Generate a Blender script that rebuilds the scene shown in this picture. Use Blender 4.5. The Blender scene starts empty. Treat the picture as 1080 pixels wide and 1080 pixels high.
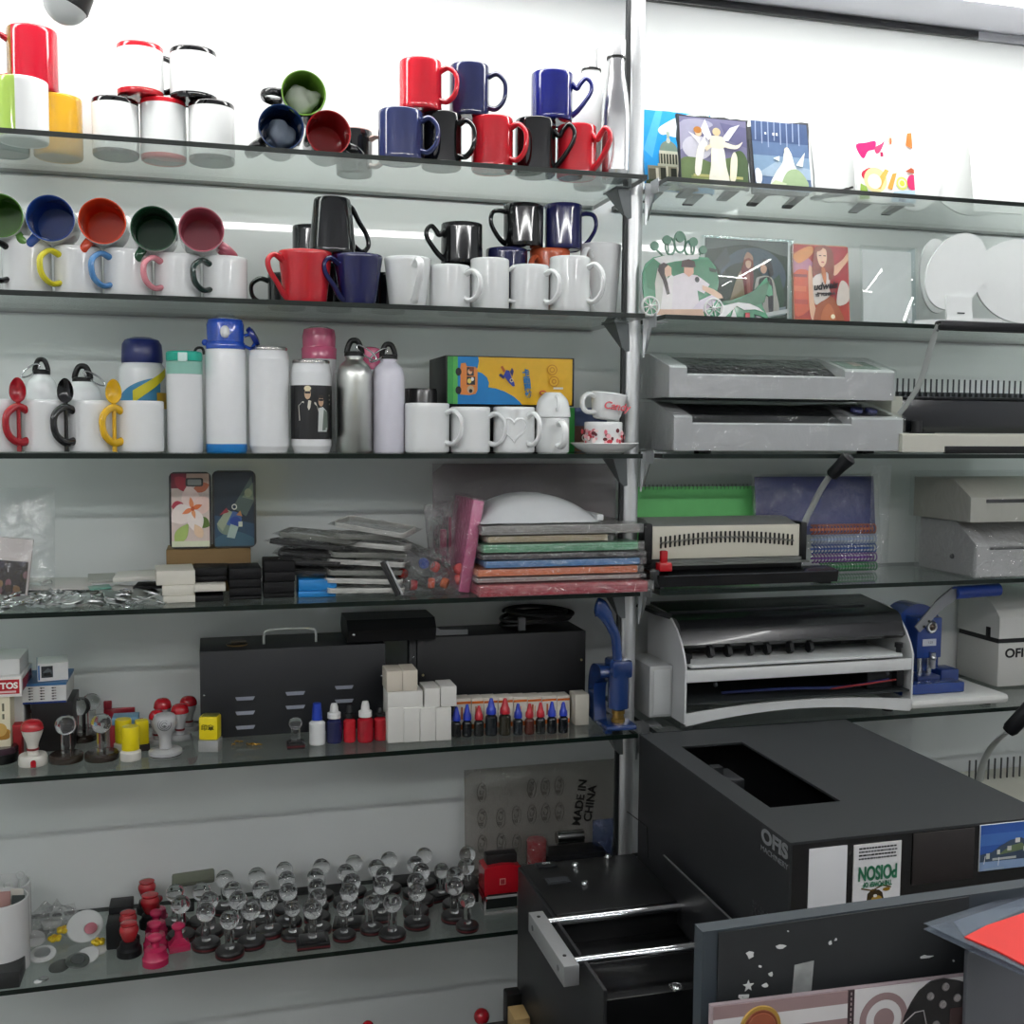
import bpy, bmesh, math, random
from mathutils import Vector, Matrix, Euler
random.seed(7)
SC = bpy.context.scene
COL = SC.collection
R = math.radians
PI = math.pi

# ------------------------------------------------------------------ camera
FPX = 1150.0
YF = -0.31                       # front edge of the shelves (back wall is y = 0)
CAM = Vector((0.0, YF - 2.0, 1.45))
yaw, pit, rol = R(15.36590563), R(-4.42888109), R(0.43167134)
FW = Vector((math.sin(yaw)*math.cos(pit), math.cos(yaw)*math.cos(pit), math.sin(pit)))
_r = Vector((math.cos(yaw), -math.sin(yaw), 0))
_u = _r.cross(FW)
RT = math.cos(rol)*_r + math.sin(rol)*_u
UP = -math.sin(rol)*_r + math.cos(rol)*_u
cd = bpy.data.cameras.new('camera')
cam = bpy.data.objects.new('camera', cd)
COL.objects.link(cam)
cam.matrix_world = Matrix(((RT.x, UP.x, -FW.x, CAM.x), (RT.y, UP.y, -FW.y, CAM.y), (RT.z, UP.z, -FW.z, CAM.z), (0, 0, 0, 1)))
cd.sensor_width = 36.0
cd.lens = 36.0*FPX/1080.0
cd.clip_start = 0.05
SC.camera = cam

def Xat(u, y, z):
    n = RT*FPX - FW*(u-540)
    return CAM.x - (n.y*(y-CAM.y) + n.z*(z-CAM.z))/n.x
def Zat(v, x, y):
    n = FW*(v-540) + UP*FPX
    return CAM.z - (n.x*(x-CAM.x) + n.y*(y-CAM.y))/n.z
def atz(u, v, z):
    d = FW*FPX + RT*(u-540) - UP*(v-540)
    return CAM + d*((z-CAM.z)/d.z)
def aty(u, v, y):
    d = FW*FPX + RT*(u-540) - UP*(v-540)
    return CAM + d*((y-CAM.y)/d.y)
def dia(u0, u1, y, z):
    a, b = Xat(u0, y, z), Xat(u1, y, z)
    return (b-a)*math.cos(math.atan2((a+b)/2, y-CAM.y))

SZ = [1.93720, 1.67304, 1.40031, 1.12723, 0.84042, 0.46317]   # tops of the glass shelves
GT = 0.009

# ------------------------------------------------------------------ materials
def lin(h):
    if isinstance(h, str):
        h = h.lstrip('#')
        c = [int(h[i:i+2], 16)/255 for i in (0, 2, 4)]
    else:
        c = list(h)
    return tuple((x/12.92 if x <= 0.04045 else ((x+0.055)/1.055)**2.4) for x in c) + (1.0,)
_mc = {}
def mat(h, rough=0.4, metal=0.0, coat=0.0, var=0.05, bump=0.0, scale=40.0, spec=0.5, emit=0.0, bscale=None):
    key = (h, rough, metal, coat, var, bump, scale, spec, emit, bscale)
    if key in _mc: return _mc[key]
    m = bpy.data.materials.new('paint_%s' % str(h).strip('#'))
    m.use_nodes = True
    nt = m.node_tree
    b = nt.nodes['Principled BSDF']
    c = lin(h)
    b.inputs['Roughness'].default_value = rough
    b.inputs['Metallic'].default_value = metal
    b.inputs['Coat Weight'].default_value = coat
    b.inputs['Coat Roughness'].default_value = 0.06
    b.inputs['Specular IOR Level'].default_value = spec
    tc = nt.nodes.new('ShaderNodeTexCoord')
    nz = nt.nodes.new('ShaderNodeTexNoise')
    nz.inputs['Scale'].default_value = scale
    nz.inputs['Detail'].default_value = 4
    nt.links.new(tc.outputs['Object'], nz.inputs['Vector'])
    mx = nt.nodes.new('ShaderNodeMix'); mx.data_type = 'RGBA'
    mx.inputs['A'].default_value = tuple(max(0, x*(1-var)) for x in c[:3]) + (1,)
    mx.inputs['B'].default_value = tuple(min(1, x*(1+var)) for x in c[:3]) + (1,)
    nt.links.new(nz.outputs['Fac'], mx.inputs['Factor'])
    nt.links.new(mx.outputs['Result'], b.inputs['Base Color'])
    if bump:
        bp = nt.nodes.new('ShaderNodeBump')
        bp.inputs['Strength'].default_value = bump
        bp.inputs['Distance'].default_value = 0.002
        if bscale:
            n2 = nt.nodes.new('ShaderNodeTexNoise'); n2.inputs['Scale'].default_value = bscale
            n2.inputs['Detail'].default_value = 6
            nt.links.new(tc.outputs['Object'], n2.inputs['Vector'])
            nt.links.new(n2.outputs['Fac'], bp.inputs['Height'])
        else:
            nt.links.new(nz.outputs['Fac'], bp.inputs['Height'])
        nt.links.new(bp.outputs['Normal'], b.inputs['Normal'])
    if emit:
        b.inputs['Emission Color'].default_value = c
        b.inputs['Emission Strength'].default_value = emit
    _mc[key] = m
    return m
def cer(h): return mat(h, rough=0.07, coat=0.3, var=0.02)      # glazed ceramic
def liner(h): return mat(h, rough=0.10, coat=0.0, var=0.02, spec=0.3)
def pla(h, rough=0.35): return mat(h, rough=rough, var=0.04)   # plastic
def satin(h): return mat(h, rough=0.42, coat=0.0, var=0.04, spec=0.3)
def paper(h): return mat(h, rough=0.7, var=0.04, spec=0.3)
def metal(h='#c9cacb', rough=0.22): return mat(h, rough=rough, metal=1.0, var=0.04)
def powder(h): return mat(h, rough=0.5, var=0.10, bump=0.15, scale=500.0)

def film(name, tint=(0.95, 0.96, 0.96), gloss=0.12, rough=0.08, bump=0.6, scale=25.0, milk=0.0, milkc=(0.8, 0.8, 0.8), mix_fresnel=True):
    """clear sheet material: tinted transparency with a glossy surface (and a little milkiness)"""
    key = ('film', name)
    if key in _mc: return _mc[key]
    m = bpy.data.materials.new(name); m.use_nodes = True
    nt = m.node_tree; nt.nodes.clear()
    out = nt.nodes.new('ShaderNodeOutputMaterial')
    tr = nt.nodes.new('ShaderNodeBsdfTransparent'); tr.inputs['Color'].default_value = tuple(tint)+(1,)
    gl = nt.nodes.new('ShaderNodeBsdfGlossy'); gl.inputs['Roughness'].default_value = rough
    gl.inputs['Color'].default_value = (0.95, 0.95, 0.95, 1)
    mix = nt.nodes.new('ShaderNodeMixShader')
    if mix_fresnel:
        fr = nt.nodes.new('ShaderNodeLayerWeight'); fr.inputs['Blend'].default_value = 0.5
        pw = nt.nodes.new('ShaderNodeMath'); pw.operation = 'POWER'; pw.inputs[1].default_value = 5.0
        ma = nt.nodes.new('ShaderNodeMath'); ma.operation = 'MULTIPLY_ADD'
        f0 = gloss*0.36
        ma.inputs[1].default_value = 0.9-f0; ma.inputs[2].default_value = f0
        nt.links.new(fr.outputs['Facing'], pw.inputs[0]); nt.links.new(pw.outputs[0], ma.inputs[0])
        nt.links.new(ma.outputs[0], mix.inputs['Fac'])
    else:
        mix.inputs['Fac'].default_value = gloss
    base = tr
    if milk:
        df = nt.nodes.new('ShaderNodeBsdfDiffuse'); df.inputs['Color'].default_value = tuple(milkc)+(1,)
        m2 = nt.nodes.new('ShaderNodeMixShader'); m2.inputs['Fac'].default_value = milk
        nt.links.new(tr.outputs[0], m2.inputs[1]); nt.links.new(df.outputs[0], m2.inputs[2]); base = m2
    nt.links.new(base.outputs[0], mix.inputs[1]); nt.links.new(gl.outputs[0], mix.inputs[2])
    nt.links.new(mix.outputs[0], out.inputs['Surface'])
    if bump:
        tc = nt.nodes.new('ShaderNodeTexCoord')
        nz = nt.nodes.new('ShaderNodeTexNoise'); nz.inputs['Scale'].default_value = scale; nz.inputs['Detail'].default_value = 5
        nz.inputs['Distortion'].default_value = 1.2
        bp = nt.nodes.new('ShaderNodeBump'); bp.inputs['Strength'].default_value = bump; bp.inputs['Distance'].default_value = 0.012
        nt.links.new(tc.outputs['Object'], nz.inputs['Vector']); nt.links.new(nz.outputs['Fac'], bp.inputs['Height'])
        nt.links.new(bp.outputs['Normal'], gl.inputs['Normal'])
        if mix_fresnel: nt.links.new(bp.outputs['Normal'], fr.inputs['Normal'])
    _mc[key] = m
    return m
def crystal():
    if 'crystal' in _mc: return _mc['crystal']
    m = bpy.data.materials.new('clear_crystal'); m.use_nodes = True
    b = m.node_tree.nodes['Principled BSDF']
    b.inputs['Transmission Weight'].default_value = 1.0
    b.inputs['Roughness'].default_value = 0.02
    b.inputs['IOR'].default_value = 1.5
    nt = m.node_tree
    nz = nt.nodes.new('ShaderNodeTexNoise'); nz.inputs['Scale'].default_value = 30
    cr = nt.nodes.new('ShaderNodeMix'); cr.data_type = 'RGBA'
    cr.inputs['A'].default_value = (0.93, 0.94, 0.94, 1); cr.inputs['B'].default_value = (1, 1, 1, 1)
    nt.links.new(nz.outputs['Fac'], cr.inputs['Factor']); nt.links.new(cr.outputs['Result'], b.inputs['Base Color'])
    _mc['crystal'] = m
    return m
GLASS = film('shelf_glass', tint=(0.832, 0.868, 0.852), gloss=0.11, rough=0.01, bump=0.0)
GEDGE = mat('#0a1712', rough=0.3, coat=0.0, var=0.2, spec=0.3)
FILM = film('clear_film', gloss=0.20, rough=0.06, bump=1.0, scale=18.0)
SLEEVE = film('clear_sleeve', tint=(0.94, 0.94, 0.94), gloss=0.34, rough=0.09, bump=1.0, scale=45.0, milk=0.05)
ACRYL = film('clear_acrylic', tint=(0.97, 0.985, 0.98), gloss=0.125, rough=0.01, bump=0.0)
WHITE = cer('#eef0f0')
BLACK = mat('#0a0b0c', rough=0.38, var=0.04, spec=0.35)
CHROME = metal('#d8dadb', 0.16)
STEEL = metal('#c2c3c4', 0.3)

# ------------------------------------------------------------------ geometry builder
class G:
    def __init__(s):
        s.v = []; s.f = []; s.m = []
    def add(s, vs, fs, mi=0, M=None):
        o = len(s.v)
        if M is not None: vs = [M @ Vector(p) for p in vs]
        s.v.extend([tuple(p) for p in vs])
        for k, f in enumerate(fs):
            s.f.append(tuple(o+i for i in f))
            s.m.append(mi[k] if isinstance(mi, list) else mi)
        return s
    def box(s, x0, x1, y0, y1, z0, z1, mi=0, bev=0.0, M=None, seg=2):
        if bev <= 0:
            vs = [(x, y, z) for z in (z0, z1) for y in (y0, y1) for x in (x0, x1)]
            fs = [(0, 2, 3, 1), (4, 5, 7, 6), (0, 1, 5, 4), (2, 6, 7, 3), (0, 4, 6, 2), (1, 3, 7, 5)]
            return s.add(vs, fs, mi, M)
        bm = bmesh.new()
        bmesh.ops.create_cube(bm, size=1.0)
        for v in bm.verts:
            v.co = Vector(((x0+x1)/2+v.co.x*(x1-x0), (y0+y1)/2+v.co.y*(y1-y0), (z0+z1)/2+v.co.z*(z1-z0)))
        b = min(bev, 0.49*min(x1-x0, y1-y0, z1-z0))
        bmesh.ops.bevel(bm, geom=bm.edges[:], offset=b, segments=seg, profile=0.5, affect='EDGES')
        bm.verts.index_update()
        s.add([v.co.copy() for v in bm.verts], [[v.index for v in f.verts] for f in bm.faces], mi, M)
        bm.free()
        return s
    def lathe(s, prof, n=32, mi=0, M=None):
        """prof: list of (r, z); mi: one index or one per profile segment; r = 0 makes a pole"""
        vs, fs, ms, rings = [], [], [], []
        for r, z in prof:
            if r < 1e-6:
                rings.append([len(vs)]); vs.append((0, 0, z))
            else:
                rings.append(list(range(len(vs), len(vs)+n)))
                vs.extend([(r*math.cos(2*PI*k/n), r*math.sin(2*PI*k/n), z) for k in range(n)])
        for i in range(len(rings)-1):
            a, b = rings[i], rings[i+1]
            mm = mi[i] if isinstance(mi, list) else mi
            for k in range(n):
                k2 = (k+1) % n
                if len(a) == 1 and len(b) == 1: continue
                if len(a) == 1: fs.append((a[0], b[k2], b[k]))
                elif len(b) == 1: fs.append((a[k], a[k2], b[0]))
                else: fs.append((a[k], a[k2], b[k2], b[k]))
                ms.append(mm)
        return s.add(vs, fs, ms, M)
    def ball(s, c, r, mi=0, n=16, sz=1.0):
        k = max(6, n//2)
        pr = [(r*math.sin(PI*i/k), -r*sz*math.cos(PI*i/k)) for i in range(k+1)]
        pr[0] = (0, -r*sz); pr[-1] = (0, r*sz)
        return s.lathe(pr, n, mi, Matrix.Translation(c))
    def cyl(s, p0, p1, r, mi=0, n=16, r1=None):
        p0, p1 = Vector(p0), Vector(p1)
        M = Matrix.Translation(p0) @ (p1-p0).to_track_quat('Z', 'Y').to_matrix().to_4x4()
        L = (p1-p0).length
        r1 = r if r1 is None else r1
        return s.lathe([(0, 0), (r, 0), (r1, L), (0, L)], n, mi, M)
    def tube(s, path, a, b=None, n=10, mi=0, closed=False, side=None, M=None):
        """sweep an ellipse (a along side, b along the other normal); a and b numbers or lists"""
        P = [Vector(p) for p in path]; N = len(P)
        A = a if isinstance(a, list) else [a]*N
        B = (b if isinstance(b, list) else [b]*N) if b is not None else A
        vs, fs = [], []
        prev = None
        for i in range(N):
            if closed: t = P[(i+1) % N]-P[i-1]
            else: t = P[min(i+1, N-1)]-P[max(i-1, 0)]
            t.normalize()
            if side is not None: sd = Vector(side)
            elif prev is None:
                sd = Vector((0, 0, 1)) if abs(t.z) < 0.9 else Vector((1, 0, 0))
            else: sd = prev
            sd = (sd - t*sd.dot(t)).normalized(); prev = sd
            nr = t.cross(sd)
            for k in range(n):
                an = 2*PI*k/n
                vs.append(P[i] + sd*(A[i]*math.cos(an)) + nr*(B[i]*math.sin(an)))
        for i in range(N if closed else N-1):
            j = (i+1) % N
            for k in range(n):
                k2 = (k+1) % n
                fs.append((i*n+k, i*n+k2, j*n+k2, j*n+k))
        if not closed:
            fs.append(tuple(range(n))[::-1]); fs.append(tuple((N-1)*n+k for k in range(n)))
        return s.add(vs, fs, mi, M)
    def prism(s, poly, y0, y1, mi=0, M=None, axis='y'):
        """poly of (x, z) pushed along y (axis='y'), (y, z) along x ('x') or (x, y) along z ('z')"""
        n = len(poly)
        def P(p, t):
            return {'y': (p[0], t, p[1]), 'x': (t, p[0], p[1]), 'z': (p[0], p[1], t)}[axis]
        vs = [P(p, y0) for p in poly]+[P(p, y1) for p in poly]
        fs = [tuple(range(n)), tuple(range(2*n-1, n-1, -1))]
        fs += [(i, i+n, (i+1) % n+n, (i+1) % n) for i in range(n)]
        return s.add(vs, fs, mi, M)
    def pillow(s, w, d, t, mi=0, M=None, nx=14, ny=10, wob=0.15, p=3):
        """a stuffed bag lying in xy, w by d, t thick"""
        vs, fs = [], []
        for sg in (1, -1):
            for j in range(ny+1):
                for i in range(nx+1):
                    x, y = i/nx*2-1, j/ny*2-1
                    k = (1-abs(x)**p)*(1-abs(y)**p)
                    z = sg*t/2*k*(1+wob*random.uniform(-1, 1))
                    vs.append((x*w/2, y*d/2, z))
        o = (nx+1)*(ny+1)
        for j in range(ny):
            for i in range(nx):
                a = j*(nx+1)+i
                fs.append((a, a+1, a+nx+2, a+nx+1)); fs.append((o+a, o+a+nx+1, o+a+nx+2, o+a+1))
        return s.add(vs, fs, mi, M)

def build(name, g, mats, parent=None, ang=38, loc=None):
    me = bpy.data.meshes.new(name)
    me.from_pydata(g.v, [], g.f)
    if not isinstance(mats, (list, tuple)): mats = [mats]
    for m in mats: me.materials.append(m)
    me.polygons.foreach_set('material_index', g.m)
    bm = bmesh.new(); bm.from_mesh(me)
    bmesh.ops.remove_doubles(bm, verts=bm.verts, dist=1e-6)
    bmesh.ops.recalc_face_normals(bm, faces=bm.faces)
    bm.to_mesh(me); bm.free()
    me.polygons.foreach_set('use_smooth', [True]*len(me.polygons))
    me.set_sharp_from_angle(angle=R(ang))
    o = bpy.data.objects.new(name, me); COL.objects.link(o)
    if parent is not None: o.parent = parent
    if loc is not None: o.location = loc
    return o
def tag(o, label, cat, group=None, kind=None):
    if label: o['label'] = label
    if cat: o['category'] = cat
    if group: o['group'] = group
    if kind: o['kind'] = kind
    return o
def thing(name, label, cat, loc=(0, 0, 0), rot=(0, 0, 0), group=None):
    o = bpy.data.objects.new(name, None); COL.objects.link(o)
    o.empty_display_size = 0.02
    o.location = loc
    o.rotation_euler = rot if not isinstance(rot, (int, float)) else (0, 0, rot)
    return tag(o, label, cat, group)
def structure(name, g, m, label=None, cat=None):
    o = build(name, g, m); o['kind'] = 'structure'
    o['label'] = label; o['category'] = cat
    return o
def dup(root, loc, rot=None, label=None, group=None, scale=None):
    r = root.copy(); COL.objects.link(r); r.location = loc
    if rot is not None: r.rotation_euler = rot if not isinstance(rot, (int, float)) else (0, 0, rot)
    if label: r['label'] = label
    if group: r['group'] = group
    if scale: r.scale = (scale, scale, scale)
    for ch in root.children:
        c = ch.copy(); COL.objects.link(c); c.parent = r
        for gg in ch.children:
            d = gg.copy(); COL.objects.link(d); d.parent = c
    return r
def text(name, s, size, m, parent, M, ext=0.0002, align='CENTER', sx=1.0, bold=0.0, shear=0.0):
    cu = bpy.data.curves.new(name, 'FONT')
    cu.body = s; cu.size = size; cu.extrude = ext; cu.align_x = align; cu.align_y = 'CENTER'
    cu.offset = bold; cu.shear = shear
    cu.materials.append(m)
    cu.space_line = 0.95
    tmp = bpy.data.objects.new(name, cu); COL.objects.link(tmp)
    dg = bpy.context.evaluated_depsgraph_get()
    me = bpy.data.meshes.new_from_object(tmp.evaluated_get(dg))
    bpy.data.objects.remove(tmp)
    o = bpy.data.objects.new(name, me); COL.objects.link(o)
    o.parent = parent
    o.matrix_local = M @ Matrix.Diagonal((sx, 1, 1, 1))
    return o
# text and pictures facing the viewer (-y): local x -> x, local y -> z
FACE = Matrix(((1, 0, 0, 0), (0, 0, -1, 0), (0, 1, 0, 0), (0, 0, 0, 1)))
def face_at(x, y, z, roll=0.0):
    return Matrix.Translation((x, y, z)) @ FACE @ Matrix.Rotation(roll, 4, 'Z')
def circ(cx, cy, rx, ry=None, n=20, a0=0, a1=360):
    ry = rx if ry is None else ry
    full = abs(a1-a0) >= 359.9
    k = n if full else n+1
    return [(cx+rx*math.cos(R(a0+(a1-a0)*i/n)), cy+ry*math.sin(R(a0+(a1-a0)*i/n))) for i in range(k)]
def rect(x0, y0, x1, y1): return [(x0, y0), (x1, y0), (x1, y1), (x0, y1)]
def thickline(pts, w):
    """polygon of a poly-line with width w"""
    L, Rr = [], []
    for i, p in enumerate(pts):
        a = Vector(pts[max(i-1, 0)]); b = Vector(pts[min(i+1, len(pts)-1)])
        t = (b-a).normalized(); n = Vector((-t.y, t.x))*w/2
        L.append((p[0]+n.x, p[1]+n.y)); Rr.append((p[0]-n.x, p[1]-n.y))
    return L+Rr[::-1]
def picture(name, parent, M, w, h, shapes, rough=0.25, eps=0.00015, soft=False):
    """flat printed picture: shapes = (colour, polygon in 0..1 x 0..1 units), first one at the back"""
    g = G(); mats = []; idx = {}
    for k, (c, poly) in enumerate(shapes):
        if c not in idx:
            idx[c] = len(mats); mats.append(mat(c, rough=rough, var=0.12, scale=60.0))
        if soft and 5 <= len(poly) <= 13: poly = [(q.x, q.y) for q in smooth(poly, 4, closed=True)]
        poly = [(min(1, max(0, x)), min(1, max(0, y))) for x, y in poly]
        g.add([((x-0.5)*w, (y-0.5)*h, eps*k) for x, y in poly], [tuple(range(len(poly)))], idx[c], M)
    me = bpy.data.meshes.new(name); me.from_pydata(g.v, [], g.f)
    for m in mats: me.materials.append(m)
    me.polygons.foreach_set('material_index', g.m)
    o = bpy.data.objects.new(name, me); COL.objects.link(o); o.parent = parent
    return o
def smooth(pts, n=6, closed=False):
    """Catmull-Rom through the points"""
    P = [Vector(p) for p in pts]; N = len(P); out = []
    for i in range(N if closed else N-1):
        if closed: a, b, c, d = P[i-1], P[i], P[(i+1) % N], P[(i+2) % N]
        else: a, b, c, d = P[max(i-1, 0)], P[i], P[i+1], P[min(i+2, N-1)]
        for k in range(n):
            t = k/n
            out.append(0.5*((2*b)+(c-a)*t+(2*a-5*b+4*c-d)*t*t+(3*b-a-3*c+d)*t**3))
    if not closed: out.append(P[-1])
    return out
# ------------------------------------------------------------------ the room
X0, X1, Y0, CZ = -1.7, 2.9, -4.6, 2.405
def panel_mat():
    m = bpy.data.materials.new('gloss_wall_panel'); m.use_nodes = True
    nt = m.node_tree; b = nt.nodes['Principled BSDF']
    b.inputs['Roughness'].default_value = 0.012
    b.inputs['Specular IOR Level'].default_value = 0.35
    tc = nt.nodes.new('ShaderNodeTexCoord'); nz = nt.nodes.new('ShaderNodeTexNoise')
    nz.inputs['Scale'].default_value = 3.0; nz.inputs['Detail'].default_value = 6
    nt.links.new(tc.outputs['Object'], nz.inputs['Vector'])
    mx = nt.nodes.new('ShaderNodeMix'); mx.data_type = 'RGBA'
    mx.inputs['A'].default_value = lin('#d6d9d8'); mx.inputs['B'].default_value = lin('#e1e4e3')
    nt.links.new(nz.outputs['Fac'], mx.inputs['Factor']); nt.links.new(mx.outputs['Result'], b.inputs['Base Color'])
    return m
structure('wall_back', G().box(X0, X1, 0, 0.08, -0.02, CZ+0.05), panel_mat())
WALLM = mat('#cfd2d4', rough=0.6, var=0.03)
structure('wall_left', G().box(X0-0.08, X0, Y0, 0.08, -0.02, CZ+0.05), WALLM)
structure('wall_right', G().box(X1, X1+0.08, Y0, 0.08, -0.02, CZ+0.05), WALLM)
structure('wall_front', G().box(X0, X1, Y0-0.08, Y0, -0.02, CZ+0.05), WALLM)
structure('floor', G().box(X0-0.08, X1+0.08, Y0-0.08, 0.08, -0.10, 0.0), mat('#8d8a86', rough=0.35, var=0.12, scale=6.0))
structure('ceiling', G().box(X0-0.08, X1+0.08, Y0-0.08, 0.08, CZ, CZ+0.08), mat('#f7f6ff', rough=0.6, var=0.01))
structure('trim_1', G().box(X0, 1.78, -0.012, -0.0005, CZ-0.021, CZ-0.001, bev=0.002), mat('#101114', rough=0.15, var=0.5, scale=25.0, bump=0.3))
structure('trim_2', G().box(1.78, X1, -0.012, -0.0005, CZ-0.021, CZ-0.001, bev=0.002), mat('#8f9096', rough=0.3, var=0.1))

# ceiling tube lamps (a row washing the shelf wall, two rows further back in the shop)
TUBE_E = 22.0
def tube_lamp(x, y, L, label, e, vertical=False):
    t = thing('tube_lamp', label, 'lamp', (x, y, CZ), PI/2 if vertical else 0, 'ceiling tube lamps')
    build('lamp_housing', G().box(-L/2-0.02, L/2+0.02, -0.022, 0.022, -0.112, -0.092, bev=0.004), pla('#e6e6e6'), t)
    for sx in (-L/2+.1, L/2-.1): build('hanger', G().cyl((sx, 0, -.092), (sx, 0, -.0005), .004, n=10), CHROME, t)
    key = ('tube', e)
    if key not in _mc:
        m = bpy.data.materials.new('lit_tube'); m.use_nodes = True
        b = m.node_tree.nodes['Principled BSDF']
        b.inputs['Base Color'].default_value = (0.9, 0.9, 0.9, 1)
        b.inputs['Emission Color'].default_value = (1.0, 1.0, 0.985, 1)
        b.inputs['Emission Strength'].default_value = e
        _mc[key] = m
    build('tube', G().cyl((-L/2, 0, -0.126), (L/2, 0, -0.126), 0.013, n=12), _mc[key], t)
def panel_lamp(x, y, L, label, e):
    t = thing('panel_lamp', label, 'lamp', (x, y, CZ), 0, 'ceiling light panels')
    build('lamp_housing', G().box(-L/2-0.01, L/2+0.01, -0.080, 0.080, -0.020, -0.0005, bev=0.003), pla('#e6e6e6'), t)
    m = mat('#fdfdfa', rough=0.5, var=0.01, emit=e)
    build('diffuser', G().box(-L/2, L/2, -0.073, 0.073, -0.026, -0.0205, bev=0.002), m, t)
for i, x in enumerate((-0.95, 0.28, 1.51, 2.42)):
    panel_lamp(x, -0.29, 1.18 if i < 3 else .58, 'white ceiling light panel above the shelves, segment %s' % ['over the mugs at the near end', 'over the middle of the shelves', 'over the photo slates', 'at the far end of the shop'][i], 16.0)
for i, x in enumerate((-0.9, 0.35, 1.6)):
    tube_lamp(x, -2.45, 1.18, 'ceiling tube lamp overhead in the aisle, %s' % ['near end segment', 'middle segment', 'far end segment'][i], 45.0)
for i, (x, y) in enumerate(((-1.15, -1.75), (-1.15, -3.6), (1.95, -1.75), (1.95, -3.6))):
    tube_lamp(x, y, 1.18, 'ceiling tube lamp running away from the shelves, %s' % ['near side by the shelves', 'near side toward the shop front', 'far side by the shelves', 'far side toward the shop front'][i], 42.0, True)

# posters across the aisle, seen as faint reflections in the glossy panel
def poster(x, z, w, h, c, lab):
    t = thing('poster_stand', lab, 'poster', (x, Y0+0.1, 0), 0, 'posters across the aisle')
    build('sheet', G().box(-w/2, w/2, 0, 0.003, z-h/2, z+h/2), mat(c, rough=0.4, var=0.05), t)
    for sx in (-w/2+.02, w/2-.02): build('leg', G().box(sx-.01, sx+.01, .004, .03, 0, z+h/2), BLACK, t)
poster(0.2, 1.25, 0.55, 0.75, '#f2df5a', 'yellow poster on the opposite wall')
poster(0.85, 1.25, 0.6, 0.75, '#7e8a96', 'grey poster on the opposite wall')

# security camera dome hanging from the ceiling
p = aty(70, 2, -0.45)
t = thing('dome_camera', 'white ball-shaped dome camera with black collar hanging above the mugs', 'camera', (p.x, -0.45, p.z), (0, R(20), 0))
zb = 0.0
rb = dia(47, 97, -0.45, p.z)/2
build('dome', G().lathe([(rb*math.cos(a), zb-rb*math.sin(a)) for a in [i*PI/2/10 for i in range(10)]]+[(0, zb-rb)], 32), mat('#dfe3e2', rough=0.25, var=0.03), t)
build('collar', G().lathe([(rb*0.9, zb-0.008), (rb*1.03, zb-0.006), (rb*1.03, zb+0.02), (rb*0.95, zb+0.022), (rb*0.95, CZ-p.z-.012), (0, CZ-p.z-.012)], 32), BLACK, t)

# ------------------------------------------------------------------ shelves and upright
def shelf(x0, x1, i, label):
    z1 = SZ[i]; z0 = z1-GT
    g = G()
    g.box(x0, x1, YF, -0.002, z0, z1)
    g.m = [0, 0, 1, 1, 1, 1]
    o = build('glass_shelf', g, [GLASS, GEDGE])
    return tag(o, label, 'shelf', 'glass shelves')
ordn = ['topmost', 'second from top', 'third from top', 'fourth from top', 'fifth from top', 'lowest']
carry = ['carrying glazed mugs in two tiers', 'carrying white mugs with coloured handles', 'carrying white bottles and spoon mugs', 'carrying phone cases and packed sheets', 'carrying stamps, ink bottles and dark cabinets', 'carrying crystal ball stamps']
for i in range(6):
    shelf(-1.5, 0.815, i, 'green-edged glass shelf, %s, %s' % (ordn[i], carry[i]))
carry2 = ['carrying photo slates and white discs', 'carrying photo panels of wood and glass', 'carrying two stacked grey laminators', 'carrying the comb binder with green pad', 'carrying the creasing machine and blue press']
for i in range(5):
    shelf(0.857, 2.6, i, 'green-edged glass shelf, %s, %s' % (ordn[i], carry2[i]))
shelf(0.857, 2.6, 5, 'lowest green-edged glass shelf past the post, behind the big black machine')
PX, PY = 0.826, YF+0.100
t = thing('shelf_upright', 'chrome slotted shelf upright between the two glass shelf bays', 'upright', (PX, PY, 0))
g = G().lathe([(0.0, 0.0855), (0.019, 0.0855), (0.019, CZ-0.0005), (0, CZ-0.0005)], 28)
build('pole', g, mat('#d6d8d9', rough=0.34, metal=0.75), t)
build('slot', G().box(-0.024, -0.0165, -0.013, -0.004, 0.10, CZ-0.01), mat('#15181a', rough=0.5), t)
CLIP = metal('#b9bcbd', 0.35)
DKCL = mat('#74797a', rough=0.4, metal=0.5)
for i in range(6):
    zt = SZ[i]-GT
    # left bracket: folded wing under the shelf, tapering down the pole
    g = G()
    g.box(-0.050, -0.019, -0.035, 0.040, zt-0.003, zt-0.0004)
    g.add([(-0.046, -0.03, zt-0.003), (-0.012, -0.017, zt-0.003), (-0.010, -0.018, zt-0.058), (-0.020, -0.010, zt-0.060), (-0.046, 0.036, zt-0.003), (-0.020, 0.012, zt-0.003)],
          [(0, 1, 2, 3), (0, 3, 4), (4, 3, 5), (1, 5, 3, 2), (0, 4, 5, 1)])
    build('bracket', g, DKCL, t)
    # right clip: U-shaped channel that grips the end of the glass
    g = G()
    g.box(0.0285, 0.0305, -0.06, -0.02, zt-0.012, zt+GT+0.006)
    g.box(0.0305, 0.056, -0.06, -0.02, zt-0.0025, zt-0.0005)
    g.box(0.0305, 0.056, -0.06, -0.02, zt+GT+0.0005, zt+GT+0.0025)
    g.prism([(0.0195, zt-0.07), (0.0285, zt-0.012), (0.0305, zt+GT+0.0025), (0.017, zt+GT+0.0025), (0.017, zt-0.07)], -0.022, -0.019)
    g.prism([(-0.045, zt-0.012), (-0.02, zt-0.012), (-0.012, zt-0.06), (-0.02, zt-0.05)], 0.026, 0.0285, axis='x')
    build('clip', g, CLIP, t)
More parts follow.
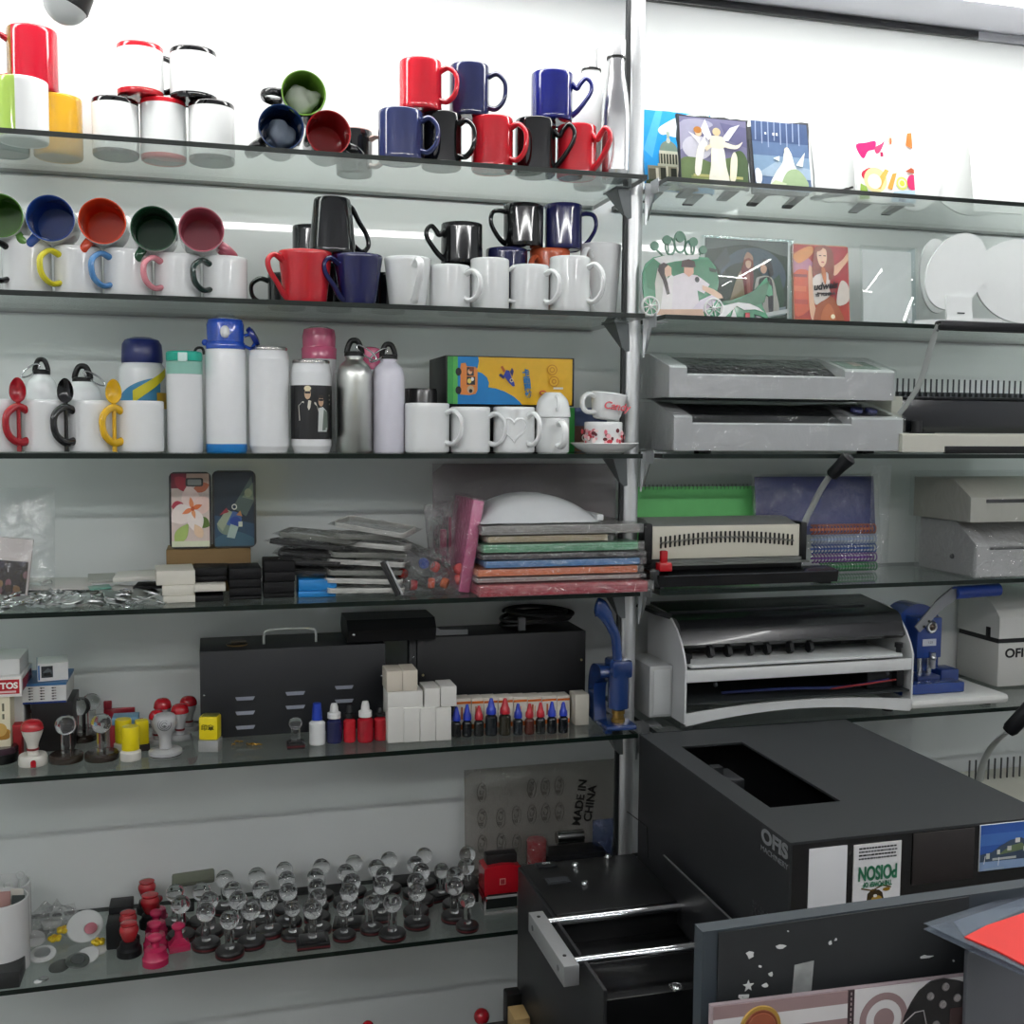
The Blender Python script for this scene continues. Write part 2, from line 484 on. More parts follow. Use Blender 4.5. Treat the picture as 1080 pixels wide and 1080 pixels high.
# ------------------------------------------------------------------ mugs
def handle_path(kind, r, H, p, tb=1.0):
    """path in the (outward, up) plane; tb = bottom radius over top radius"""
    def rr(z): return r*(tb+(1-tb)*z/H)
    if kind == 'c':
        return smooth([(rr(.82*H)-.002, .80*H), (r+p*.45, .86*H), (r+p*.92, .72*H), (r+p, .52*H), (r+p*.85, .32*H), (r+p*.4, .19*H), (rr(.22*H)-.002, .22*H)], 5)
    if kind == 'ear':        # latte: tall loop that runs down to the foot
        return smooth([(rr(.83*H)-.002, .80*H), (r+p*.5, .90*H), (r+p, .78*H), (r+p*.86, .58*H), (rr(.35*H)+p*.55, .36*H), (rr(.14*H)+p*.2, .17*H), (rr(.1*H)-.002, .10*H)], 5)
    if kind == 'heart':
        return smooth([(rr(.80*H)-.002, .80*H), (r+p*.22, .70*H), (r+p*.42, .80*H), (r+p*.72, .90*H), (r+p, .78*H), (r+p*.96, .60*H), (r+p*.62, .40*H), (r+p*.28, .24*H), (rr(.12*H)-.002, .13*H)], 5)
    if kind == 'angle':
        return smooth([(rr(.86*H)-.002, .82*H), (r+p*.35, .84*H), (r+p*.82, .80*H), (r+p, .64*H), (r+p*.9, .46*H), (r+p*.5, .24*H), (r+p*.15, .12*H), (rr(.1*H)-.002, .08*H)], 5)
def make_mug(name, label, loc, r, H, body, inner=None, rim=None, foot=None, hc=None, hk='c', hang=0.0, p=0.031, tb=1.0, rot=(0, 0, 0), group=None, hw=0.0065, ht=0.0042, side=None, two=None, cat='mug'):
    """r = rim radius; rim / foot = colour of a band; two = (colour, from angle, to angle) flank of another colour"""
    t = thing(name, label, cat, loc, rot, group)
    rb = r*tb; w = 0.0032
    def ra(z): return rb+(r-rb)*z/H
    bz, fz = H-0.009, 0.010
    prof = [(0, 0.0015), (rb*0.86, 0.0015), (rb*0.90, 0.0), (rb-0.004, 0.0), (rb-0.001, 0.0018), (rb, 0.005), (ra(fz), fz), (ra(H*.5), H*.5), (ra(bz), bz), (r, H-0.002), (r-0.0008, H-0.0004), (r-w/2, H)]
    mi = [1 if foot else 0]*6+[0, 0]+[2 if rim else 0]*3
    ms = [cer(body), cer(foot or body), cer(rim or body)]
    if two: ms.append(cer(two[0]))
    g = G().lathe(prof, 48, mi)
    if two:
        for k, f in enumerate(g.f):
            if g.m[k] == 0:
                c = sum((Vector(g.v[i]) for i in f), Vector())/len(f)
                a = math.degrees(math.atan2(c.y, c.x)) % 360
                if two[1] <= a <= two[2] and c.z > fz*0.6: g.m[k] = 3
    build('body', g, ms, t)
    ri = rb-w-0.001
    build('interior', G().lathe(([(r-.0002, H-.0025), (r-.0006, H+.0001)] if inner else [])+[(r-w/2, H+.0002), (r-w+0.0006, H-0.0006), (r-w, H-0.003), (ra(.5*H)-w, .5*H), (ri, 0.014), (ri*0.9, 0.0075), (0, 0.007)], 48), liner(inner) if inner else cer(rim or body), t)
    if hk:
        pts = handle_path(hk, r, H, p, tb)
        n = len(pts)
        ca, sa = math.cos(R(hang)), math.sin(R(hang))
        path = [(q.x*ca, q.x*sa, q.y) for q in [Vector((a[0], a[1])) for a in pts]]
        A = [hw*(1.25-0.25*math.sin(PI*i/(n-1))) for i in range(n)]
        B = [ht*(1.3-0.3*math.sin(PI*i/(n-1))) for i in range(n)]
        build('handle', G().tube(path, A, B, 12, side=(-sa, ca, 0)), cer(hc or body), t)
    t['top'] = loc[2]+H
    return t
def zbase(i): return SZ[i]+0.0003
def mug(label, u0, u1, vt, zb, y, name='mug', r=None, H=None, **k):
    zm = zb+0.045
    rr = r or dia(u0, u1, y, zm)/2
    x = Xat((u0+u1)/2, y, zm)
    zt = Zat(vt, x, y-rr if zb+0.09 > CAM.z else y+rr)
    h = H or (zt-zb)
    t = make_mug(name, label, (x, y, zb), rr, h, **k)
    t['h'] = h
    return t
def lying(label, u, v, y, rpx, body, inner, hang, zb=None, H=0.094, **k):
    p = aty(u, v, y)
    rr = dia(u-rpx, u+rpx, y, p.z)/2
    if zb is not None: p.z = max(p.z, zb+rr+0.0005)
    return make_mug('mug', label, (p.x, y+H, p.z), rr, H, body, inner=inner, hang=hang, rot=(PI/2, 0, 0), **k)
W = '#e9ebeb'
S1, S2, S3 = zbase(0), zbase(1), zbase(2)
# --- topmost shelf
a = mug('white mug with a painted lime green reflection at the near end of the topmost shelf', -7, 55, 78, S1, YF+0.10, r=0.0425, body=W, hang=150, hk='c', two=('#a9c95a', 175, 262))  # lime area is a neighbour's reflection put into the glaze colour
b = mug('golden yellow glossy mug behind the white mug with painted reflection', 35, 88, 97, S1, YF+0.205, body='#e0ab2c', hang=100)
b2 = mug('teal-bottomed mug hidden behind the white mug with painted reflection', -22, 32, 95, S1, YF+0.20, body='#2f5a55', hang=120)
zr = max(b['h'], b2['h'])+S1+0.0006
mug('glossy red mug stacked on top of the golden and teal mugs', 7, 62, 24, zr, YF+0.185, body='#b3192c', hang=196, two=('#7c5a22', 180, 225))
m3 = mug('white mug with black rim, first of the lower tier of banded mugs', 97, 147, 100, S1, YF+0.165, body=W, rim='#101113', foot='#101113', hang=75)
m4 = mug('white mug with red rim in the middle of the lower tier of banded mugs', 148, 197, 101, S1, YF+0.175, body=W, rim='#c4202c', foot='#c4202c', hang=80)
m5 = mug('white mug with thin black rim, last of the lower tier of banded mugs', 199, 248, 104, S1, YF+0.160, body=W, rim='#101113', foot='#2a2e2e', hang=85)
zr = S1+max(m3['h'], m4['h'], m5['h'])+0.0006
mug('white mug with red rim and red foot stacked on the banded mugs', 123, 173, 42, zr, YF+0.165, body=W, rim='#c4202c', foot='#c4202c', hang=70)
mug('white mug with black rim and black handle stacked on the banded mugs', 179, 229, 47, zr, YF+0.165, body=W, rim='#101113', foot='#101113', hc='#101113', hang=168)
l1 = lying('black mug with dark blue inside lying on the topmost shelf', 296.7, 134, YF+0.045, 24.5, '#17191b', '#1c3560', 215, zb=S1)
l2 = lying('black mug with deep red inside lying on the topmost shelf', 346.7, 140, YF+0.045, 24, '#17191b', '#9c1f24', -25, zb=S1)
l3 = lying('black mug with lime green inside lying on top of two others', 320.5, 97.8, YF+0.05, 24, '#1b1d1d', '#6f9c3a', 178)
# crumpled tissue in the green mug, lump imitating a highlight in the blue, wrapping in the red one
def crumple(parent_mug, label, r, dz, col='#a9b0a2', name='tissue', seed=1):
    rnd = random.Random(seed)
    bm = bmesh.new(); bmesh.ops.create_icosphere(bm, subdivisions=2, radius=r)
    for v in bm.verts: v.co *= 0.72+0.5*rnd.random()**1.5
    bmesh.ops.subdivide_edges(bm, edges=bm.edges[:], cuts=2, use_grid_fill=True, smooth=0.6)
    me = bpy.data.meshes.new(name); bm.to_mesh(me); bm.free()
    me.materials.append(mat(col, rough=0.6, var=0.08))
    me.polygons.foreach_set('use_smooth', [True]*len(me.polygons))
    o = bpy.data.objects.new(name, me); COL.objects.link(o)
    L = parent_mug.location
    o.location = (L.x+dz[0], L.y+dz[1], L.z+dz[2])
    return tag(o, label, name)
crumple(l3, 'crumpled pale tissue stuffed inside the lime green mug', 0.030, (0, -0.055, -0.004), seed=3)
crumple(l1, 'pale crumpled lump imitating a highlight inside the dark blue lined mug', 0.027, (0, -0.05, -0.007), col='#77828f', seed=5)  # pale lump added in place of a highlight on the blue lining
mug('black mug with a pink handle half hidden behind the red lined mug', 355, 392, 134, S1, YF+0.18, body='#191b1c', inner='#b98c86', hc='#c2a49c', hang=-30, r=0.035)
# red / navy / black group
c1 = mug('matte slate-blue mug at the start of the red and black row', 399, 446, 112, S1, YF+0.05, body='#323a66', hang=-28)
c2 = mug('black mug with wide handle beside the slate-blue mug', 444, 487, 116, S1, YF+0.075, body='#121314', hang=-38)
c3 = mug('red mug in the middle of the lower tier between two black mugs', 497, 541, 120, S1, YF+0.07, body='#c3202c', hang=-38)
c4 = mug('black mug with heart-shaped handle on the topmost shelf', 543, 586, 122, S1, YF+0.08, body='#121314', hk='heart', hang=-32, p=0.038)
c5 = mug('red mug with heart-shaped handle beside the steel bottle', 587, 629, 129, S1, YF+0.075, body='#c3202c', hk='heart', hang=-50, p=0.036)
zr = S1+max(c1['h'], c2['h'], c3['h'])+0.0006
mug('bright red mug stacked on the slate-blue and black mugs', 421, 466, 59, zr, YF+0.07, body='#cf2433', hang=-28)
mug('navy mug stacked beside the bright red one', 474, 516, 64, zr, YF+0.085, body='#23284f', hang=-18)
zr = S1+max(c4['h'], c5['h'])+0.0006
mug('royal blue mug with heart-shaped handle stacked above the black and red ones', 560, 604, 72, zr, YF+0.085, body='#1a2170', hk='heart', hang=-22, p=0.036)

# --- second shelf, white mugs with coloured handles
cols = [('#121314', 'black', 2, 55, 255), ('#d8cf2b', 'yellow', 57, 108, 258), ('#4f86bd', 'blue', 109.5, 161, 261), ('#d98a94', 'pink', 163, 212, 266), ('#20332f', 'dark green', 214, 261, 269)]
hrow = []
for c, nm, u0, u1, vt in cols:
    hrow.append(mug('white mug with a %s handle in the lower tier of the second shelf' % nm, u0, u1, vt, S2, YF+0.062, body=W, hc=c, hang=223, p=0.036, H=0.094 if nm == 'black' else None))
zr = S2+max(h['h'] for h in hrow)
for c, nm, u, v, rp, ha in [('#56873a', 'green', 0, 227, 25.5, -50), ('#24468f', 'blue', 53, 230, 26.5, 230), ('#cf4a28', 'orange-red', 107.7, 233, 26, 235), ('#264d36', 'dark green', 162, 241, 25, 240), ('#b4606f', 'dusty pink', 212.5, 242, 24.5, -35)]:
    m = lying('white mug with %s inside lying on the coloured-handle mugs' % nm, u, v, YF+0.012, rp, '#dfe3e1', c, ha, hc=c, hk='c')
# behind / middle group
mug('black mug with thin handle half hidden behind the red tapered mug', 287, 318, 287, S2, YF+0.17, body='#15171a', hang=176, r=0.036)
mug('black straight mug standing behind the upturned black mug', 304, 352, 236, S2+0.072, YF+0.21, body='#15171a', hang=90, r=0.036)
g0 = mug('black mug behind between the red and navy tapered mugs', 333, 372, 277, S2, YF+0.17, body='#15171a', hang=90)
g1 = mug('red tapered mug with ear handle on the second shelf', 293, 351, 262, S2, YF+0.065, body='#c32630', tb=0.78, hk='ear', hang=205, p=0.026)
g2 = mug('navy tapered mug with ear handle on the second shelf', 351, 404, 266, S2, YF+0.06, body='#1d2050', tb=0.70, hk='ear', hang=205, p=0.026)
g3 = mug('white tapered mug with ear handle beside the navy tapered mug', 405, 455, 269, S2, YF+0.06, body=W, tb=0.78, hk='ear', hang=-80, p=0.026)
mug('black mug behind the white tapered mug', 395, 424, 287, S2, YF+0.17, body='#15171a', hang=90, r=0.034)
# upside-down matte black tapered mug on the red and navy ones
zr = S2+max(g1['h'], g2['h'])+0.0006
x = Xat(350.5, YF+0.085, zr+0.05); y = YF+0.085
rr = dia(325, 376, y, zr)/2
hh = Zat(206, x, y-rr*0.75)-zr
make_mug('mug', 'matte black tapered mug turned upside down on the red and navy mugs', (x, y, zr+hh), rr, hh, '#17191b', tb=0.76, hk='ear', hang=-12, p=0.026, rot=(PI, 0, 0))
h1 = mug('squat white mug with kinked handle on the second shelf', 453, 496, 278, S2, YF+0.06, body=W, hang=-48)
h2 = mug('slim white mug with thin handle facing away to the post', 496, 537, 271, S2, YF+0.06, body=W, hang=-16, hw=0.004, ht=0.003)
h3 = mug('squat white mug with handle turned to the front', 538, 579, 278, S2, YF+0.06, body=W, hang=-50)
h4 = mug('tall white mug with large handle near the post', 579, 622, 269, S2, YF+0.05, body=W, hang=-42)
mug('tall white tapered mug with ear handle tucked behind by the post', 611, 655, 255, S2, YF+0.135, body=W, tb=0.76, hk='ear', hang=-140, p=0.026)
d1 = mug('navy mug standing behind the slim white mug', 512, 556, 260, S2, YF+0.155, body='#262a55', hang=80)
d2 = mug('orange mug standing behind the squat white mug', 558, 601, 261, S2, YF+0.155, body='#c25a36', hang=-140)
d0 = mug('black mug standing behind the squat kinked-handle mug', 462, 503, 279, S2, YF+0.155, body='#141517', hang=90)
mug('black mug with heart-shaped handle stacked behind the white mugs', 465, 509, 233, S2+d0['h']+0.0006, YF+0.14, body='#141517', hk='heart', hang=192, p=0.034)
zr = S2+max(d1['h'], d2['h'])+0.0006
mug('black mug with angular handle stacked on the navy one behind', 531, 573, 213, zr, YF+0.15, body='#121315', hk='angle', hang=186, p=0.030)
mug('navy mug with angular handle stacked on the orange one behind', 574.5, 614, 213, zr, YF+0.15, body='#20235a', hk='angle', hang=-6, p=0.030)

# --- third shelf: spoon mugs
def spoon_mug(u0, u1, vt, c, nm):
    t = mug('white mug with %s handle holding a matching spoon' % nm if nm != 'hidden' else 'white mug at the near end of the third shelf', u0, u1, vt, S3, YF+0.062, body=W, hc=c, hang=222 if nm != 'hidden' else 90, p=0.037, H=0.0915, hw=0.0058, ht=0.0058, r=0.0415)
    if nm == 'hidden': return
    ca, sa = math.cos(R(222)), math.sin(R(222))
    r = 0.0415
    L = t.location
    cx, cy = L.x+ca*(r+0.013), L.y+sa*(r+0.013)
    s = thing('spoon', '%s ceramic spoon slotted in the handle of the white mug' % nm, 'spoon', (cx, cy, S3), 0, 'spoons in the mug handles')
    g = G().tube([(0, 0, 0.002), (0, 0, 0.03), (0, 0, 0.06), (0.0, 0, 0.088)], [0.0042, 0.0036, 0.0034, 0.004], [0.0042, 0.0034, 0.0034, 0.004], 10)
    build('shaft', g, cer(c), s)
    g = G()
    n = 12
    vs, fs = [], []
    # spoon bowl: hollowed oval facing the front
    for j in range(6):
        q = j/5
        for k in range(n*2):
            a = PI*k/n
            vs.append((0.0125*q*math.cos(a)*(1-0.12*math.sin(a)), -0.0045+0.0075*(1-q*q), 0.107+0.0205*q*math.sin(a)))
    for j in range(6):
        q = 1-j/5
        for k in range(n*2):
            a = PI*k/n
            vs.append((0.0135*q*math.cos(a)*(1-0.12*math.sin(a)), -0.003+0.0105*(1-q*q), 0.107+0.0215*q*math.sin(a)))
    N2 = n*2
    for j in range(11):
        for k in range(N2):
            k2 = (k+1) % N2
            fs.append((j*N2+k, j*N2+k2, (j+1)*N2+k2, (j+1)*N2+k))
    g.add(vs, fs)
    build('spoon_bowl', g, cer(c), s)
spoon_mug(-29, 23, 419, W, 'hidden')
spoon_mug(24, 76, 419, '#a01523', 'red')
spoon_mug(76.5, 120.5, 420, '#111214', 'black')
spoon_mug(121.5, 174, 420, '#dcae1f', 'yellow')
# plain white mugs in front of the printed carton
mug('white mug in front of the dark lidded tumbler', 427, 474, 425, S3, YF+0.055, body=W, hang=-40, H=None)
mug('white mug with rounded handle, second of the row before the printed carton', 475, 517, 429, S3, YF+0.055, body=W, hang=-28)
hm = mug('white mug with a heart-shaped hollow pressed in its side', 520, 564, 429, S3, YF+0.055, body=W, hang=-62, hw=0.0045)
L = hm.location
hs = []
for i in range(28):
    a = 2*PI*i/28
    hs.append((16*math.sin(a)**3, 13*math.cos(a)-5*math.cos(2*a)-2*math.cos(3*a)-math.cos(4*a)))
rh = dia(520, 564, YF+0.055, S3+.045)/2
# raised heart outline following the wall of the mug
path = []
for hx, hz in hs:
    an = -PI/2-0.25+hx*0.0016/rh
    path.append((math.cos(an)*(rh+0.0002), math.sin(an)*(rh+0.0002), 0.048+hz*0.0016))
build('heart_relief', G().tube(path, 0.0026, 0.0018, 8, closed=True), cer(W), hm)
md = mug('short white mug under the upturned cup', 565, 600.5, 440, S3, YF+0.05, body=W, hang=-85)
# ------------------------------------------------------------------ bottles
def spot(u0, u1, zb, y):
    zm = zb+0.06
    x = Xat((u0+u1)/2, y, zm)
    return x, dia(u0, u1, y, zm)/2
def vz(v, x, y, zb): return Zat(v, x, y)-zb
def sh(prof, n=5):
    return [(max(0, q.x), q.y) for q in smooth(prof, n)]
WB = mat('#eceeef', rough=0.25, coat=0.3, var=0.02)
# cola-shaped steel bottle on the topmost shelf
y = YF+0.075
x, r = spot(633, 664, S1, y)
H = vz(50, x, y, S1)
t = thing('bottle', 'slim brushed steel bottle with narrow neck next to the post', 'bottle', (x, y, S1))
hb = vz(63, x, y, S1)
build('body', G().lathe([(0, 0.001), (r*.9, 0), (r*.97, .004), (r*.97, .016), (r, .018)]+sh([(r, .02), (r, .45*hb), (r*.97, .58*hb), (r*.82, .74*hb), (r*.62, .88*hb), (r*.56, .97*hb), (r*.56, hb)])+[(0, hb)], 40), metal('#d4d5d6', 0.24), t)
build('seal_ring', G().lathe([(r*.5, hb), (r*.66, hb), (r*.66, hb+.004), (r*.5, hb+.004)], 32), BLACK, t)
build('cap', G().lathe([(r*.5, hb+.004), (r*.64, hb+.0045), (r*.64, H+.012), (r*.55, H+.016), (0, H+.017)], 32), mat('#e4e5e6', rough=0.25, metal=0.6), t)
y = YF+0.15
x, r = spot(605, 640, S1, y)
hb = vz(76, x, y, S1)
t = thing('bottle', 'white bottle with black neck ring behind the steel bottle', 'bottle', (x, y, S1))
build('body', G().lathe([(0, 0), (r*.95, 0), (r, .004)]+sh([(r, .02), (r, .45*hb), (r*.97, .58*hb), (r*.82, .74*hb), (r*.62, .88*hb), (r*.56, .97*hb), (r*.56, hb)])+[(0, hb)], 40), WB, t)
build('seal_ring', G().lathe([(r*.5, hb), (r*.6, hb), (r*.6, hb+.004), (r*.5, hb+.004)], 32), BLACK, t)
build('cap', G().lathe([(r*.5, hb+.004), (r*.57, hb+.0045), (r*.57, hb+.04), (r*.5, hb+.043), (0, hb+.044)], 32), mat('#e4e5e6', rough=0.25, metal=0.6), t)

def carabiner(parent, p, q, bow=0.008, m=None):
    p, q = Vector(p), Vector(q)
    d = (q-p); n = Vector((-d.z, 0, d.x)).normalized()*bow
    pts = smooth([p+n*.5, p*.7+q*.3+n, p*.3+q*.7+n, q+n*.4, q-n*.4, p*.3+q*.7-n, p*.7+q*.3-n, p-n*.5], 4, closed=True)
    return build('carabiner', G().tube(pts, 0.0016, None, 8, closed=True), m or CHROME, parent)
def sport_bottle(label, u0, u1, vs, vc, vt, y, mbody, side=1, cap=BLACK):
    """aluminium sport bottle: vs shoulder, vc cap foot, vt cap top"""
    x, r = spot(u0, u1, S3, y)
    hs, hc, ht = vz(vs, x, y, S3), vz(vc, x, y, S3), vz(vt, x, y, S3)
    t = thing('bottle', label, 'bottle', (x, y, S3))
    build('body', G().lathe([(0, 0), (r*.93, 0), (r, .004), (r, hs-.03)]+sh([(r, hs-.02), (r*.97, hs-.008), (r*.85, hs+.004), (r*.62, hs+.012), (r*.5, hs+.016), (r*.48, hc-.004)])+[(r*.53, hc-.003), (r*.53, hc), (0, hc)], 40), mbody, t)
    g = G().lathe([(0, hc), (r*.56, hc), (r*.56, hc+.006), (r*.42, hc+.009), (0, hc+.0095)], 28)
    w = (ht-hc)
    arch = smooth([(-r*.42, 0, hc+.006), (-r*.36, 0, hc+.55*w), (-r*.2, 0, hc+.92*w), (0, 0, hc+w), (r*.2, 0, hc+.92*w), (r*.36, 0, hc+.55*w), (r*.42, 0, hc+.006)], 4)
    g.tube(arch, r*.16, r*.13, 10)
    build('cap', g, cap, t)
    carabiner(t, (side*r*.15, -r*.25, hc+.6*w), (side*r*1.15, -r*.3, hc-.15*w), bow=0.006)
    return t
sport_bottle('white sport bottle with black loop cap behind the red spoon mug', 28, 62, 405, 395, 379, YF+0.155, WB, -1)
sport_bottle('white sport bottle with black loop cap behind the black spoon mug', 68, 108, 411, 403, 386, YF+0.155, WB, 1)
sport_bottle('brushed bare aluminium sport bottle with black loop cap', 355, 393, 389, 376, 359, YF+0.075, metal('#c9cbc6', 0.3), 1)
sport_bottle('pale lilac-white sport bottle with black loop cap beside the aluminium one', 392.5, 427, 391, 379, 363, YF+0.075, mat('#e6e4ef', rough=0.25, coat=0.3, var=0.02), -1)
# child's bottle with navy cap
y = YF+0.15
x, r = spot(126, 176, S3, y)
hs, ht = vz(383, x, y, S3), vz(356, x, y, S3)
t = thing('bottle', 'squat bottle with navy domed cap behind the yellow spoon mug', 'bottle', (x, y, S3))
build('body', G().lathe([(0, 0), (r*.95, 0), (r, .005), (r, hs-.03)]+sh([(r, hs-.025), (r*.96, hs-.01), (r*.82, hs)])+[(0, hs)], 40), WB, t)
build('cap', G().lathe([(0, hs), (r*.86, hs), (r*.88, hs+.004), (r*.87, hs+.4*(ht-hs)), (r*.84, hs+.72*(ht-hs)), (r*.72, hs+.9*(ht-hs)), (r*.4, ht), (0, ht+.001)], 36), pla('#16225c', 0.3), t)
# blue printed panel and yellow strap
def wrap(r, a0, a1, lo, hi, m, name, parent, n=14, th=0.0008):
    vs, fs = [], []
    for i in range(n+1):
        a = R(a0+(a1-a0)*i/n)
        f = i/n
        for rr2 in (r+0.0002, r+th):
            vs.append((rr2*math.cos(a), rr2*math.sin(a), lo(f))); vs.append((rr2*math.cos(a), rr2*math.sin(a), hi(f)))
    for i in range(n):
        a = i*4; b = a+4
        fs += [(a+2, b+2, b+3, a+3), (a, a+1, b+1, b), (a+1, a+3, b+3, b+1), (a, b, b+2, a+2)]
    fs += [(0, 2, 3, 1), (n*4, n*4+1, n*4+3, n*4+2)]
    return build(name, G().add(vs, fs), m, parent)
wrap(r, -175, -40, lambda f: hs-.09, lambda f: hs-.028-.012*(1-f)**2*4, mat('#3f87b0', rough=0.3), 'blue_print', t)
wrap(r+.001, -110, -20, lambda f: hs-.075+.05*f, lambda f: hs-.052+.042*f, mat('#dccf2a', rough=0.4), 'strap', t)
wrap(r+.0016, -52, -10, lambda f: hs-.085, lambda f: hs-.055, mat('#caa422', rough=0.4), 'strap', t)
# white flask with turquoise lid
y = YF+0.07
x, r = spot(176, 214.5, S3, y)
h1_, h2_, h3_ = vz(395, x, y, S3), vz(381, x, y, S3), vz(371, x, y, S3)
t = thing('flask', 'white flask with two-tone turquoise lid', 'flask', (x, y, S3))
build('body', G().lathe([(0, 0), (r*.95, 0), (r, .004), (r, h1_), (0, h1_)], 40), WB, t)
build('collar', G().lathe([(0, h1_), (r*1.0, h1_+.0004), (r*1.0, h2_-.001), (0, h2_-.001)], 40), mat('#8fc4b4', rough=0.3, var=0.03), t)
build('lid', G().lathe([(0, h2_), (r*.98, h2_), (r*1.01, h2_+.003), (r*1.0, h3_-.003), (r*.92, h3_), (0, h3_+.001)], 40), pla('#25b39a', 0.3), t)
build('latch', G().box(-.010, .006, -r-.003, -r*.9, h2_-.002, h3_-.003, bev=.001), pla('#d5eee8'), t)
build('cord_loop', G().tube(smooth([(r*.55, 0, h3_-.002), (r*.7, 0, h3_+.007), (r*1.0, 0, h3_+.007), (r*1.1, 0, h3_-.004)], 4), .0025, None, 8), BLACK, t)
# tall white flask with blue clear lid
y = YF+0.075
x, r = spot(217, 260.5, S3, y)
h1_, h3_, hb_ = vz(369, x, y, S3), vz(336, x, y, S3), vz(468, x, y, S3)
t = thing('flask', 'tall white flask with clear blue flip lid and blue foot band', 'flask', (x, y, S3))
build('body', G().lathe([(r, hb_), (r, h1_-.006), (r*.96, h1_), (0, h1_)], 40), WB, t)
build('foot_band', G().lathe([(0, 0), (r*.96, 0), (r*1.003, .003), (r*1.003, hb_), (r*.97, hb_)], 40), pla('#1b7cc4', 0.3), t)
BLU = mat('#2450b8', rough=0.12, coat=0.6, var=0.06)
lid = build('lid', G().lathe([(0, h1_+.0005), (r*.95, h1_+.0005), (r*.97, h1_+.004), (r*.95, h1_+.012), (r*.9, h1_+.014), (r*.92, h3_-.012), (r*.84, h3_-.003), (r*.6, h3_), (0, h3_+.0005)], 40), BLU, t)
build('button', G().ball((-.001, -r*.93, h1_+.030), .0085, sz=1.35), WB, t)
build('clear_dome', G().lathe([(r*.5, h3_), (r*.5, h3_+.004), (r*.36, h3_+.010), (0, h3_+.012)], 28), ACRYL, t)
build('strap', G().tube(smooth([(r*.9, 0, h1_+.008), (r*1.25, 0, h1_+.004), (r*1.45, 0, h1_+.018), (r*1.2, 0, h1_+.028), (r*.92, 0, h1_+.026)], 4), .0035, .006, 8), BLU, t)
build('lid_flap', G().lathe([(0, -.006), (.016, -.006), (.019, -.002), (.019, .003), (.013, .006), (0, .006)], 24, M=Matrix.Translation((r*1.35, .004, h1_+.026)) @ Matrix.Rotation(R(60), 4, 'Y')), mat('#15297a', rough=0.15, coat=0.5), t)
build('latch_lug', G().ball((-r*.98, -.004, h1_+.012), .006), BLU, t)
# can-shaped tumblers
def can(label, u0, u1, vt, y, printed=False):
    x, r = spot(u0, u1, S3, y)
    H = vz(vt, x, y-r, S3)
    t = thing('tumbler', label, 'tumbler', (x, y, S3), 0, 'can-shaped tumblers')
    build('body', G().lathe([(0, .002), (r*.78, .002), (r*.82, 0), (r*.86, .0), (r*.9, .003)]+sh([(r*.9, .004), (r*.99, .012), (r, .02), (r, .5*H), (r, H-.03), (r*.985, H-.02), (r*.93, H-.010), (r*.88, H-.006)])+[(0, H-.006)], 44), WB, t)
    build('rim', G().lathe([(r*.86, H-.0062), (r*.91, H-.0055), (r*.92, H-.002), (r*.89, H), (r*.85, H-.0004), (r*.84, H-.005), (0, H-.005)], 44), metal('#a9a7a3', 0.25), t)
    return t, x, y, r, H
can('plain white can-shaped tumbler with steel rim', 262.5, 305.5, 365, YF+0.075)
t, x, y, r, H = can('white can-shaped tumbler wrapped with a dark photo of two people', 307, 350, 379, YF+0.075)
z0_, z1_ = vz(463, x, y, S3), vz(407, x, y, S3)
def wrapped_print(parent, r, a_mid, z0, z1, span, shapes, name='photo_print'):
    """print bent round a cylinder; shapes in 0..1 units across the span (deg) and height"""
    g = G(); mats = []; idx = {}
    for k, (c, poly) in enumerate(shapes):
        if c not in idx:
            idx[c] = len(mats); mats.append(mat(c, rough=0.3, var=0.1, coat=0.2))
        rr = r+.0006+.0002*k
        if len(poly) == 4 and abs(poly[0][1]-poly[1][1]) < 1e-6 and abs(poly[1][0]-poly[2][0]) < 1e-6:
            n = max(2, int(abs(poly[1][0]-poly[0][0])*24))
            xs = [poly[0][0]+(poly[1][0]-poly[0][0])*i/n for i in range(n+1)]
            vs = []
            for q in xs:
                a = R(a_mid+(q-.5)*span)
                vs += [(rr*math.cos(a), rr*math.sin(a), z0+(z1-z0)*poly[0][1]), (rr*math.cos(a), rr*math.sin(a), z0+(z1-z0)*poly[2][1])]
            g.add(vs, [(2*i, 2*i+2, 2*i+3, 2*i+1) for i in range(n)], idx[c])
        else:
            cx = sum(p[0] for p in poly)/len(poly); cy = sum(p[1] for p in poly)/len(poly)
            vs = []
            for px, py in [(cx, cy)]+list(poly):
                a = R(a_mid+(px-.5)*span)
                vs.append((rr*math.cos(a), rr*math.sin(a), z0+(z1-z0)*py))
            n = len(poly)
            g.add(vs, [(0, i+1, (i+1) % n+1) for i in range(n)], idx[c])
    me = bpy.data.meshes.new(name); me.from_pydata(g.v, [], g.f)
    for m in mats: me.materials.append(m)
    me.polygons.foreach_set('material_index', g.m)
    o = bpy.data.objects.new(name, me); COL.objects.link(o); o.parent = parent
    return o
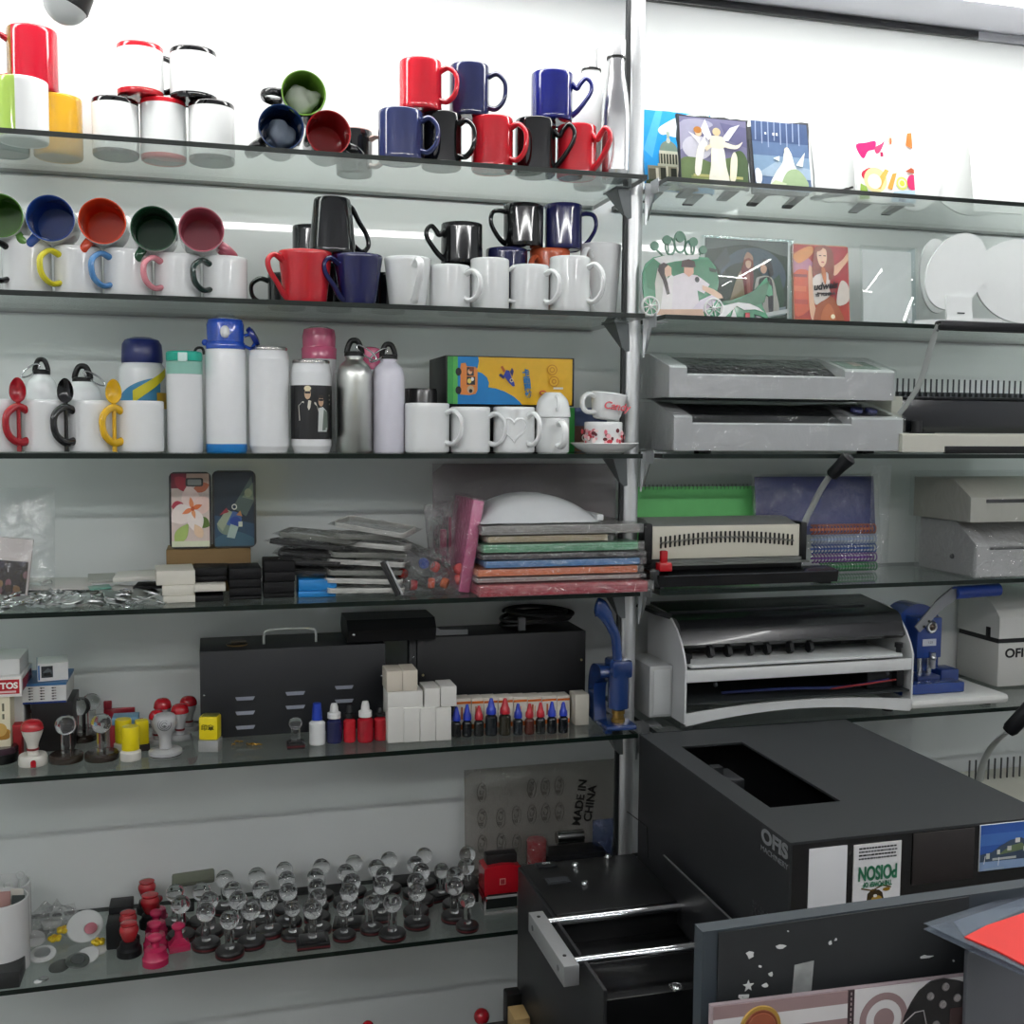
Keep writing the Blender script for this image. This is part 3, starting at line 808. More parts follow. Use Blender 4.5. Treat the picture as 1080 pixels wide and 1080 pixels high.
wrapped_print(t, r, -90, z0_, z1_, 250, [
    ('#101113', rect(0, 0, 1, 1)),
    ('#d9d4c6', [(.34, .34), (.33, .62), (.38, .70), (.46, .72), (.53, .68), (.57, .50), (.57, .34)]),
    ('#16171a', [(.34, .02), (.345, .34), (.57, .34), (.56, .02)]),
    ('#caa98a', circ(.44, .84, .035, .10)), ('#e7dcb8', circ(.44, .94, .038, .05)), ('#15161a', rect(.41, .845, .47, .885)),
    ('#cfd3d0', [(.55, .14), (.56, .58), (.61, .60), (.66, .52), (.66, .14)]),
    ('#6d7a70', [(.60, .16), (.62, .56), (.67, .50), (.675, .18)]),
    ('#c7a283', circ(.585, .70, .03, .09)), ('#15161a', rect(.56, .71, .61, .75)), ('#2a211b', circ(.585, .79, .032, .035)),
    ('#b9b4a4', rect(.69, .80, .70, .83)), ('#b9b4a4', rect(.69, .72, .70, .75)), ('#b9b4a4', rect(.69, .64, .70, .67))])
# pink lidded bottles behind
def pink_bottle(label, u0, u1, v1, v0, y):
    x, r = spot(u0, u1, S3, y)
    h1, h0 = vz(v1, x, y, S3), vz(v0, x, y, S3)
    t = thing('bottle', label, 'bottle', (x, y, S3))
    build('body', G().lathe([(0, 0), (r, 0), (r, h1-.002), (0, h1-.002)], 36), WB, t)
    k = h0-h1
    build('lid', G().lathe([(0, h1-.002), (r*1.02, h1-.002), (r*1.04, h1+.3*k), (r*.96, h1+.36*k), (r*.99, h1+.68*k), (r*.9, h1+.92*k), (r*.5, h0), (0, h0)], 36), mat('#cf5f83', rough=0.16, coat=0.5, var=0.06), t)
    return t
pink_bottle('white bottle with clear pink lid behind the photo tumbler', 319, 355, 378, 345, YF+0.17)
t = pink_bottle('white bottle with round pink lid behind the aluminium bottles', 379, 402, 389, 366, YF+0.18)
# dark tumbler with steel knob
y = YF+0.16
x, r = spot(426, 461, S3, y)
h1_, h0_ = vz(424, x, y, S3), vz(410, x, y, S3)
t = thing('tumbler', 'dark tumbler with a steel neck behind the white mug', 'tumbler', (x, y, S3))
build('body', G().lathe([(0, 0), (r, 0), (r, h0_-.006), (r*.95, h0_), (0, h0_)], 36), mat('#2a2a2b', rough=0.2, coat=0.4), t)
build('neck', G().lathe([(0, h0_), (r*.34, h0_), (r*.34, h0_+.012), (0, h0_+.012)], 24, M=Matrix.Translation((-.004, -r*.5, -.012))), STEEL, t)

# ------------------------------------------------------------------ printed carton and things by the post
yb = YF+0.135
x0_, x1_ = Xat(469.5, yb, S3+.05), Xat(605, yb, S3+.05)
z0_, z1_ = Zat(427, x0_, yb), Zat(374.5, x0_, yb)
w_, h_ = x1_-x0_, z1_-z0_
tb_ = thing('carton', 'black carton lying flat under the printed carton behind the white mugs', 'box', ((x0_+x1_)/2-.01, yb, S3))
build('carton_body', G().box(-w_/2+.02, w_/2-.01, .012, .13, 0, z0_-S3-.0006, bev=.0015), satin('#17181a'), tb_)
t = thing('carton', 'black-edged carton printed with an orange bus and a blue rocket', 'box', ((x0_+x1_)/2, yb, z0_), 0)
build('carton_body', G().box(-w_/2, w_/2, 0, .165, 0, h_, bev=.0012), satin('#1b1c1e'), t)
def arc(cx, cy, r, a0, a1, n=14): return circ(cx, cy, r, r*w_/h_, n, a0, a1)
YEL, BL, GR, OR = '#e8b62a', '#1782c8', '#3f9a4c', '#e08a45'
k = w_/h_
picture('front_print', t, face_at(0, -.0006, h_/2), w_*.968, h_*.955, [
    (YEL, rect(0, 0, 1, 1)),
    (BL, [(.06, 0), (.06, 1), (.24, 1), (.245, .9), (.235, .78), (.22, .70), (.27, .66), (.31, .57), (.325, .46), (.32, .36), (.38, .34), (.45, .28), (.52, .18), (.575, .06), (.59, 0)]),
    (GR, rect(0, 0, .045, 1)), ('#56b257', rect(.045, 0, .08, 1)),
    (OR, [(.10, .20), (.10, .78), (.105, .86), (.14, .87), (.15, .80), (.22, .79), (.235, .72), (.235, .30), (.22, .22), (.17, .19)]),
    ('#1d2024', circ(.085, .68, .023, .085)), ('#1d2024', circ(.085, .29, .023, .085)),
    ('#31343a', rect(.15, .60, .205, .78)), ('#31343a', rect(.15, .41, .215, .58)), ('#c9b08e', circ(.18, .31, .028, .085)),
    ('#e3b184', circ(.175, .69, .018, .06)), ('#8a4a2c', circ(.185, .73, .018, .04)), ('#e9d36a', circ(.17, .49, .016, .055)), ('#e7e7e2', circ(.193, .53, .012, .04)), ('#2d2f33', circ(.18, .28, .014, .04)),
    ('#31409c', [(.44, .62), (.46, .74), (.485, .72), (.50, .60), (.525, .47), (.53, .40), (.515, .385), (.485, .46), (.455, .56)]),
    ('#2b2f63', [(.40, .62), (.415, .66), (.45, .60), (.44, .54)]), ('#2b2f63', [(.49, .70), (.505, .79), (.52, .72), (.51, .60)]),
    ('#b5602c', [(.415, .80), (.43, .83), (.455, .72), (.44, .68)]), ('#f0ddb0', circ(.503, .52, .014, .045)), ('#1b2050', circ(.503, .52, .008, .026)),
    ('#c98a1e', arc(.83, .76, .042, 0, 360, 24)), (YEL, arc(.83, .76, .034, 0, 360, 24)), ('#c98a1e', arc(.83, .76, .022, 0, 360, 24)), (YEL, arc(.83, .76, .013, 0, 360, 24)),
    ('#c98a1e', arc(.845, .51, .042, 0, 360, 24)), (YEL, arc(.845, .51, .034, 0, 360, 24)), ('#c98a1e', arc(.845, .51, .020, 0, 360, 24)), (YEL, arc(.845, .51, .010, 0, 360, 24)),
    ('#f3ecd8', rect(.84, .345, .92, .385)),
    ('#c9453a', circ(.755, .26, .028, .055)), (YEL, circ(.748, .26, .010, .025)), (YEL, circ(.763, .26, .010, .025))])
text('lettering', '卡\n画\n惠\n幼', h_*.155, mat('#1c72b0', rough=0.3), t, face_at(w_*.125, -.0040, h_*.45, R(8)), bold=.0006)
# upturned cup on the short mug
y = md.location.y; zt = S3+md['h']+.0006
x = Xat(583, y, zt+.02); r = dia(564, 602, y, zt)/2
hc_ = Zat(414, x, y)-zt
t = thing('cup', 'white rounded cup turned upside down on the short white mug', 'cup', (x, y, zt))
build('bowl', G().lathe([(r, 0), (r*1.0, .002)]+sh([(r*.99, .004), (r*.95, .35*hc_), (r*.8, .72*hc_), (r*.5, .96*hc_), (r*.44, hc_)])+[(r*.40, hc_), (r*.38, hc_-.002), (0, hc_-.002)], 40), WHITE, t)
build('handle', G().tube(smooth([(-.002, -r*.93, .3*hc_), (-.003, -r*1.25, .35*hc_), (-.003, -r*1.3, .6*hc_), (-.002, -r*1.02, .82*hc_), (-.002, -r*.72, .8*hc_)], 4), .004, .003, 8), WHITE, t)
# green sided carton and small dark box
ys = YF+0.11
x0 = Xat(596, ys, S3+.04); x1 = Xat(606, ys, S3+.04)
hh = Zat(430, x0, ys)-S3
t = thing('carton', 'slim carton with a bright green side standing beside the short mug', 'box', (x0, ys, S3))
build('carton_body', G().box(0, x1-x0, 0, .12, 0, hh, bev=.001), mat('#2f9a44', rough=0.45), t)
ys = YF+0.14
x0 = Xat(606, ys, S3+.04); x1 = Xat(640, ys, S3+.04)
hh = Zat(430, x0, ys)-S3
t = thing('small_box', 'dark blue and brown box with white lettering behind the saucer', 'box', ((x0+x1)/2, ys, S3))
build('box_body', G().box(-(x1-x0)/2, (x1-x0)/2, 0, .06, 0, hh, bev=.001), satin('#3a4a6e'), t)
picture('front_print', t, face_at(0, -.0005, hh*.3), x1-x0, hh*.58, [('#5d3f38', rect(0, 0, 1, 1)), ('#8e6a56', [(.0, .2), (.3, .5), (.5, .2), (.8, .6), (1, .3), (1, 0), (0, 0)])])
text('lettering', 'GIL', hh*.22, mat('#e8e2d8'), t, face_at(-.006, -.0012, hh*.32))
# saucer with two cups
y = YF+0.045
x = Xat(637.5, y, S3+.01); r = dia(601, 674, y, S3+.01)/2
hz = Zat(467.5, x, y)-S3
t = thing('saucer', 'wide white saucer under the printed cups by the post', 'saucer', (x, y, S3))
build('saucer_dish', G().lathe([(0, .0015), (r*.5, .0015), (r*.52, 0), (r*.56, 0), (r*.60, .002)]+sh([(r*.62, .002), (r*.8, hz*.45), (r*.95, hz*.86), (r, hz)])+[(r*.985, hz+.0008), (r*.9, hz*.88), (r*.6, .006), (0, .0055)], 44), WHITE, t)
zc = S3+.0058
xc = Xat(636, y, zc+.02); r = dia(615.5, 656, y, zc+.02)/2
Hc = Zat(445, xc, y)-zc
t = make_mug('cup', 'white cup with a red and pink photo band standing on the saucer', (xc, y, zc), r, Hc, W, hk=None, cat='cup')
shp = []
rnd = random.Random(4)
for q in range(46):
    c = rnd.choice(['#b3202f', '#d3707c', '#e4a6ac', '#f0d6d4', '#5e1420', '#c2404c'])
    if rnd.random() < .5: cx, cy = rnd.uniform(.05, .3), rnd.uniform(.15, .85)
    else: cx, cy = rnd.uniform(.42, .9), rnd.uniform(.15, .85)
    shp.append((c, circ(cx, cy, rnd.uniform(.02, .045), rnd.uniform(.08, .16), 7)))
wrapped_print(t, r, -90, .010, Hc-.012, 185, shp)
zc2 = zc+Hc+.0006
x2 = Xat(639, y, zc2+.02); r2 = dia(620, 659, y, zc2+.02)/2
H2 = .052
t = make_mug('cup', 'tilted white tea cup with red script resting on the printed cup', (x2, y, zc2+.004), r2, H2, W, hk='c', hang=192, p=.022, tb=.74, rot=(0, R(7), 0), cat='cup')
text('lettering', 'Candy', .021, mat('#c01f33', rough=0.3), t, Matrix.Translation((.006, -r2*.93, H2*.5)) @ FACE @ Matrix.Rotation(R(-10), 4, 'X'), shear=.3, bold=.0004, ext=.0008)
# ------------------------------------------------------------------ fourth shelf: phone cases, packs
S4, S5, S6 = zbase(3), zbase(4), zbase(5)
def rrect(w, h, r, n=5):
    out = []
    for cx, cy, a0 in ((w/2-r, h/2-r, 0), (-w/2+r, h/2-r, 90), (-w/2+r, -h/2+r, 180), (w/2-r, -h/2+r, 270)):
        out += [(cx+r*math.cos(R(a0+90*i/n)), cy+r*math.sin(R(a0+90*i/n))) for i in range(n+1)]
    return out
def cbox(name, label, u0, u1, v0, v1, yf, depth, m, zb=None, cat='box', group=None, bev=.0012, part='box_body'):
    """a box whose front face spans u0..u1, v0 (top)..v1 (foot) at y = yf"""
    um = (u0+u1)/2
    zz = Zat(v1, Xat(um, yf, 1.1), yf) if zb is None else zb
    a, b = Xat(u0, yf, zz), Xat(u1, yf, zz)
    zt = Zat(v0, (a+b)/2, yf)
    t = thing(name, label, cat, ((a+b)/2, yf, zz), 0, group)
    build(part, G().box(-(b-a)/2, (b-a)/2, 0, depth, 0, zt-zz, bev=bev), m, t)
    t['w'] = b-a; t['h'] = zt-zz
    return t
# kraft box with two printed phone cases standing on it
yk = YF+0.18
kb = cbox('carton', 'plain kraft brown box under the two upright phone cases', 176, 265, 579, 640, yk, .09, paper('#7b6340'), zb=S4)
zk = S4+kb['h']+.0004
def phone_case(label, u0, u1, v0, shapes, lens):
    a, b = Xat(u0, yk+.01, zk+.08), Xat(u1, yk+.01, zk+.08)
    w = b-a; h = Zat(v0, (a+b)/2, yk+.01)-zk
    t = thing('phone_case', label, 'phone case', ((a+b)/2, yk+.012, zk), (R(-5), 0, 0))
    o = [(x, z+h/2) for x, z in rrect(w, h, w*.14)]
    build('bumper', G().prism(o, -.009, .002), pla('#0b0b0d', .4), t)
    picture('back_print', t, face_at(0, -.0093, h/2), w*.9, h*.955, shapes, soft=True)
    if lens:
        g = G().prism([(x-w*.02+w*.12, z+h*.865) for x, z in rrect(w*.42, h*.11, w*.05)], -.0115, -.0085)
        g.prism([(x-w*.02+w*.12, z+h*.865) for x, z in rrect(w*.33, h*.075, w*.03)], -.0118, -.0112, 1)
        build('camera_cutout', g, [pla('#0b0b0d', .4), mat('#8b8d88', rough=.3)], t)
    return t
def petal(cx, cy, L, wd, ang, n=10):
    pts = []
    for i in range(n+1):
        q = i/n; pts.append((L*q, wd*math.sin(PI*q**.8)))
    for i in range(n-1, 0, -1):
        q = i/n; pts.append((L*q, -wd*math.sin(PI*q**.8)))
    ca, sa = math.cos(R(ang)), math.sin(R(ang))
    return [(cx+x*ca-y*sa, cy+(x*sa+y*ca)*.55) for x, y in pts]
phone_case('phone case with a pink and white flower print on the kraft box', 178.5, 223, 498, [
    ('#d8c6bd', rect(0, 0, 1, 1)), ('#7c1830', rect(0, .80, .45, 1)), ('#a32a3e', petal(.1, .95, .6, .16, -40)), ('#c9a797', rect(.4, .82, 1, 1)), ('#b9674a', petal(1.0, .85, .5, .12, 200)),
    ('#b3364a', petal(.0, .55, .38, .13, 5)), ('#5f7a3a', petal(1.0, .28, .45, .14, 150)), ('#a8bf6a', petal(.1, .05, .6, .16, 55)), ('#d8dcc0', rect(0, 0, 1, .08)),
    ('#eed6cf', petal(.55, .52, .62, .24, 100)), ('#f3e4dd', petal(.55, .52, .7, .25, 205)), ('#efcfc4', petal(.55, .52, .6, .22, 20)), ('#f5e8e2', petal(.55, .52, .68, .22, -75)),
    ('#e08a5a', petal(.55, .52, .3, .06, 100)), ('#df7f50', petal(.55, .52, .3, .06, 205)), ('#d9703c', petal(.55, .52, .28, .06, 20)), ('#e9a06f', petal(.55, .52, .26, .05, -75)), ('#c2562a', circ(.56, .52, .05, .03)),
    ('#e9c9a8', petal(.8, .12, .4, .12, 120))], True)
phone_case('dark blue phone case with an abstract print on the kraft box', 224, 270, 496.5, [
    ('#1c2a38', rect(0, 0, 1, 1)), ('#27435a', [(0, 0), (0, .42), (1, .30), (1, 0)]), ('#35586b', [(0, .1), (.5, .2), (1, .1), (1, 0), (0, 0)]),
    ('#4a5a55', [(.45, .52), (.95, .95), (1, .6), (.8, .4)]), ('#6d7a66', [(.7, .66), (.98, .86), (1, .62)]), ('#8d9477', circ(.86, .72, .10, .06)),
    ('#6e7f72', circ(.32, .28, .26, .13)), ('#3c5a8f', circ(.45, .37, .24, .10)), ('#8f9a84', [(.05, .3), (.3, .5), (.45, .46), (.2, .2)]), ('#8a2f3a', [(.12, .42), (.3, .52), (.36, .46)]), ('#24408a', circ(.52, .33, .14, .07)),
    ('#b9bfae', rect(.6, .26, .7, .33)), ('#9db0a8', [(.3, .12), (.5, .1), (.6, .26), (.4, .3)]), ('#a6764e', [(.55, .42), (.65, .48), (.7, .4)]), ('#cfd2c4', circ(.5, .53, .07, .04)), ('#243544', circ(.5, .53, .045, .025))], False)
# white little boxes
yw = YF+0.055
CARD = paper('#d7d4c8')
wb_ = [cbox('small_box', 'cream white box at the foot of the stack beside the black boxes', 172, 206, 628.5, 640, yw, .085, CARD, zb=S4, group=None)]
z_ = S4+wb_[0]['h']+.0004
t = cbox('small_box', 'cream white box in the middle of the stack of three', 171, 205, 617.5, 0, yw+.004, .085, CARD, zb=z_); z_ += t['h']+.0004
t = cbox('small_box', 'cream white box on top of the stack of three, set askew', 165, 206, 602, 0, yw+.01, .10, CARD, zb=z_)
t.rotation_euler.z = R(4)
# black boxes in columns
BB = mat('#0f0f11', rough=.6, var=.05, spec=.25)
def column(name, u0, u1, vtops, yf, depth, m, lab, base=None, cat='box'):
    z = base or S4
    for i, v in enumerate(vtops):
        pos = ['at the foot', 'second up', 'third up', 'fourth up', 'fifth up'][i]
        if i == len(vtops)-1 and i: pos = 'on top'
        jt = random.uniform(-.5, .5)
        t = cbox(name, lab % pos, u0+jt, u1+jt, v, 0, yf+random.uniform(0, .006), depth, m, zb=z, cat=cat, bev=.002)
        t.rotation_euler.z = R(random.uniform(-2, 2))
        z += t['h']+.0005
    return z
column('small_box', 204, 236, [628.5], yw, .09, BB, 'flat black box %s under the lone white box')
t0 = cbox('small_box', 'lone white box lying between the black boxes', 205, 238, 617, 0, yw, .085, CARD, zb=S4+.0187); 
column('small_box', 202, 240, [608, 599.5], yw+.03, .08, BB, 'matte black box %s behind the lone white box', base=S4+.033)
column('small_box', 242, 276, [629, 620, 611, 599.5], yw+.01, .085, BB, 'matte black box %s of the column beside the white ones')
column('small_box', 278.5, 311, [625.5, 614, 603.5, 592], yw+.012, .085, BB, 'matte black box %s of the column beside the blue ones')
zb_ = column('small_box', 315, 355, [623.5, 611.5], yw+.008, .08, mat('#1b7fc6', rough=.4), 'bright blue slim box %s of its pair')
# blue lids have a lip at the foot
# heap of phone bumpers in sleeves
def bumper(label, p, tilt, col, L=.148, sleeve=True, clear=False):
    t = thing('phone_bumper', label, 'phone case', p, (R(tilt[0]), R(tilt[1]), R(tilt[2])), 'phone bumpers heaped in sleeves')
    w = .072
    o, i_ = rrect(w, L, .011, 4), rrect(w-.006, L-.006, .008, 4)
    n = len(o)
    g = G()
    vs = [(x, y, -.0045) for x, y in o]+[(x, y, .0045) for x, y in o]+[(x, y, -.0045) for x, y in i_]+[(x, y, .0045) for x, y in i_]
    fs = []
    for k in range(n):
        k2 = (k+1) % n
        fs += [(k, k2, n+k2, n+k), (2*n+k, 3*n+k, 3*n+k2, 2*n+k2), (n+k, n+k2, 3*n+k2, 3*n+k), (k, 2*n+k, 2*n+k2, k2)]
    g.add(vs, fs)
    if not clear: g.prism(i_, -.0045, -.003, axis='z')
    build('bumper_frame', g, col, t)
    if sleeve:
        build('sleeve', G().pillow(w+.012, L+.02, .013, nx=8, ny=10, wob=.5, p=6), SLEEVE, t)
    return t
BK, GY, WH = pla('#0e0f10'), pla('#84867f', .3), pla('#d3d3cd', .3)
spec = [('black phone bumper lying lowest over the blue boxes', 334, 0, .115, (2, -1, 80), BK), ('black phone bumper second over the blue boxes', 335, 1, .115, (3, 2, 84), BK), ('black phone bumper third in the dark heap', 336, 2, .12, (3, -2, 78), BK),
        ('charcoal phone bumper near the top of the dark heap', 328, 3, .13, (5, 3, 70), BK), ('clear grey phone bumper topmost over the blue boxes', 338, 4, .13, (5, -3, 66), GY),
        ('white phone frame lying at the foot of the sleeved heap', 385, -2, .085, (1, 0, 88), WH), ('clear phone frame in a crumpled sleeve second from the foot', 384, -1, .09, (2, 1, 82), WH), ('grey clear phone frame third from the foot of the sleeved heap', 384, 0, .095, (2, -1, 94), GY),
        ('pale phone frame in the middle of the sleeved heap', 387, 1, .10, (3, 2, 78), WH), ('grey phone frame in the upper sleeved heap', 386, 2, .105, (3, -2, 98), GY), ('pale phone frame near the top of the sleeved heap', 392, 3, .11, (4, 2, 66), WH),
        ('grey sleeve-wrapped bumper second from the top of the heap', 382, 4, .115, (5, -2, 112), GY), ('white phone frame sticking up at the very top of the heap', 396, 5, .12, (7, -7, 58), WH),
        ('grey bumper sloping down beside the keyring bag', 428, -1, .17, (10, 22, 8), GY), ('dark bumper sloping down behind the keyring bag', 447, 1.2, .19, (8, 24, 12), BK)]
for lab, u, lev, t_, tl, m in spec:
    zz = S4+.045+lev*.0165
    x = Xat(u, YF+t_, zz)
    p = aty(u, 600, YF+t_); p.x = x
    bumper(lab, (x, YF+t_, zz), tl, m, clear=(m is not BK))
p0, p1 = aty(404, 592, YF+.05), aty(421, 631, YF+.035)
t = thing('metal_bar', 'black bar with a silver edge leaning beside the keyring bag', 'bar', p1)
t.location.z = max(t.location.z, S4)
d = p0-t.location
g = G().tube([(0, 0, .004), tuple(d)], .007, .003, 4, side=(1, 0, .3)); build('bar_core', g, BK, t)
build('silver_edge', G().tube([(.006, -.004, .004), (d.x+.006, d.y-.004, d.z)], .002, None, 6), STEEL, t)

# bag of coloured keyrings
bx, bz_ = Xat(452, YF+.07, S4), S4
t = thing('plastic_bag', 'clear bag of red, orange and blue keyrings beside the pink box', 'bag', (bx, YF+.075, bz_))
build('bag_film', G().pillow(.115, .10, .085, nx=12, ny=10, wob=.4, p=2.4, M=Matrix.Translation((0, 0, .042)) @ Matrix.Rotation(R(62), 4, 'X')), SLEEVE, t)
rnd = random.Random(11)
krs = [('#c8441e', 'orange'), ('#b3202a', 'red'), ('#d2622a', 'orange'), ('#24439c', 'blue'), ('#c8281f', 'red'), ('#c85a5a', 'rosy'), ('#c85a5a', 'rosy'), ('#8c2018', 'dark red')]
kpos = [(455, 615), (436, 617), (469, 615), (447, 594), (459, 598), (484, 600), (484, 611), (425, 605)]
for (c, nm), (u, v) in zip(krs, kpos):
    yk2 = YF+.06+rnd.uniform(0, .03)
    p = aty(u, v, yk2); p.z = max(p.z, S4+.009)
    k = thing('keyring_tag', '%s plastic keyring tag %s in the clear bag' % (nm, {455: 'at the bottom', 436: 'toward the bumpers', 469: 'beside the pink box foot', 447: 'at the top', 459: 'just below the blue one', 484: 'against the pink box' if v == 600 else 'under the other rosy one', 425: 'at the edge'}[u]), 'keyring', p, (rnd.uniform(-.6, .6), rnd.uniform(-.6, .6), rnd.uniform(0, 3)), 'keyring tags in the clear bag')
    build('tag_body', G().lathe([(0, -.0065), (.009, -.0065), (.0105, -.004), (.0105, .004), (.009, .0065), (0, .0065)], 20, M=Matrix.Rotation(PI/2, 4, 'X')), mat(c, rough=.2, coat=.4), k)
    build('ring', G().tube([(.0065*math.cos(a)+.016, 0, .0065*math.sin(a)) for a in [2*PI*i/14 for i in range(14)]], .0008, None, 6, closed=True), CHROME, k)
# pink box, tilted, in film
p = Vector((Xat(490, YF+.05, S4), YF+.05, S4))
t = thing('slim_box', 'bright pink slim box tilted upright beside the colour packs', 'box', p, (0, R(9), 0))
hh = Zat(526, p.x+.01, YF+.05)-S4
build('box_body', G().box(-.012, .010, 0, .16, .002, hh*.99, bev=.002), mat('#d1598f', rough=.35), t)
build('wrap', G().box(-.0135, .0115, -.0015, .1615, .001, hh*.99+.006, bev=.003), SLEEVE, t)
# big clear bag standing at the back
a, b = Xat(458, YF+.24, S4+.1), Xat(652, YF+.24, S4+.1)
hh = Zat(489, (a+b)/2, YF+.24)-S4
t = thing('plastic_bag', 'large hazy clear bag standing against the wall behind the colour packs', 'bag', ((a+b)/2, YF+.25, S4), (R(-3), 0, 0))
build('bag_film', G().pillow(b-a, hh, .03, nx=16, ny=12, wob=.3, p=8, M=Matrix.Translation((0, 0, hh/2)) @ Matrix.Rotation(PI/2, 4, 'X')), film('hazy_film', tint=(.86, .83, .84), gloss=.12, bump=.8, scale=14, milk=.30, milkc=(.40, .35, .36)), t)
y = YF+.17
a, b = Xat(458, y, S4+.08), Xat(482, y, S4+.08)
t = thing('plastic_bag', 'crumpled clear bag with pink pieces leaning on the pink box', 'bag', ((a+b)/2, y, S4))
build('bag_film', G().pillow(.075, .17, .05, nx=10, ny=12, wob=.5, p=4, M=Matrix.Translation((0, 0, .085)) @ Matrix.Rotation(PI/2, 4, 'X') @ Matrix.Rotation(R(6), 4, 'Z')), SLEEVE, t)
g = G().box(-.025, .02, -.004, .006, .004, .055, bev=.004).box(-.012, .002, -.004, .004, .06, .115, bev=.003).box(.006, .012, -.004, .004, .05, .14, bev=.002)
build('pink_pieces', g, mat('#a5506a', rough=.3), t)
# packs of coloured sheets
def pack(label, u0, u1, v0, v1, c, zb, yf, depth, nl=5, rot=0, over=.006, tilt=0):
    um = (u0+u1)/2
    a, b = Xat(u0, yf, zb), Xat(u1, yf, zb)
    zt = Zat(v0, (a+b)/2, yf); h = max(.006, zt-zb)
    t = thing('sheet_pack', label, 'pack of sheets', ((a+b)/2, yf, zb), (0, R(tilt), rot), 'packs of coloured sheets')
    g = G(); m = mat(c, rough=.55, var=.12, scale=90)
    for i in range(nl):
        z = .0015+(h-.003)*i/nl
        j = rnd.uniform(-.0015, .0015)
        g.box(-(b-a)/2+over+j, (b-a)/2-over*2.2+j, over*.5+j, depth, z, z+(h-.003)/nl*.93)
    build('sheets', g, m, t)
    gs = G().box(-(b-a)/2, (b-a)/2, -.001, depth+.004, .0005, h-.0005, bev=.0025)
    gs.add([((b-a)/2-.004, .002, h*.5), ((b-a)/2+.013, .006, h*.42+.002), ((b-a)/2+.010, depth*.8, h*.55), ((b-a)/2-.004, depth, h*.5)], [(0, 1, 2, 3)])
    build('sleeve', gs, SLEEVE, t)
    return zb+h+.0004
z = S4
z = pack('dark red pack of sheets at the foot of the pile, overhanging the shelf edge', 503, 690, 615, 633, '#a8152f', z, YF-.012, .24, 3)
z = pack('pinkish clear pack of sheets second from the foot of the pile', 501, 682, 607, 616, '#a2918c', z, YF+.012, .2, 2)
z = pack('orange pack of sheets low in the pile', 501, 679, 598, 0, '#dd7136', z, YF+.012, .2, 3)
z = pack('blue pack of sheets in the middle of the pile', 510, 682, 589.5, 0, '#3579b4', z, YF+.010, .2, 3)
z = pack('black pack of sheets in the middle of the pile', 507, 682, 582.5, 0, '#23262a', z, YF+.012, .2, 3)
z = pack('green pack of sheets in the upper pile', 507, 680, 572.5, 0, '#4f9f72', z, YF+.012, .2, 3)
z = pack('cream pack of sheets in the upper pile', 512, 648, 564, 0, '#b9aa84', z, YF+.02, .2, 4)
z = pack('clear pack of sheets under the white padded bag', 507, 679, 553, 0, '#8f8d88', z, YF+.015, .2, 4, over=.004)
a, b = Xat(508, YF+.03, z), Xat(637, YF+.03, z)
t = thing('padded_bag', 'plump white padded bag on top of the colour packs', 'bag', ((a+b)/2, YF+.125, z))
g = G()
vs, fs = [], []
nx, ny = 22, 14
hh = Zat(520, (a+b)/2, YF+.12)-z
for j in range(ny+1):
    for i in range(nx+1):
        q, s_ = i/nx*2-1, j/ny*2-1
        k = max(0, (1-abs(q)**2.0))**.75*(1-abs(s_)**4)
        vs.append((q*(b-a)/2, s_*.09, .0006+hh*k*(1-.10*q)+.0012*random.random()))
for j in range(ny):
    for i in range(nx):
        c0 = j*(nx+1)+i
        fs.append((c0, c0+1, c0+nx+2, c0+nx+1))
o0 = len(vs)
vs += [(-(b-a)/2, -.09, 0), ((b-a)/2, -.09, 0), ((b-a)/2, .09, 0), (-(b-a)/2, .09, 0)]
fs.append((o0+3, o0+2, o0+1, o0))
g.add(vs, fs)
build('bag_body', g, mat('#d9dcdd', rough=.35, var=.03, bump=.5, bscale=22.0), t)
build('seam_tab', G().box((b-a)/2-.012, (b-a)/2+.002, -.088, .02, .004, .016, bev=.002), mat('#d9dcdd', rough=.35), t)

# near end: clear bag with a framed print, silver keyrings
y = YF+.09
a, b = Xat(-26, y, S4+.05), Xat(27, y, S4+.05)
z0_, z1_ = Zat(627, 0, y), Zat(566, -.3, y)
t = thing('framed_print', 'white framed print of dark flowers inside a clear bag at the near end', 'frame', ((a+b)/2, y, S4), (R(-8), R(6), 0))
w_ = b-a; h_ = z1_-S4
build('frame', G().box(-w_/2, w_/2, 0, .008, .002, h_, bev=.002), mat('#cfc6c3', rough=.4), t)
fl = [('#2b2220', rect(0, 0, 1, 1))]+[(rnd.choice(['#6a5142', '#8b6a48', '#3d3a44', '#7d5a5e', '#4a4038']), circ(rnd.random(), rnd.random(), .07, .11, 7)) for _ in range(34)]
picture('print', t, face_at(0, -.0006, h_*.38), w_*.9, h_*.56, fl)
t = thing('plastic_bag', 'clear bag round the framed print at the near end of the phone case shelf', 'bag', ((a+b)/2+.012, y+.004, S4), (R(-8), 0, 0))
hb = Zat(514, -.35, y)-S4
build('bag_film', G().pillow(w_+.05, hb, .03, nx=10, ny=10, wob=.4, p=8, M=Matrix.Translation((.01, .004, hb/2)) @ Matrix.Rotation(PI/2, 4, 'X')), FILM, t)
SIL = metal('#d6d8d7', .38)
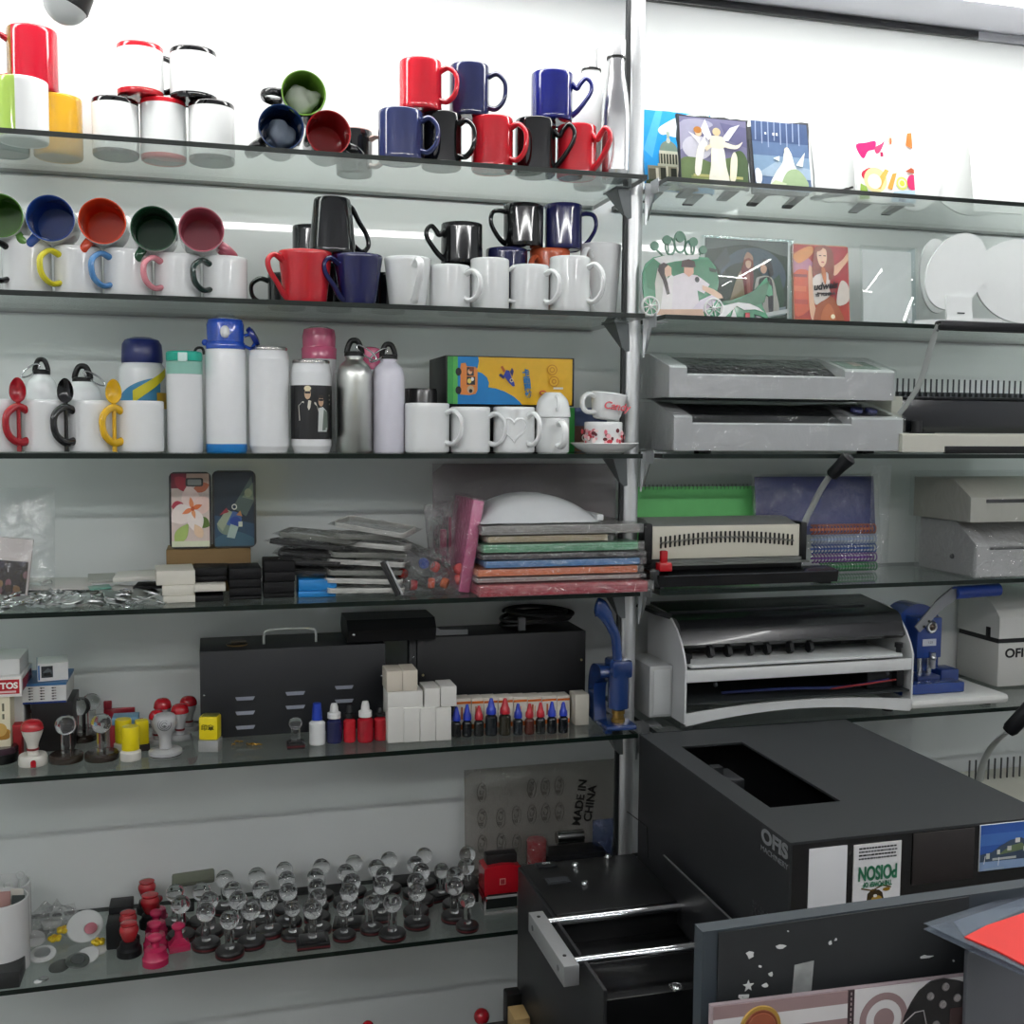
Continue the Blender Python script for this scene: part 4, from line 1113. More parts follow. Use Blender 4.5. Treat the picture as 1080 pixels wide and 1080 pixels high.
def keychain(i, u, v, yy, kind):
    p = aty(u, v, yy); p.z = S4+.008+.012*rnd.random()*(1 if v > 628 else 1.5)
    t = thing('metal_keychain', 'small silver metal keychain blank in the loose heap at the near end', 'keychain', p, (rnd.uniform(-.35, .35), rnd.uniform(-.35, .35), rnd.uniform(0, 6)), 'loose silver keychain blanks')
    if kind == 0: g = G().lathe([(0, -.0015), (.016, -.0015), (.018, -.0005), (.018, .0008), (.0165, .0015), (.015, .0008), (0, .0008)], 24)
    elif kind == 1: g = G().prism([(x, y) for x, y in rrect(.026, .044, .006, 3)], -.0014, .0014, axis='z')
    else: g = G().prism(circ(0, 0, .013, .021, 18), -.0014, .0014, axis='z')
    build('blank', g, SIL, t)
    build('split_ring', G().tube([(.027+.009*math.cos(a), .009*math.sin(a), .0016*math.sin(a*3)) for a in [2*PI*k/16 for k in range(16)]], .0011, None, 6, closed=True), CHROME, t)
q = 0
for row, (vv, tt) in enumerate(((641, .03), (637, .055), (632, .085), (628, .115))):
    for k in range(13):
        u = -4+13.5*k+rnd.uniform(-5, 5)
        if u > 166: continue
        keychain(q, u, vv+rnd.uniform(-1, 1), YF+tt+rnd.uniform(-.008, .008), (q*7+row) % 3); q += 1
def flat(label, u0, u1, v, yf, depth, th, m, rot=(0, 0, 0), name='backing_card'):
    p = aty((u0+u1)/2, v, yf); w = Xat(u1, yf, p.z)-Xat(u0, yf, p.z)
    p.z = max(p.z, S4+th)
    t = thing(name, label, 'card', p, rot)
    build('sheet', G().box(-w/2, w/2, 0, depth, 0, th, bev=min(.001, th*.3)), m, t)
flat('white card sheet lying over the silver keychains', 24, 96, 622.5, YF+.10, .09, .0025, paper('#c9c7c2'), (R(6), R(2), R(4)))
flat('thick white slab beside the stack of cream boxes', 119, 165, 613, YF+.11, .07, .008, paper('#d8d6ce'), (R(3), R(-2), R(-3)))
flat('grey card lying behind the thick white slab', 93, 122, 615, YF+.15, .06, .006, paper('#a9aca4'), (R(5), 0, R(6)))
flat('thin white card under the thick white slab', 110, 150, 624, YF+.075, .06, .002, paper('#c2c2bc'), (0, R(5), R(-12)))
flat('sea green card glimpsed among the silver keychains', 95, 118, 622, YF+.07, .05, .002, mat('#5f9a88', rough=.3), (0, R(-3), R(10)))
flat('black card under the thick white slab', 140, 172, 621, YF+.09, .07, .004, BB, (0, 0, R(-4)))
# ------------------------------------------------------------------ fifth shelf
RED = mat('#b01a26', rough=.15, coat=.5, var=.03)
OFFW = pla('#d9d6cd', .3)
GRYP = pla('#b3b4b5', .3)
DRUM = mat('#2b2522', rough=.25, coat=.3, var=.1)
def on(u, v, z): return atz(u, v, z)
# boxes at the near end
def pbox(label, u0, u1, v0, v1, yf, depth, m, zb=None, name='small_box', rot=0):
    t = cbox(name, label, u0, u1, v0, v1, yf, depth, m, zb=zb, cat='box', bev=.001)
    if rot: t.rotation_euler.z = rot
    return t
y = YF+.10
b1 = pbox('cream box with brown flower print at the near end', -46, 12, 736, 790, y, .09, paper('#e2dbc0'), zb=S5)
w_, h_ = b1['w'], b1['h']
picture('front_print', b1, face_at(0, -.0006, h_/2), w_, h_, [('#e2dbc0', rect(0, 0, 1, 1)), ('#b98a3c', petal(.9, .35, .4, .2, 120)), ('#a5762f', petal(.75, .35, .35, .18, 60)), ('#caa45a', circ(.82, .5, .12, .10)), ('#2c2a52', rect(0, 0, 1, .06)), ('#6b6a58', rect(.86, .78, .9, .9)), ('#6b6a58', rect(.86, .66, .9, .74))])
t = pbox('plain white box standing behind the cream flower box', -10, 26, 732, 0, y+.045, .08, paper('#cfd0ce'), zb=S5)
z_ = S5+max(b1['h'], t['h'])+.0005
b2_ = pbox('red and white box with the letters TOS on its front', -50, 23, 715, 0, y-.005, .12, paper('#e4e2de'), zb=z_)
w_, h_ = b2_['w'], b2_['h']
picture('front_print', b2_, face_at(0, -.0006, h_/2), w_, h_, [('#e4e2de', rect(0, 0, 1, 1)), ('#b3252f', rect(0, .14, .97, .86)), ('#d9b9b4', rect(.3, .2, .92, .3))])
text('lettering', 'TOS', h_*.42, mat('#f0ece6', rough=.5), b2_, face_at(w_*.32, -.0016, h_*.55), bold=.0006)
picture('side_print', b2_, Matrix.Translation((w_/2+.0006, .06, h_/2)) @ Matrix(((0, 0, 1, 0), (1, 0, 0, 0), (0, 1, 0, 0), (0, 0, 0, 1))), .10, h_*.6, [('#a8404a', rect(0, 0, 1, 1))])
pbox('white box lying on top of the red and white box', -48, 21, 696.5, 0, y+.01, .10, paper('#d9dad8'), zb=z_+b2_['h']+.0005)
yb_ = YF+.15
bA = pbox('black box under the two blue and white boxes', 34, 78, 741, 0, yb_, .10, satin('#1c1a1b'), zb=S5)
zA = S5+bA['h']+.0005
bB = pbox('blue and white box with rows of small print under a smaller one', 24, 70, 721, 0, yb_-.005, .12, paper('#d8d9d6'), zb=zA)
w_, h_ = bB['w'], bB['h']
sh_ = [('#d8d9d6', rect(0, 0, 1, 1)), ('#22397a', rect(0, 0, 1, .10))]
for cx in (.18, .45, .72):
    for k in range(5): sh_ += [('#6a5f58', rect(cx-.05, .22+k*.14, cx+.06, .26+k*.14)), ('#2b2b33', rect(cx-.03, .20+k*.14, cx, .27+k*.14))]
picture('front_print', bB, face_at(0, -.0006, h_/2), w_, h_, sh_)
build('lid_band', G().box(-w_/2-.0004, w_/2+.0004, -.0012, .1204, h_-.004, h_+.0006), mat('#2f6798', rough=.4), bB)
bC = pbox('small white box with a dark picture on its front, top of the blue boxes', 40, 72, 699.5, 0, yb_+.01, .07, paper('#dfe0de'), zb=zA+bB['h']+.0015, rot=R(8))
w_, h_ = bC['w'], bC['h']
picture('front_print', bC, face_at(0, -.0006, h_/2), w_, h_, [('#dfe0de', rect(0, 0, 1, 1)), ('#2a6bb0', rect(.02, .08, .07, .92)), ('#33383c', rect(.12, .2, .5, .86)), ('#5a6266', [(.16, .5), (.34, .75), (.46, .6), (.46, .4)]), ('#15181a', [(.2, .3), (.44, .34), (.42, .5), (.22, .48)])])
build('blue_end', G().box(-w_/2-.0012, -w_/2-.0002, 0, .07, .001, h_-.001), mat('#3f6f96', rough=.5), bC)
pbox('little red box glimpsed beside the cream flower box', 11, 23, 765, 0, YF+.12, .03, mat('#b3242c', rough=.5), zb=S5)
# stamps with red domed handles
def dome_stamp(label, u, v_base, h, rbase, body, drum=True, arch=False, mb=None):
    p = on(u, v_base, S5)
    t = thing('rubber_stamp', label, 'stamp', (p.x, p.y, S5), 0, 'red-domed hand stamps')
    hb = .019 if drum else .010
    mb = mb or body
    build('base', G().lathe([(0, 0), (rbase*.96, 0), (rbase, .002), (rbase, hb-.004), (rbase*.92, hb), (0, hb)], 36), mb, t)
    hk = G().lathe([(0, hb)]+sh([(rbase*.42, hb), (rbase*.37, hb+.10*(h-hb)), (rbase*.42, hb+.30*(h-hb)), (rbase*.64, hb+.54*(h-hb)), (rbase*.76, hb+.70*(h-hb))])+[(0, hb+.71*(h-hb))], 32)
    build('handle', hk, body, t)
    build('dome', G().lathe(sh([(rbase*.77, hb+.695*(h-hb)), (rbase*.80, hb+.73*(h-hb)), (rbase*.72, hb+.86*(h-hb)), (rbase*.46, hb+.965*(h-hb)), (0.0, h)])+[(0, h)], 32), RED, t)
    build('red_band', G().lathe([(rbase*.36, hb+.11*(h-hb)), (rbase*.43, hb+.12*(h-hb)), (rbase*.43, hb+.17*(h-hb)), (rbase*.36, hb+.18*(h-hb))], 28), mat('#7c1a22', rough=.3), t)
    if arch:
        pts = [(-.0045, .001), (.0045, .001), (.0045, .010)]+[(.0045*math.cos(R(a)), .010+.0045*math.sin(R(a))) for a in (30, 60, 90, 120, 150)]+[(-.0045, .010)]
        build('red_arch', G().prism([(x+.004, z) for x, z in pts], -rbase-.0012, -rbase+.003), RED, t)
    return t
dome_stamp('white drum stamp with red dome and red arch mark, nearest the shelf edge', 35, 806, .083, .0245, OFFW, arch=True)
dome_stamp('white drum stamp with red dome just behind the arch-marked one', 44, 783, .078, .023, OFFW)
dome_stamp('white drum stamp with red dome furthest back before the blue boxes', 55, 768, .084, .022, OFFW)
dome_stamp('grey stamp with red dome furthest back beside the dark cabinet', 199, 770, .070, .0215, GRYP, drum=False)
dome_stamp('grey stamp with red dome standing before the rearmost one', 190, 779, .070, .0215, GRYP, drum=False)
dome_stamp('grey stamp with red dome behind the grey pear-shaped stamp', 172, 776, .076, .0215, GRYP, drum=False)
dome_stamp('red-domed stamp squeezed behind the yellow cylinder stamps', 166, 784, .066, .019, GRYP, drum=False)
# black round pad at the very edge
p = on(2, 803, S5)
t = thing('ink_pad', 'round black ink pad at the near end of the stamp shelf', 'ink pad', (p.x, p.y, S5))
build('pad_base', G().lathe([(0, 0), (.026, 0), (.028, .003), (.028, .018), (0, .018)], 32), BLACK, t)
build('pad_lid', G().lathe([(0, .0185), (.0285, .0185), (.0285, .026), (.026, .029), (0, .029)], 32), mat('#3a2430', rough=.2, coat=.4), t)
# crystal-ball stamps
def crystal_proto(square=False, rb=.0165, rbase=.023, h=.056, bm=None, line=True):
    t = thing('crystal_stamp', 'x', 'stamp', (0, 0, 0))
    hb = .015
    if square: g = G().box(-rbase, rbase, -rbase*.8, rbase*.8, 0, hb*.75, bev=.001).box(-rbase*.8, rbase*.8, -rbase*.62, rbase*.62, hb*.75, hb, bev=.002)
    else: g = G().lathe([(0, 0), (rbase*.98, 0), (rbase, .001), (rbase, hb*.72), (rbase*.9, hb*.92), (rbase*.45, hb), (0, hb)], 28)
    build('base', g, bm or mat('#121214', rough=.3, coat=.2), t)
    if line:
        if square: g = G().box(-rbase-.0004, rbase+.0004, -rbase*.8-.0004, rbase*.8+.0004, hb*.26, hb*.42)
        else: g = G().lathe([(rbase*.98, hb*.26), (rbase+.0004, hb*.26), (rbase+.0004, hb*.42), (rbase*.98, hb*.42)], 28)
        build('red_line', g, mat('#5f1a1f', rough=.35), t)
    build('neck', G().lathe([(0, hb+.0002), (.0085, hb+.0002), (.0085, h-rb*.9), (0, h-rb*.9)], 20), crystal(), t)
    g = G()
    bm_ = bmesh.new(); bmesh.ops.create_icosphere(bm_, subdivisions=3, radius=rb)
    for v in bm_.verts:
        if v.co.z > rb*.86: v.co.z = rb*.86
    g.add([Vector((v.co.x, v.co.y, v.co.z+h)) for v in bm_.verts], [[v.index for v in f.verts] for f in bm_.faces]); bm_.free()
    build('ball', g, crystal(), t, ang=12)
    return t
BROWN = mat('#2e241d', rough=.22, coat=.4, var=.2)
pr1 = crystal_proto(rb=.0185, rbase=.030, h=.066, bm=BROWN, line=False)
p = on(70, 802, S5); pr1.location = (p.x, p.y, S5); pr1['label'] = 'crystal ball stamp on brown round base beside the arch-marked stamp'; pr1['group'] = 'crystal stamps on brown bases'
for c in list(pr1.children): pass
p = on(107.5, 800, S5); dup(pr1, (p.x, p.y, S5), label='crystal ball stamp on brown round base beside the yellow cylinder stamps', group='crystal stamps on brown bases')
p = on(86, 780, S5); dup(pr1, (p.x, p.y, S5), label='crystal ball stamp on brown base standing behind two others', group='crystal stamps on brown bases')
p = on(97, 773, S5); dup(pr1, (p.x, p.y, S5), label='crystal ball stamp on brown base at the very back by the red holder', group='crystal stamps on brown bases', scale=.95)
# yellow cylinder stamps
def cyl_stamp(label, u, v, cap, base, r, h, hb):
    p = on(u, v, S5)
    t = thing('rubber_stamp', label, 'stamp', (p.x, p.y, S5), 0, 'yellow cylinder stamps')
    build('base', G().lathe([(0, 0), (r*1.12, 0), (r*1.18, .002), (r*1.18, hb*.8), (r*.9, hb), (0, hb)], 32), base, t)
    build('cap', G().lathe([(0, hb+.0004), (r*.97, hb+.0004), (r, hb+.002), (r, h-.003), (r*.94, h), (0, h)], 32), cap, t)
YE = pla('#e9d413', .3)
cyl_stamp('yellow capped cylinder stamp on white foot in front of its two neighbours', 138, 801, YE, OFFW, .0155, .062, .019)
cyl_stamp('yellow cylinder stamp standing behind the front one on the crystal stamp side', 130.5, 789, YE, OFFW, .015, .056, .012)
p = on(150, 791, S5)
t = thing('rubber_stamp', 'yellow squared stamp standing beside the yellow cylinder stamps', 'stamp', (p.x, p.y, S5), R(12))
build('base', G().box(-.013, .013, -.010, .010, 0, .012, bev=.001), satin('#3a3434'), t)
build('cap', G().box(-.0115, .0115, -.010, .010, .0124, .058, bev=.003), YE, t)
# red and blue items behind
p = on(114, 766, S5)
t = thing('stamp_holder', 'dark red open stamp holder behind the crystal stamps', 'holder', (p.x, p.y, S5))
build('holder_body', G().box(-.008, .052, -.002, .02, 0, .036, bev=.002).box(-.008, .008, -.002, .018, .036, .052, bev=.002).tube([(.008, .01, .04), (.05, .01, .04)], .004, None, 8), mat('#8f1626', rough=.25, coat=.3), t)
t = cbox('small_box', 'slim blue-grey box lying behind the yellow cylinder stamps', 118, 146, 757, 762, YF+.155, .04, mat('#6f9cb8', rough=.4), zb=S5+.0365)
t = cbox('small_box', 'red box under the slim blue-grey box', 116, 150, 765, 785, YF+.15, .05, mat('#9c1c28', rough=.4), zb=S5)
# grey pear stamp
p = on(174.5, 796, S5)
t = thing('rubber_stamp', 'grey pear-shaped hand stamp with swirl on its knob', 'stamp', (p.x, p.y, S5))
build('base', G().lathe([(0, 0), (.029, 0), (.030, .0015), (.030, .003), (.030, .009), (.028, .011), (.010, .0135), (0, .0135)], 36, [0, 0, 1, 0, 0, 0, 0]), [GRYP, BLACK], t)
build('handle', G().lathe([(0, .0135)]+sh([(.0125, .0136), (.0105, .022), (.0115, .036), (.018, .050), (.0215, .060), (.0205, .070), (.015, .077), (0, .0795)])+[(0, .0795)], 36), GRYP, t)
g = G()
for k, rr in enumerate((.0045, .008, .0115)):
    g.tube([(rr*math.cos(R(a)), -math.sqrt(max(0, .0212**2-rr**2))-.0004, .0615+rr*math.sin(R(a))) for a in range(20+30*k, 330+30*k, 20)], .0007, None, 6)
g.ball((0, -.021, .0595), .0022)
build('swirl_mark', g, mat('#55575a', rough=.3), t)
# yellow cube stamp
p = on(222, 790, S5)
t = thing('rubber_stamp', 'yellow block stamp on grey square foot beside the dark cabinet', 'stamp', (p.x, p.y-.005, S5), R(-14))
build('base', G().box(-.0185, .0185, -.0165, .0165, 0, .022, bev=.0012), pla('#9c9d9b', .4), t)
build('cap', G().box(-.0175, .0175, -.0155, .0155, .0225, .066, bev=.003), YE, t)
build('cap_top', G().box(-.013, .015, -.011, .014, .066, .0672, bev=.0005), mat('#6b6a22', rough=.35), t)
text('lettering', '印章', .012, satin('#3a3608'), t, face_at(-.001, -.0157, .046), bold=.0003)
# ---- dark louvred cabinet
DK = powder('#1b1d21')
yc = YF+.155
a, b = Xat(211, yc, S5+.1), Xat(406.5, yc, S5+.1)
w_ = b-a; hL = Zat(683, (a+b)/2, yc)-S5
t = thing('metal_cabinet', 'dark grey metal cabinet with louvres and a pale carrying handle', 'cabinet', ((a+b)/2, yc, S5))
build('casing', G().box(-w_/2, w_/2, 0, .145, .003, hL, bev=.0015), DK, t)
def cz(v): return Zat(v, (a+b)/2, yc)-S5
def cx(u): return Xat(u, yc, S5+.08)-(a+b)/2
build('carry_handle', G().tube(smooth([(cx(280), .05, hL), (cx(280.5), .05, hL+.020), (cx(286), .05, hL+.027), (cx(308), .05, hL+.0285), (cx(330), .05, hL+.027), (cx(335.5), .05, hL+.020), (cx(336), .05, hL)], 4), .0026, None, 8), mat('#c8c9c6', rough=.3, metal=.3), t)
LOU = mat('#80848f', rough=.4)
for ci, (u0, u1, vs_) in enumerate(((248, 269, (733.5, 748.5, 763.5)), (301, 322, (731, 745.5)), (353, 373, (727.5, 742)))):
    for v in vs_:
        g = G()
        x0, x1 = cx(u0), cx(u1); zc = cz(v)
        g.add([(x0, 0, zc+.003), (x1, 0, zc+.003), (x1-.004, -.005, zc-.003), (x0+.003, -.005, zc-.003), (x0+.003, 0, zc-.0035), (x1-.004, 0, zc-.0035)], [(0, 3, 2, 1), (3, 4, 5, 2), (0, 4, 3), (1, 2, 5)])
        build('louvre', g, LOU, t)
for u, v in ((215.5, 728), (402.5, 717.5)):
    build('screw', G().ball((cx(u), -.001, cz(v)), .0028, n=12), CHROME, t)
# little things on the cabinet top
p = Vector((Xat(250, yc+.05, S5+hL), yc+.05, S5+hL+.0005))
t = thing('stamp_die', 'round brass-rimmed dark plate lying on the louvred cabinet', 'plate', p)
build('plate', G().lathe([(0, 0), (.020, 0), (.021, .0015), (.021, .003), (.018, .0045), (0, .0045)], 28, [1, 1, 1, 0, 0]), [BLACK, mat('#9a8058', rough=.4, metal=.4)], t)
build('pad', G().box(-.012, .018, -.008, .012, .0046, .009, bev=.001), mat('#3b3220', rough=.5), t)
# gold scraps
for k in range(7):
    p = on(246+4.5*k+rnd.uniform(-2, 2), 786+rnd.uniform(-2.5, 2), S5)
    t = thing('gold_scrap', 'curled scrap of gold foil on the glass before the louvred cabinet', 'foil scrap', (p.x, p.y, S5+.0008), rnd.uniform(0, 3), 'gold foil scraps')
    build('foil', G().tube([(-.006, 0, .001), (-.002, .002, .0035), (.003, -.001, .002), (.006, .002, .0012)], .0016, .0006, 6), metal('#b7923f', .3), t)
# second cabinet
yc2 = YF+.175
a, b = Xat(440, yc2, S5+.1), Xat(617.5, yc2, S5+.1)
w_ = b-a; hR = Zat(669, (a+b)/2, yc2)-S5
t = thing('metal_cabinet', 'plain near-black metal cabinet with a cable coil on top', 'cabinet', ((a+b)/2, yc2, S5))
build('casing', G().box(-w_/2, w_/2, 0, .12, .003, hR, bev=.0015), powder('#121316'), t)
build('flange', G().box(-w_/2-.016, -w_/2-.0005, .004, .008, .003, hR-.004, bev=.001), powder('#1b1c1f'), t)
for u, v in ((446, 707.5), (613, 700)):
    build('screw', G().ball((Xat(u, yc2, S5+.1)-(a+b)/2, -.001, Zat(v, (a+b)/2, yc2)-S5), .0028, n=12), metal('#c9b98a', .3), t)
build('screw', G().ball((-w_/2-.008, .003, Zat(689, (a+b)/2, yc2)-S5), .002, n=10), CHROME, t)
xm2 = (a+b)/2
# flat black device bridging the two cabinets
y = YF+.16
z_ = S5+max(hL, hR)+.0006
a_, b_ = Xat(366, y, z_+.01), Xat(459, y, z_+.01)
hh = Zat(653, (a_+b_)/2, y)-z_
t = thing('power_unit', 'flat black electric unit lying across the tops of both cabinets', 'power unit', ((a_+b_)/2, y, z_))
build('unit_body', G().prism([(-.006, 0), (.10, 0), (.115, hh*.45), (.10, hh), (.006, hh), (-.012, hh*.55)], -(b_-a_)/2, (b_-a_)/2, axis='x'), satin('#101113'), t)
build('knob', G().ball((-(b_-a_)/2+.012, -.011, hh*.4), .004), CHROME, t)
y2 = YF+.19
a_, b_ = Xat(459, y2, z_), Xat(494, y2, z_)
t = thing('metal_bracket', 'thin angled aluminium strip on the plain dark cabinet', 'bracket', ((a_+b_)/2, y2, S5+hR+.0005))
build('strip', G().prism([(-.033, 0), (.034, 0), (.034, .010), (-.024, .012), (-.033, .018)], 0, .003), metal('#a5a7a8', .35), t)
# coil of black cable
t = thing('cable_coil', 'coil of black power cable on the plain dark cabinet', 'cable', (Xat(566, yc2+.06, S5+hR), yc2+.06, S5+hR+.0005))
pts = []
for k in range(140):
    an = k/140*2*PI*6.5
    pts.append(((.068+.010*math.sin(an*.37))*math.cos(an)+.004*math.sin(an*1.7), .035*math.sin(an), .006+.022*(k/140)+.012*(1+math.sin(an*1.3+.5))*.6))
pts = smooth(pts, 2)
build('cable', G().tube(pts, .0042, None, 7), BLACK, t)
build('cable_tie', G().box(-.052, -.036, -.040, -.030, .001, .030, bev=.002), mat('#6f7173', rough=.4), t)
# ---- bottles in front of cabinet 1
def ink_bottle(label, u, v, rpx, vneck, vtop, cb, cc, style='cone', name='ink_bottle', group=None, ymin=None):
    p = on(u, v, S5)
    x, yy = p.x, p.y
    r = dia(u-rpx, u+rpx, yy, S5+.02)/2
    yy += r*.6; x = Xat(u, yy, S5+.02)
    hn, ht = Zat(vneck, x, yy)-S5, Zat(vtop, x, yy)-S5
    t = thing(name, label, 'bottle', (x, yy, S5), 0, group)
    build('body', G().lathe([(0, 0), (r*.92, 0), (r, .002)]+sh([(r, .003), (r, hn-.010), (r*.95, hn-.005), (r*.62, hn-.001), (r*.5, hn)])+[(0, hn)], 24), mat(cb, rough=.22, coat=.3, var=.08), t)
    k = ht-hn
    if style == 'cone': pr_ = [(0, hn), (r*.84, hn+.0004), (r*.86, hn+.002), (r*.8, hn+.35*k), (r*.62, hn+.45*k), (r*.40, hn+.8*k), (r*.26, ht-.001), (0, ht)]
    elif style == 'tip': pr_ = [(0, hn), (r*.82, hn+.0004), (r*.82, hn+.35*k), (r*.55, hn+.42*k), (r*.48, hn+.75*k), (r*.36, ht-.001), (0, ht)]
    else: pr_ = [(0, hn), (r*.66, hn+.0004), (r*.60, hn+.5*k), (r*.5, ht-.002), (0, ht)]
    build('cap', G().lathe(pr_, 24), pla(cc, .3), t)
    return t
p = on(312, 789, S5)
pr2 = crystal_proto(square=True, rb=.0125, rbase=.0165, h=.047)
pr2.location = (p.x, p.y+.004, S5); pr2['label'] = 'crystal knob stamp on small square black base before the louvred cabinet'
t = ink_bottle('white bottle with blue cap and small print before the louvred cabinet', 334.5, 786, 8.7, 759, 740.5, '#dcdedd', '#1b3aa0', 'plain')
text('lettering', 'ink', .007, satin('#333a48'), t, face_at(0, -.0148, .017))
build('label_line', G().lathe([(.0135, .005), (.0143, .005), (.0143, .0075), (.0135, .0075)], 24), satin('#2c2f38'), t)
ink_bottle('navy ink bottle with white dropper cap before the louvred cabinet', 352.5, 784, 8.7, 757, 741.5, '#20244f', '#dcdcda', 'tip')
ink_bottle('short red ink bottle with black cap between the navy and red ones', 368.7, 783, 6.7, 757, 743, '#b81f2a', '#141416', 'tip')
ink_bottle('red ink bottle with white dropper cap before the louvred cabinet', 385.3, 783, 8.7, 755.5, 739, '#a01826', '#dcdcda', 'tip')
ink_bottle('red ink bottle with black cap against the white boxes', 401, 781, 6.8, 755, 745, '#a81a26', '#141416', 'tip')
# ---- small white boxes
CB = paper('#d6d5cf')
yw = YF+.050
for k, (u0, u1) in enumerate(((409, 425.8), (426, 442.8), (443.2, 459.5), (460, 476))):
    t = cbox('small_box', '%s upright white box of the bottom row beside the ink bottles' % ['first', 'second', 'third', 'fourth'][k], u0, u1, 746.5, 787, yw-.002*k, .06, CB, zb=S5, group='small white boxes'); hW = t['h']
z2 = S5+hW+.0006
t = cbox('small_box', 'long white box lying in the middle tier of the small white boxes', 409, 446, 729.5, 0, yw+.002, .06, CB, zb=z2, group='small white boxes'); z3 = z2+t['h']+.0005
cbox('small_box', 'short white box in the middle tier beside the long one', 448, 464, 726, 0, yw, .06, CB, zb=z2, group='small white boxes')
cbox('small_box', 'short white box at the ink bottle end of the middle tier', 465, 481.5, 724, 0, yw-.002, .06, CB, zb=z2, group='small white boxes')
CB2 = paper('#cdc5b6')
cbox('small_box', 'cream box on top of the small white boxes, cabinet side', 408, 424.6, 708, 0, yw+.004, .06, CB2, zb=z3, group='small white boxes')
cbox('small_box', 'cream box on top of the small white boxes, ink bottle side', 425, 440.5, 707, 0, yw+.004, .06, CB2, zb=z3, group='small white boxes')
# ---- ten ink bottles
us = [481.3, 492.6, 505, 518, 532.5, 546.3, 558.4, 570, 582, 594]
tops = [745, 742.5, 744, 736, 736, 741.5, 741.5, 740.5, 739.6, 740]
cl = 'bbrBRbrrbb'
bods = ['#16191c', '#15181b', '#191a18', '#1b2025', '#2c2a20', '#1a1f24', '#4a2018', '#1a1c1a', '#121519', '#121519']
nth = ['first', 'second', 'third', 'fourth', 'fifth', 'sixth', 'seventh', 'eighth', 'ninth', 'last']
for k, u in enumerate(us):
    big = cl[k] in 'BR'
    rp = 6.4 if big else 5.2
    c = '#1b35a6' if cl[k] in 'bB' else '#b3202c'
    nm = 'blue' if cl[k] in 'bB' else 'red'
    vb = 777.5-.5*k
    vn = 754.5-.5*k if big else (760-.6*k)
    ink_bottle('%s ink bottle with %s pointed cap, %s of the row from the white boxes' % ('taller dark' if big else 'small dark', nm, nth[k]), u, vb, rp, vn, tops[k], bods[k], c, 'cone', group='ink bottles in a row')
# cartons behind the bottles
yk2 = YF+.105
edges = [481, 497, 510, 525, 541, 556, 571, 587, 601]
for k in range(8):
    t = cbox('ink_carton', 'white and orange ink carton behind the bottle row, %s from the white boxes' % nth[k], edges[k]+.3, edges[k+1]-.3, 737-.45*k, 0, yk2, .035, paper('#dcd6ca'), zb=S5, group='orange-striped ink cartons', part='carton_body')
    w_, h_ = t['w'], t['h']
    picture('front_print', t, face_at(0, -.0005, h_/2), w_*.98, h_*.98, [('#dcd6ca', rect(0, 0, 1, 1)), ('#c9682b', rect(0, .84, 1, .92)), ('#c9682b', rect(0, .02, 1, .18)), ('#a85a30', rect(.3, .35, .42, .75)), ('#d9a88a', rect(.5, .3, .58, .7))])
cbox('ink_carton', 'plain cream carton at the far end of the ink cartons', 606.5, 621, 732.5, 0, YF+.085, .04, paper('#ccc8ba'), zb=S5, group='orange-striped ink cartons', part='carton_body')
# ---- blue lever press
BLUP = mat('#1b3568', rough=.18, coat=.5, var=.05)
p = on(652, 764, S5); px_, py_ = Xat(652, YF+.04, S5+.01), YF+.042
t = thing('lever_press', 'blue cast lever press with raised handle beside the post', 'press', (px_-.008, py_, S5))
def lx(u): return Xat(u, py_, S5+.1)-px_+.008
def lz(v): return Zat(v, px_, py_)-S5
build('base', G().box(-.030, .038, -.035, .06, .004, .016, bev=.006).box(-.030, -.016, -.030, -.018, 0, .006), BLUP, t)
g = G().prism([(q.x, q.y) for q in smooth([(.062, .014), (.066, .05), (.062, .10), (.040, .128), (.0, .130), (-.010, .112), (.010, .100), (.028, .085), (.030, .05), (.022, .014)], 4)], -.034, -.008, axis='x')
build('frame', g, BLUP, t)
build('ram', G().cyl((0.006, -.006, .046), (.006, -.006, .125), .0215, n=24).box(-.014, .030, -.026, .03, .108, .145, bev=.007), BLUP, t)
build('ram_cap', G().lathe([(0, .041), (.011, .041), (.011, .052), (0, .052)], 20, M=Matrix.Translation((.006, -.006, 0))), mat('#262a33', rough=.4), t)
build('die', G().lathe([(0, .0165), (.014, .0165), (.014, .024), (.012, .025), (.012, .033), (.0135, .034), (.0135, .041), (0, .041)], 24, M=Matrix.Translation((.006, -.006, 0))), metal('#b08f4f', .3), t)
hp = [(lx(650), -.008, .130), (lx(647), -.010, lz(672)), (lx(642), -.012, lz(660)), (lx(636), -.012, lz(648)), (lx(630), -.012, lz(640)), (lx(625), -.012, lz(638.5))]
build('lever', G().tube(smooth(hp, 4), [.0105]*9+[.0105+.0011*i for i in range(8)]+[.0194, .0198, .0194, .014], [.008]*21, 12), BLUP, t)
# ------------------------------------------------------------------ lowest shelf
def on6(u, v, z=None): return atz(u, v, S6 if z is None else z)
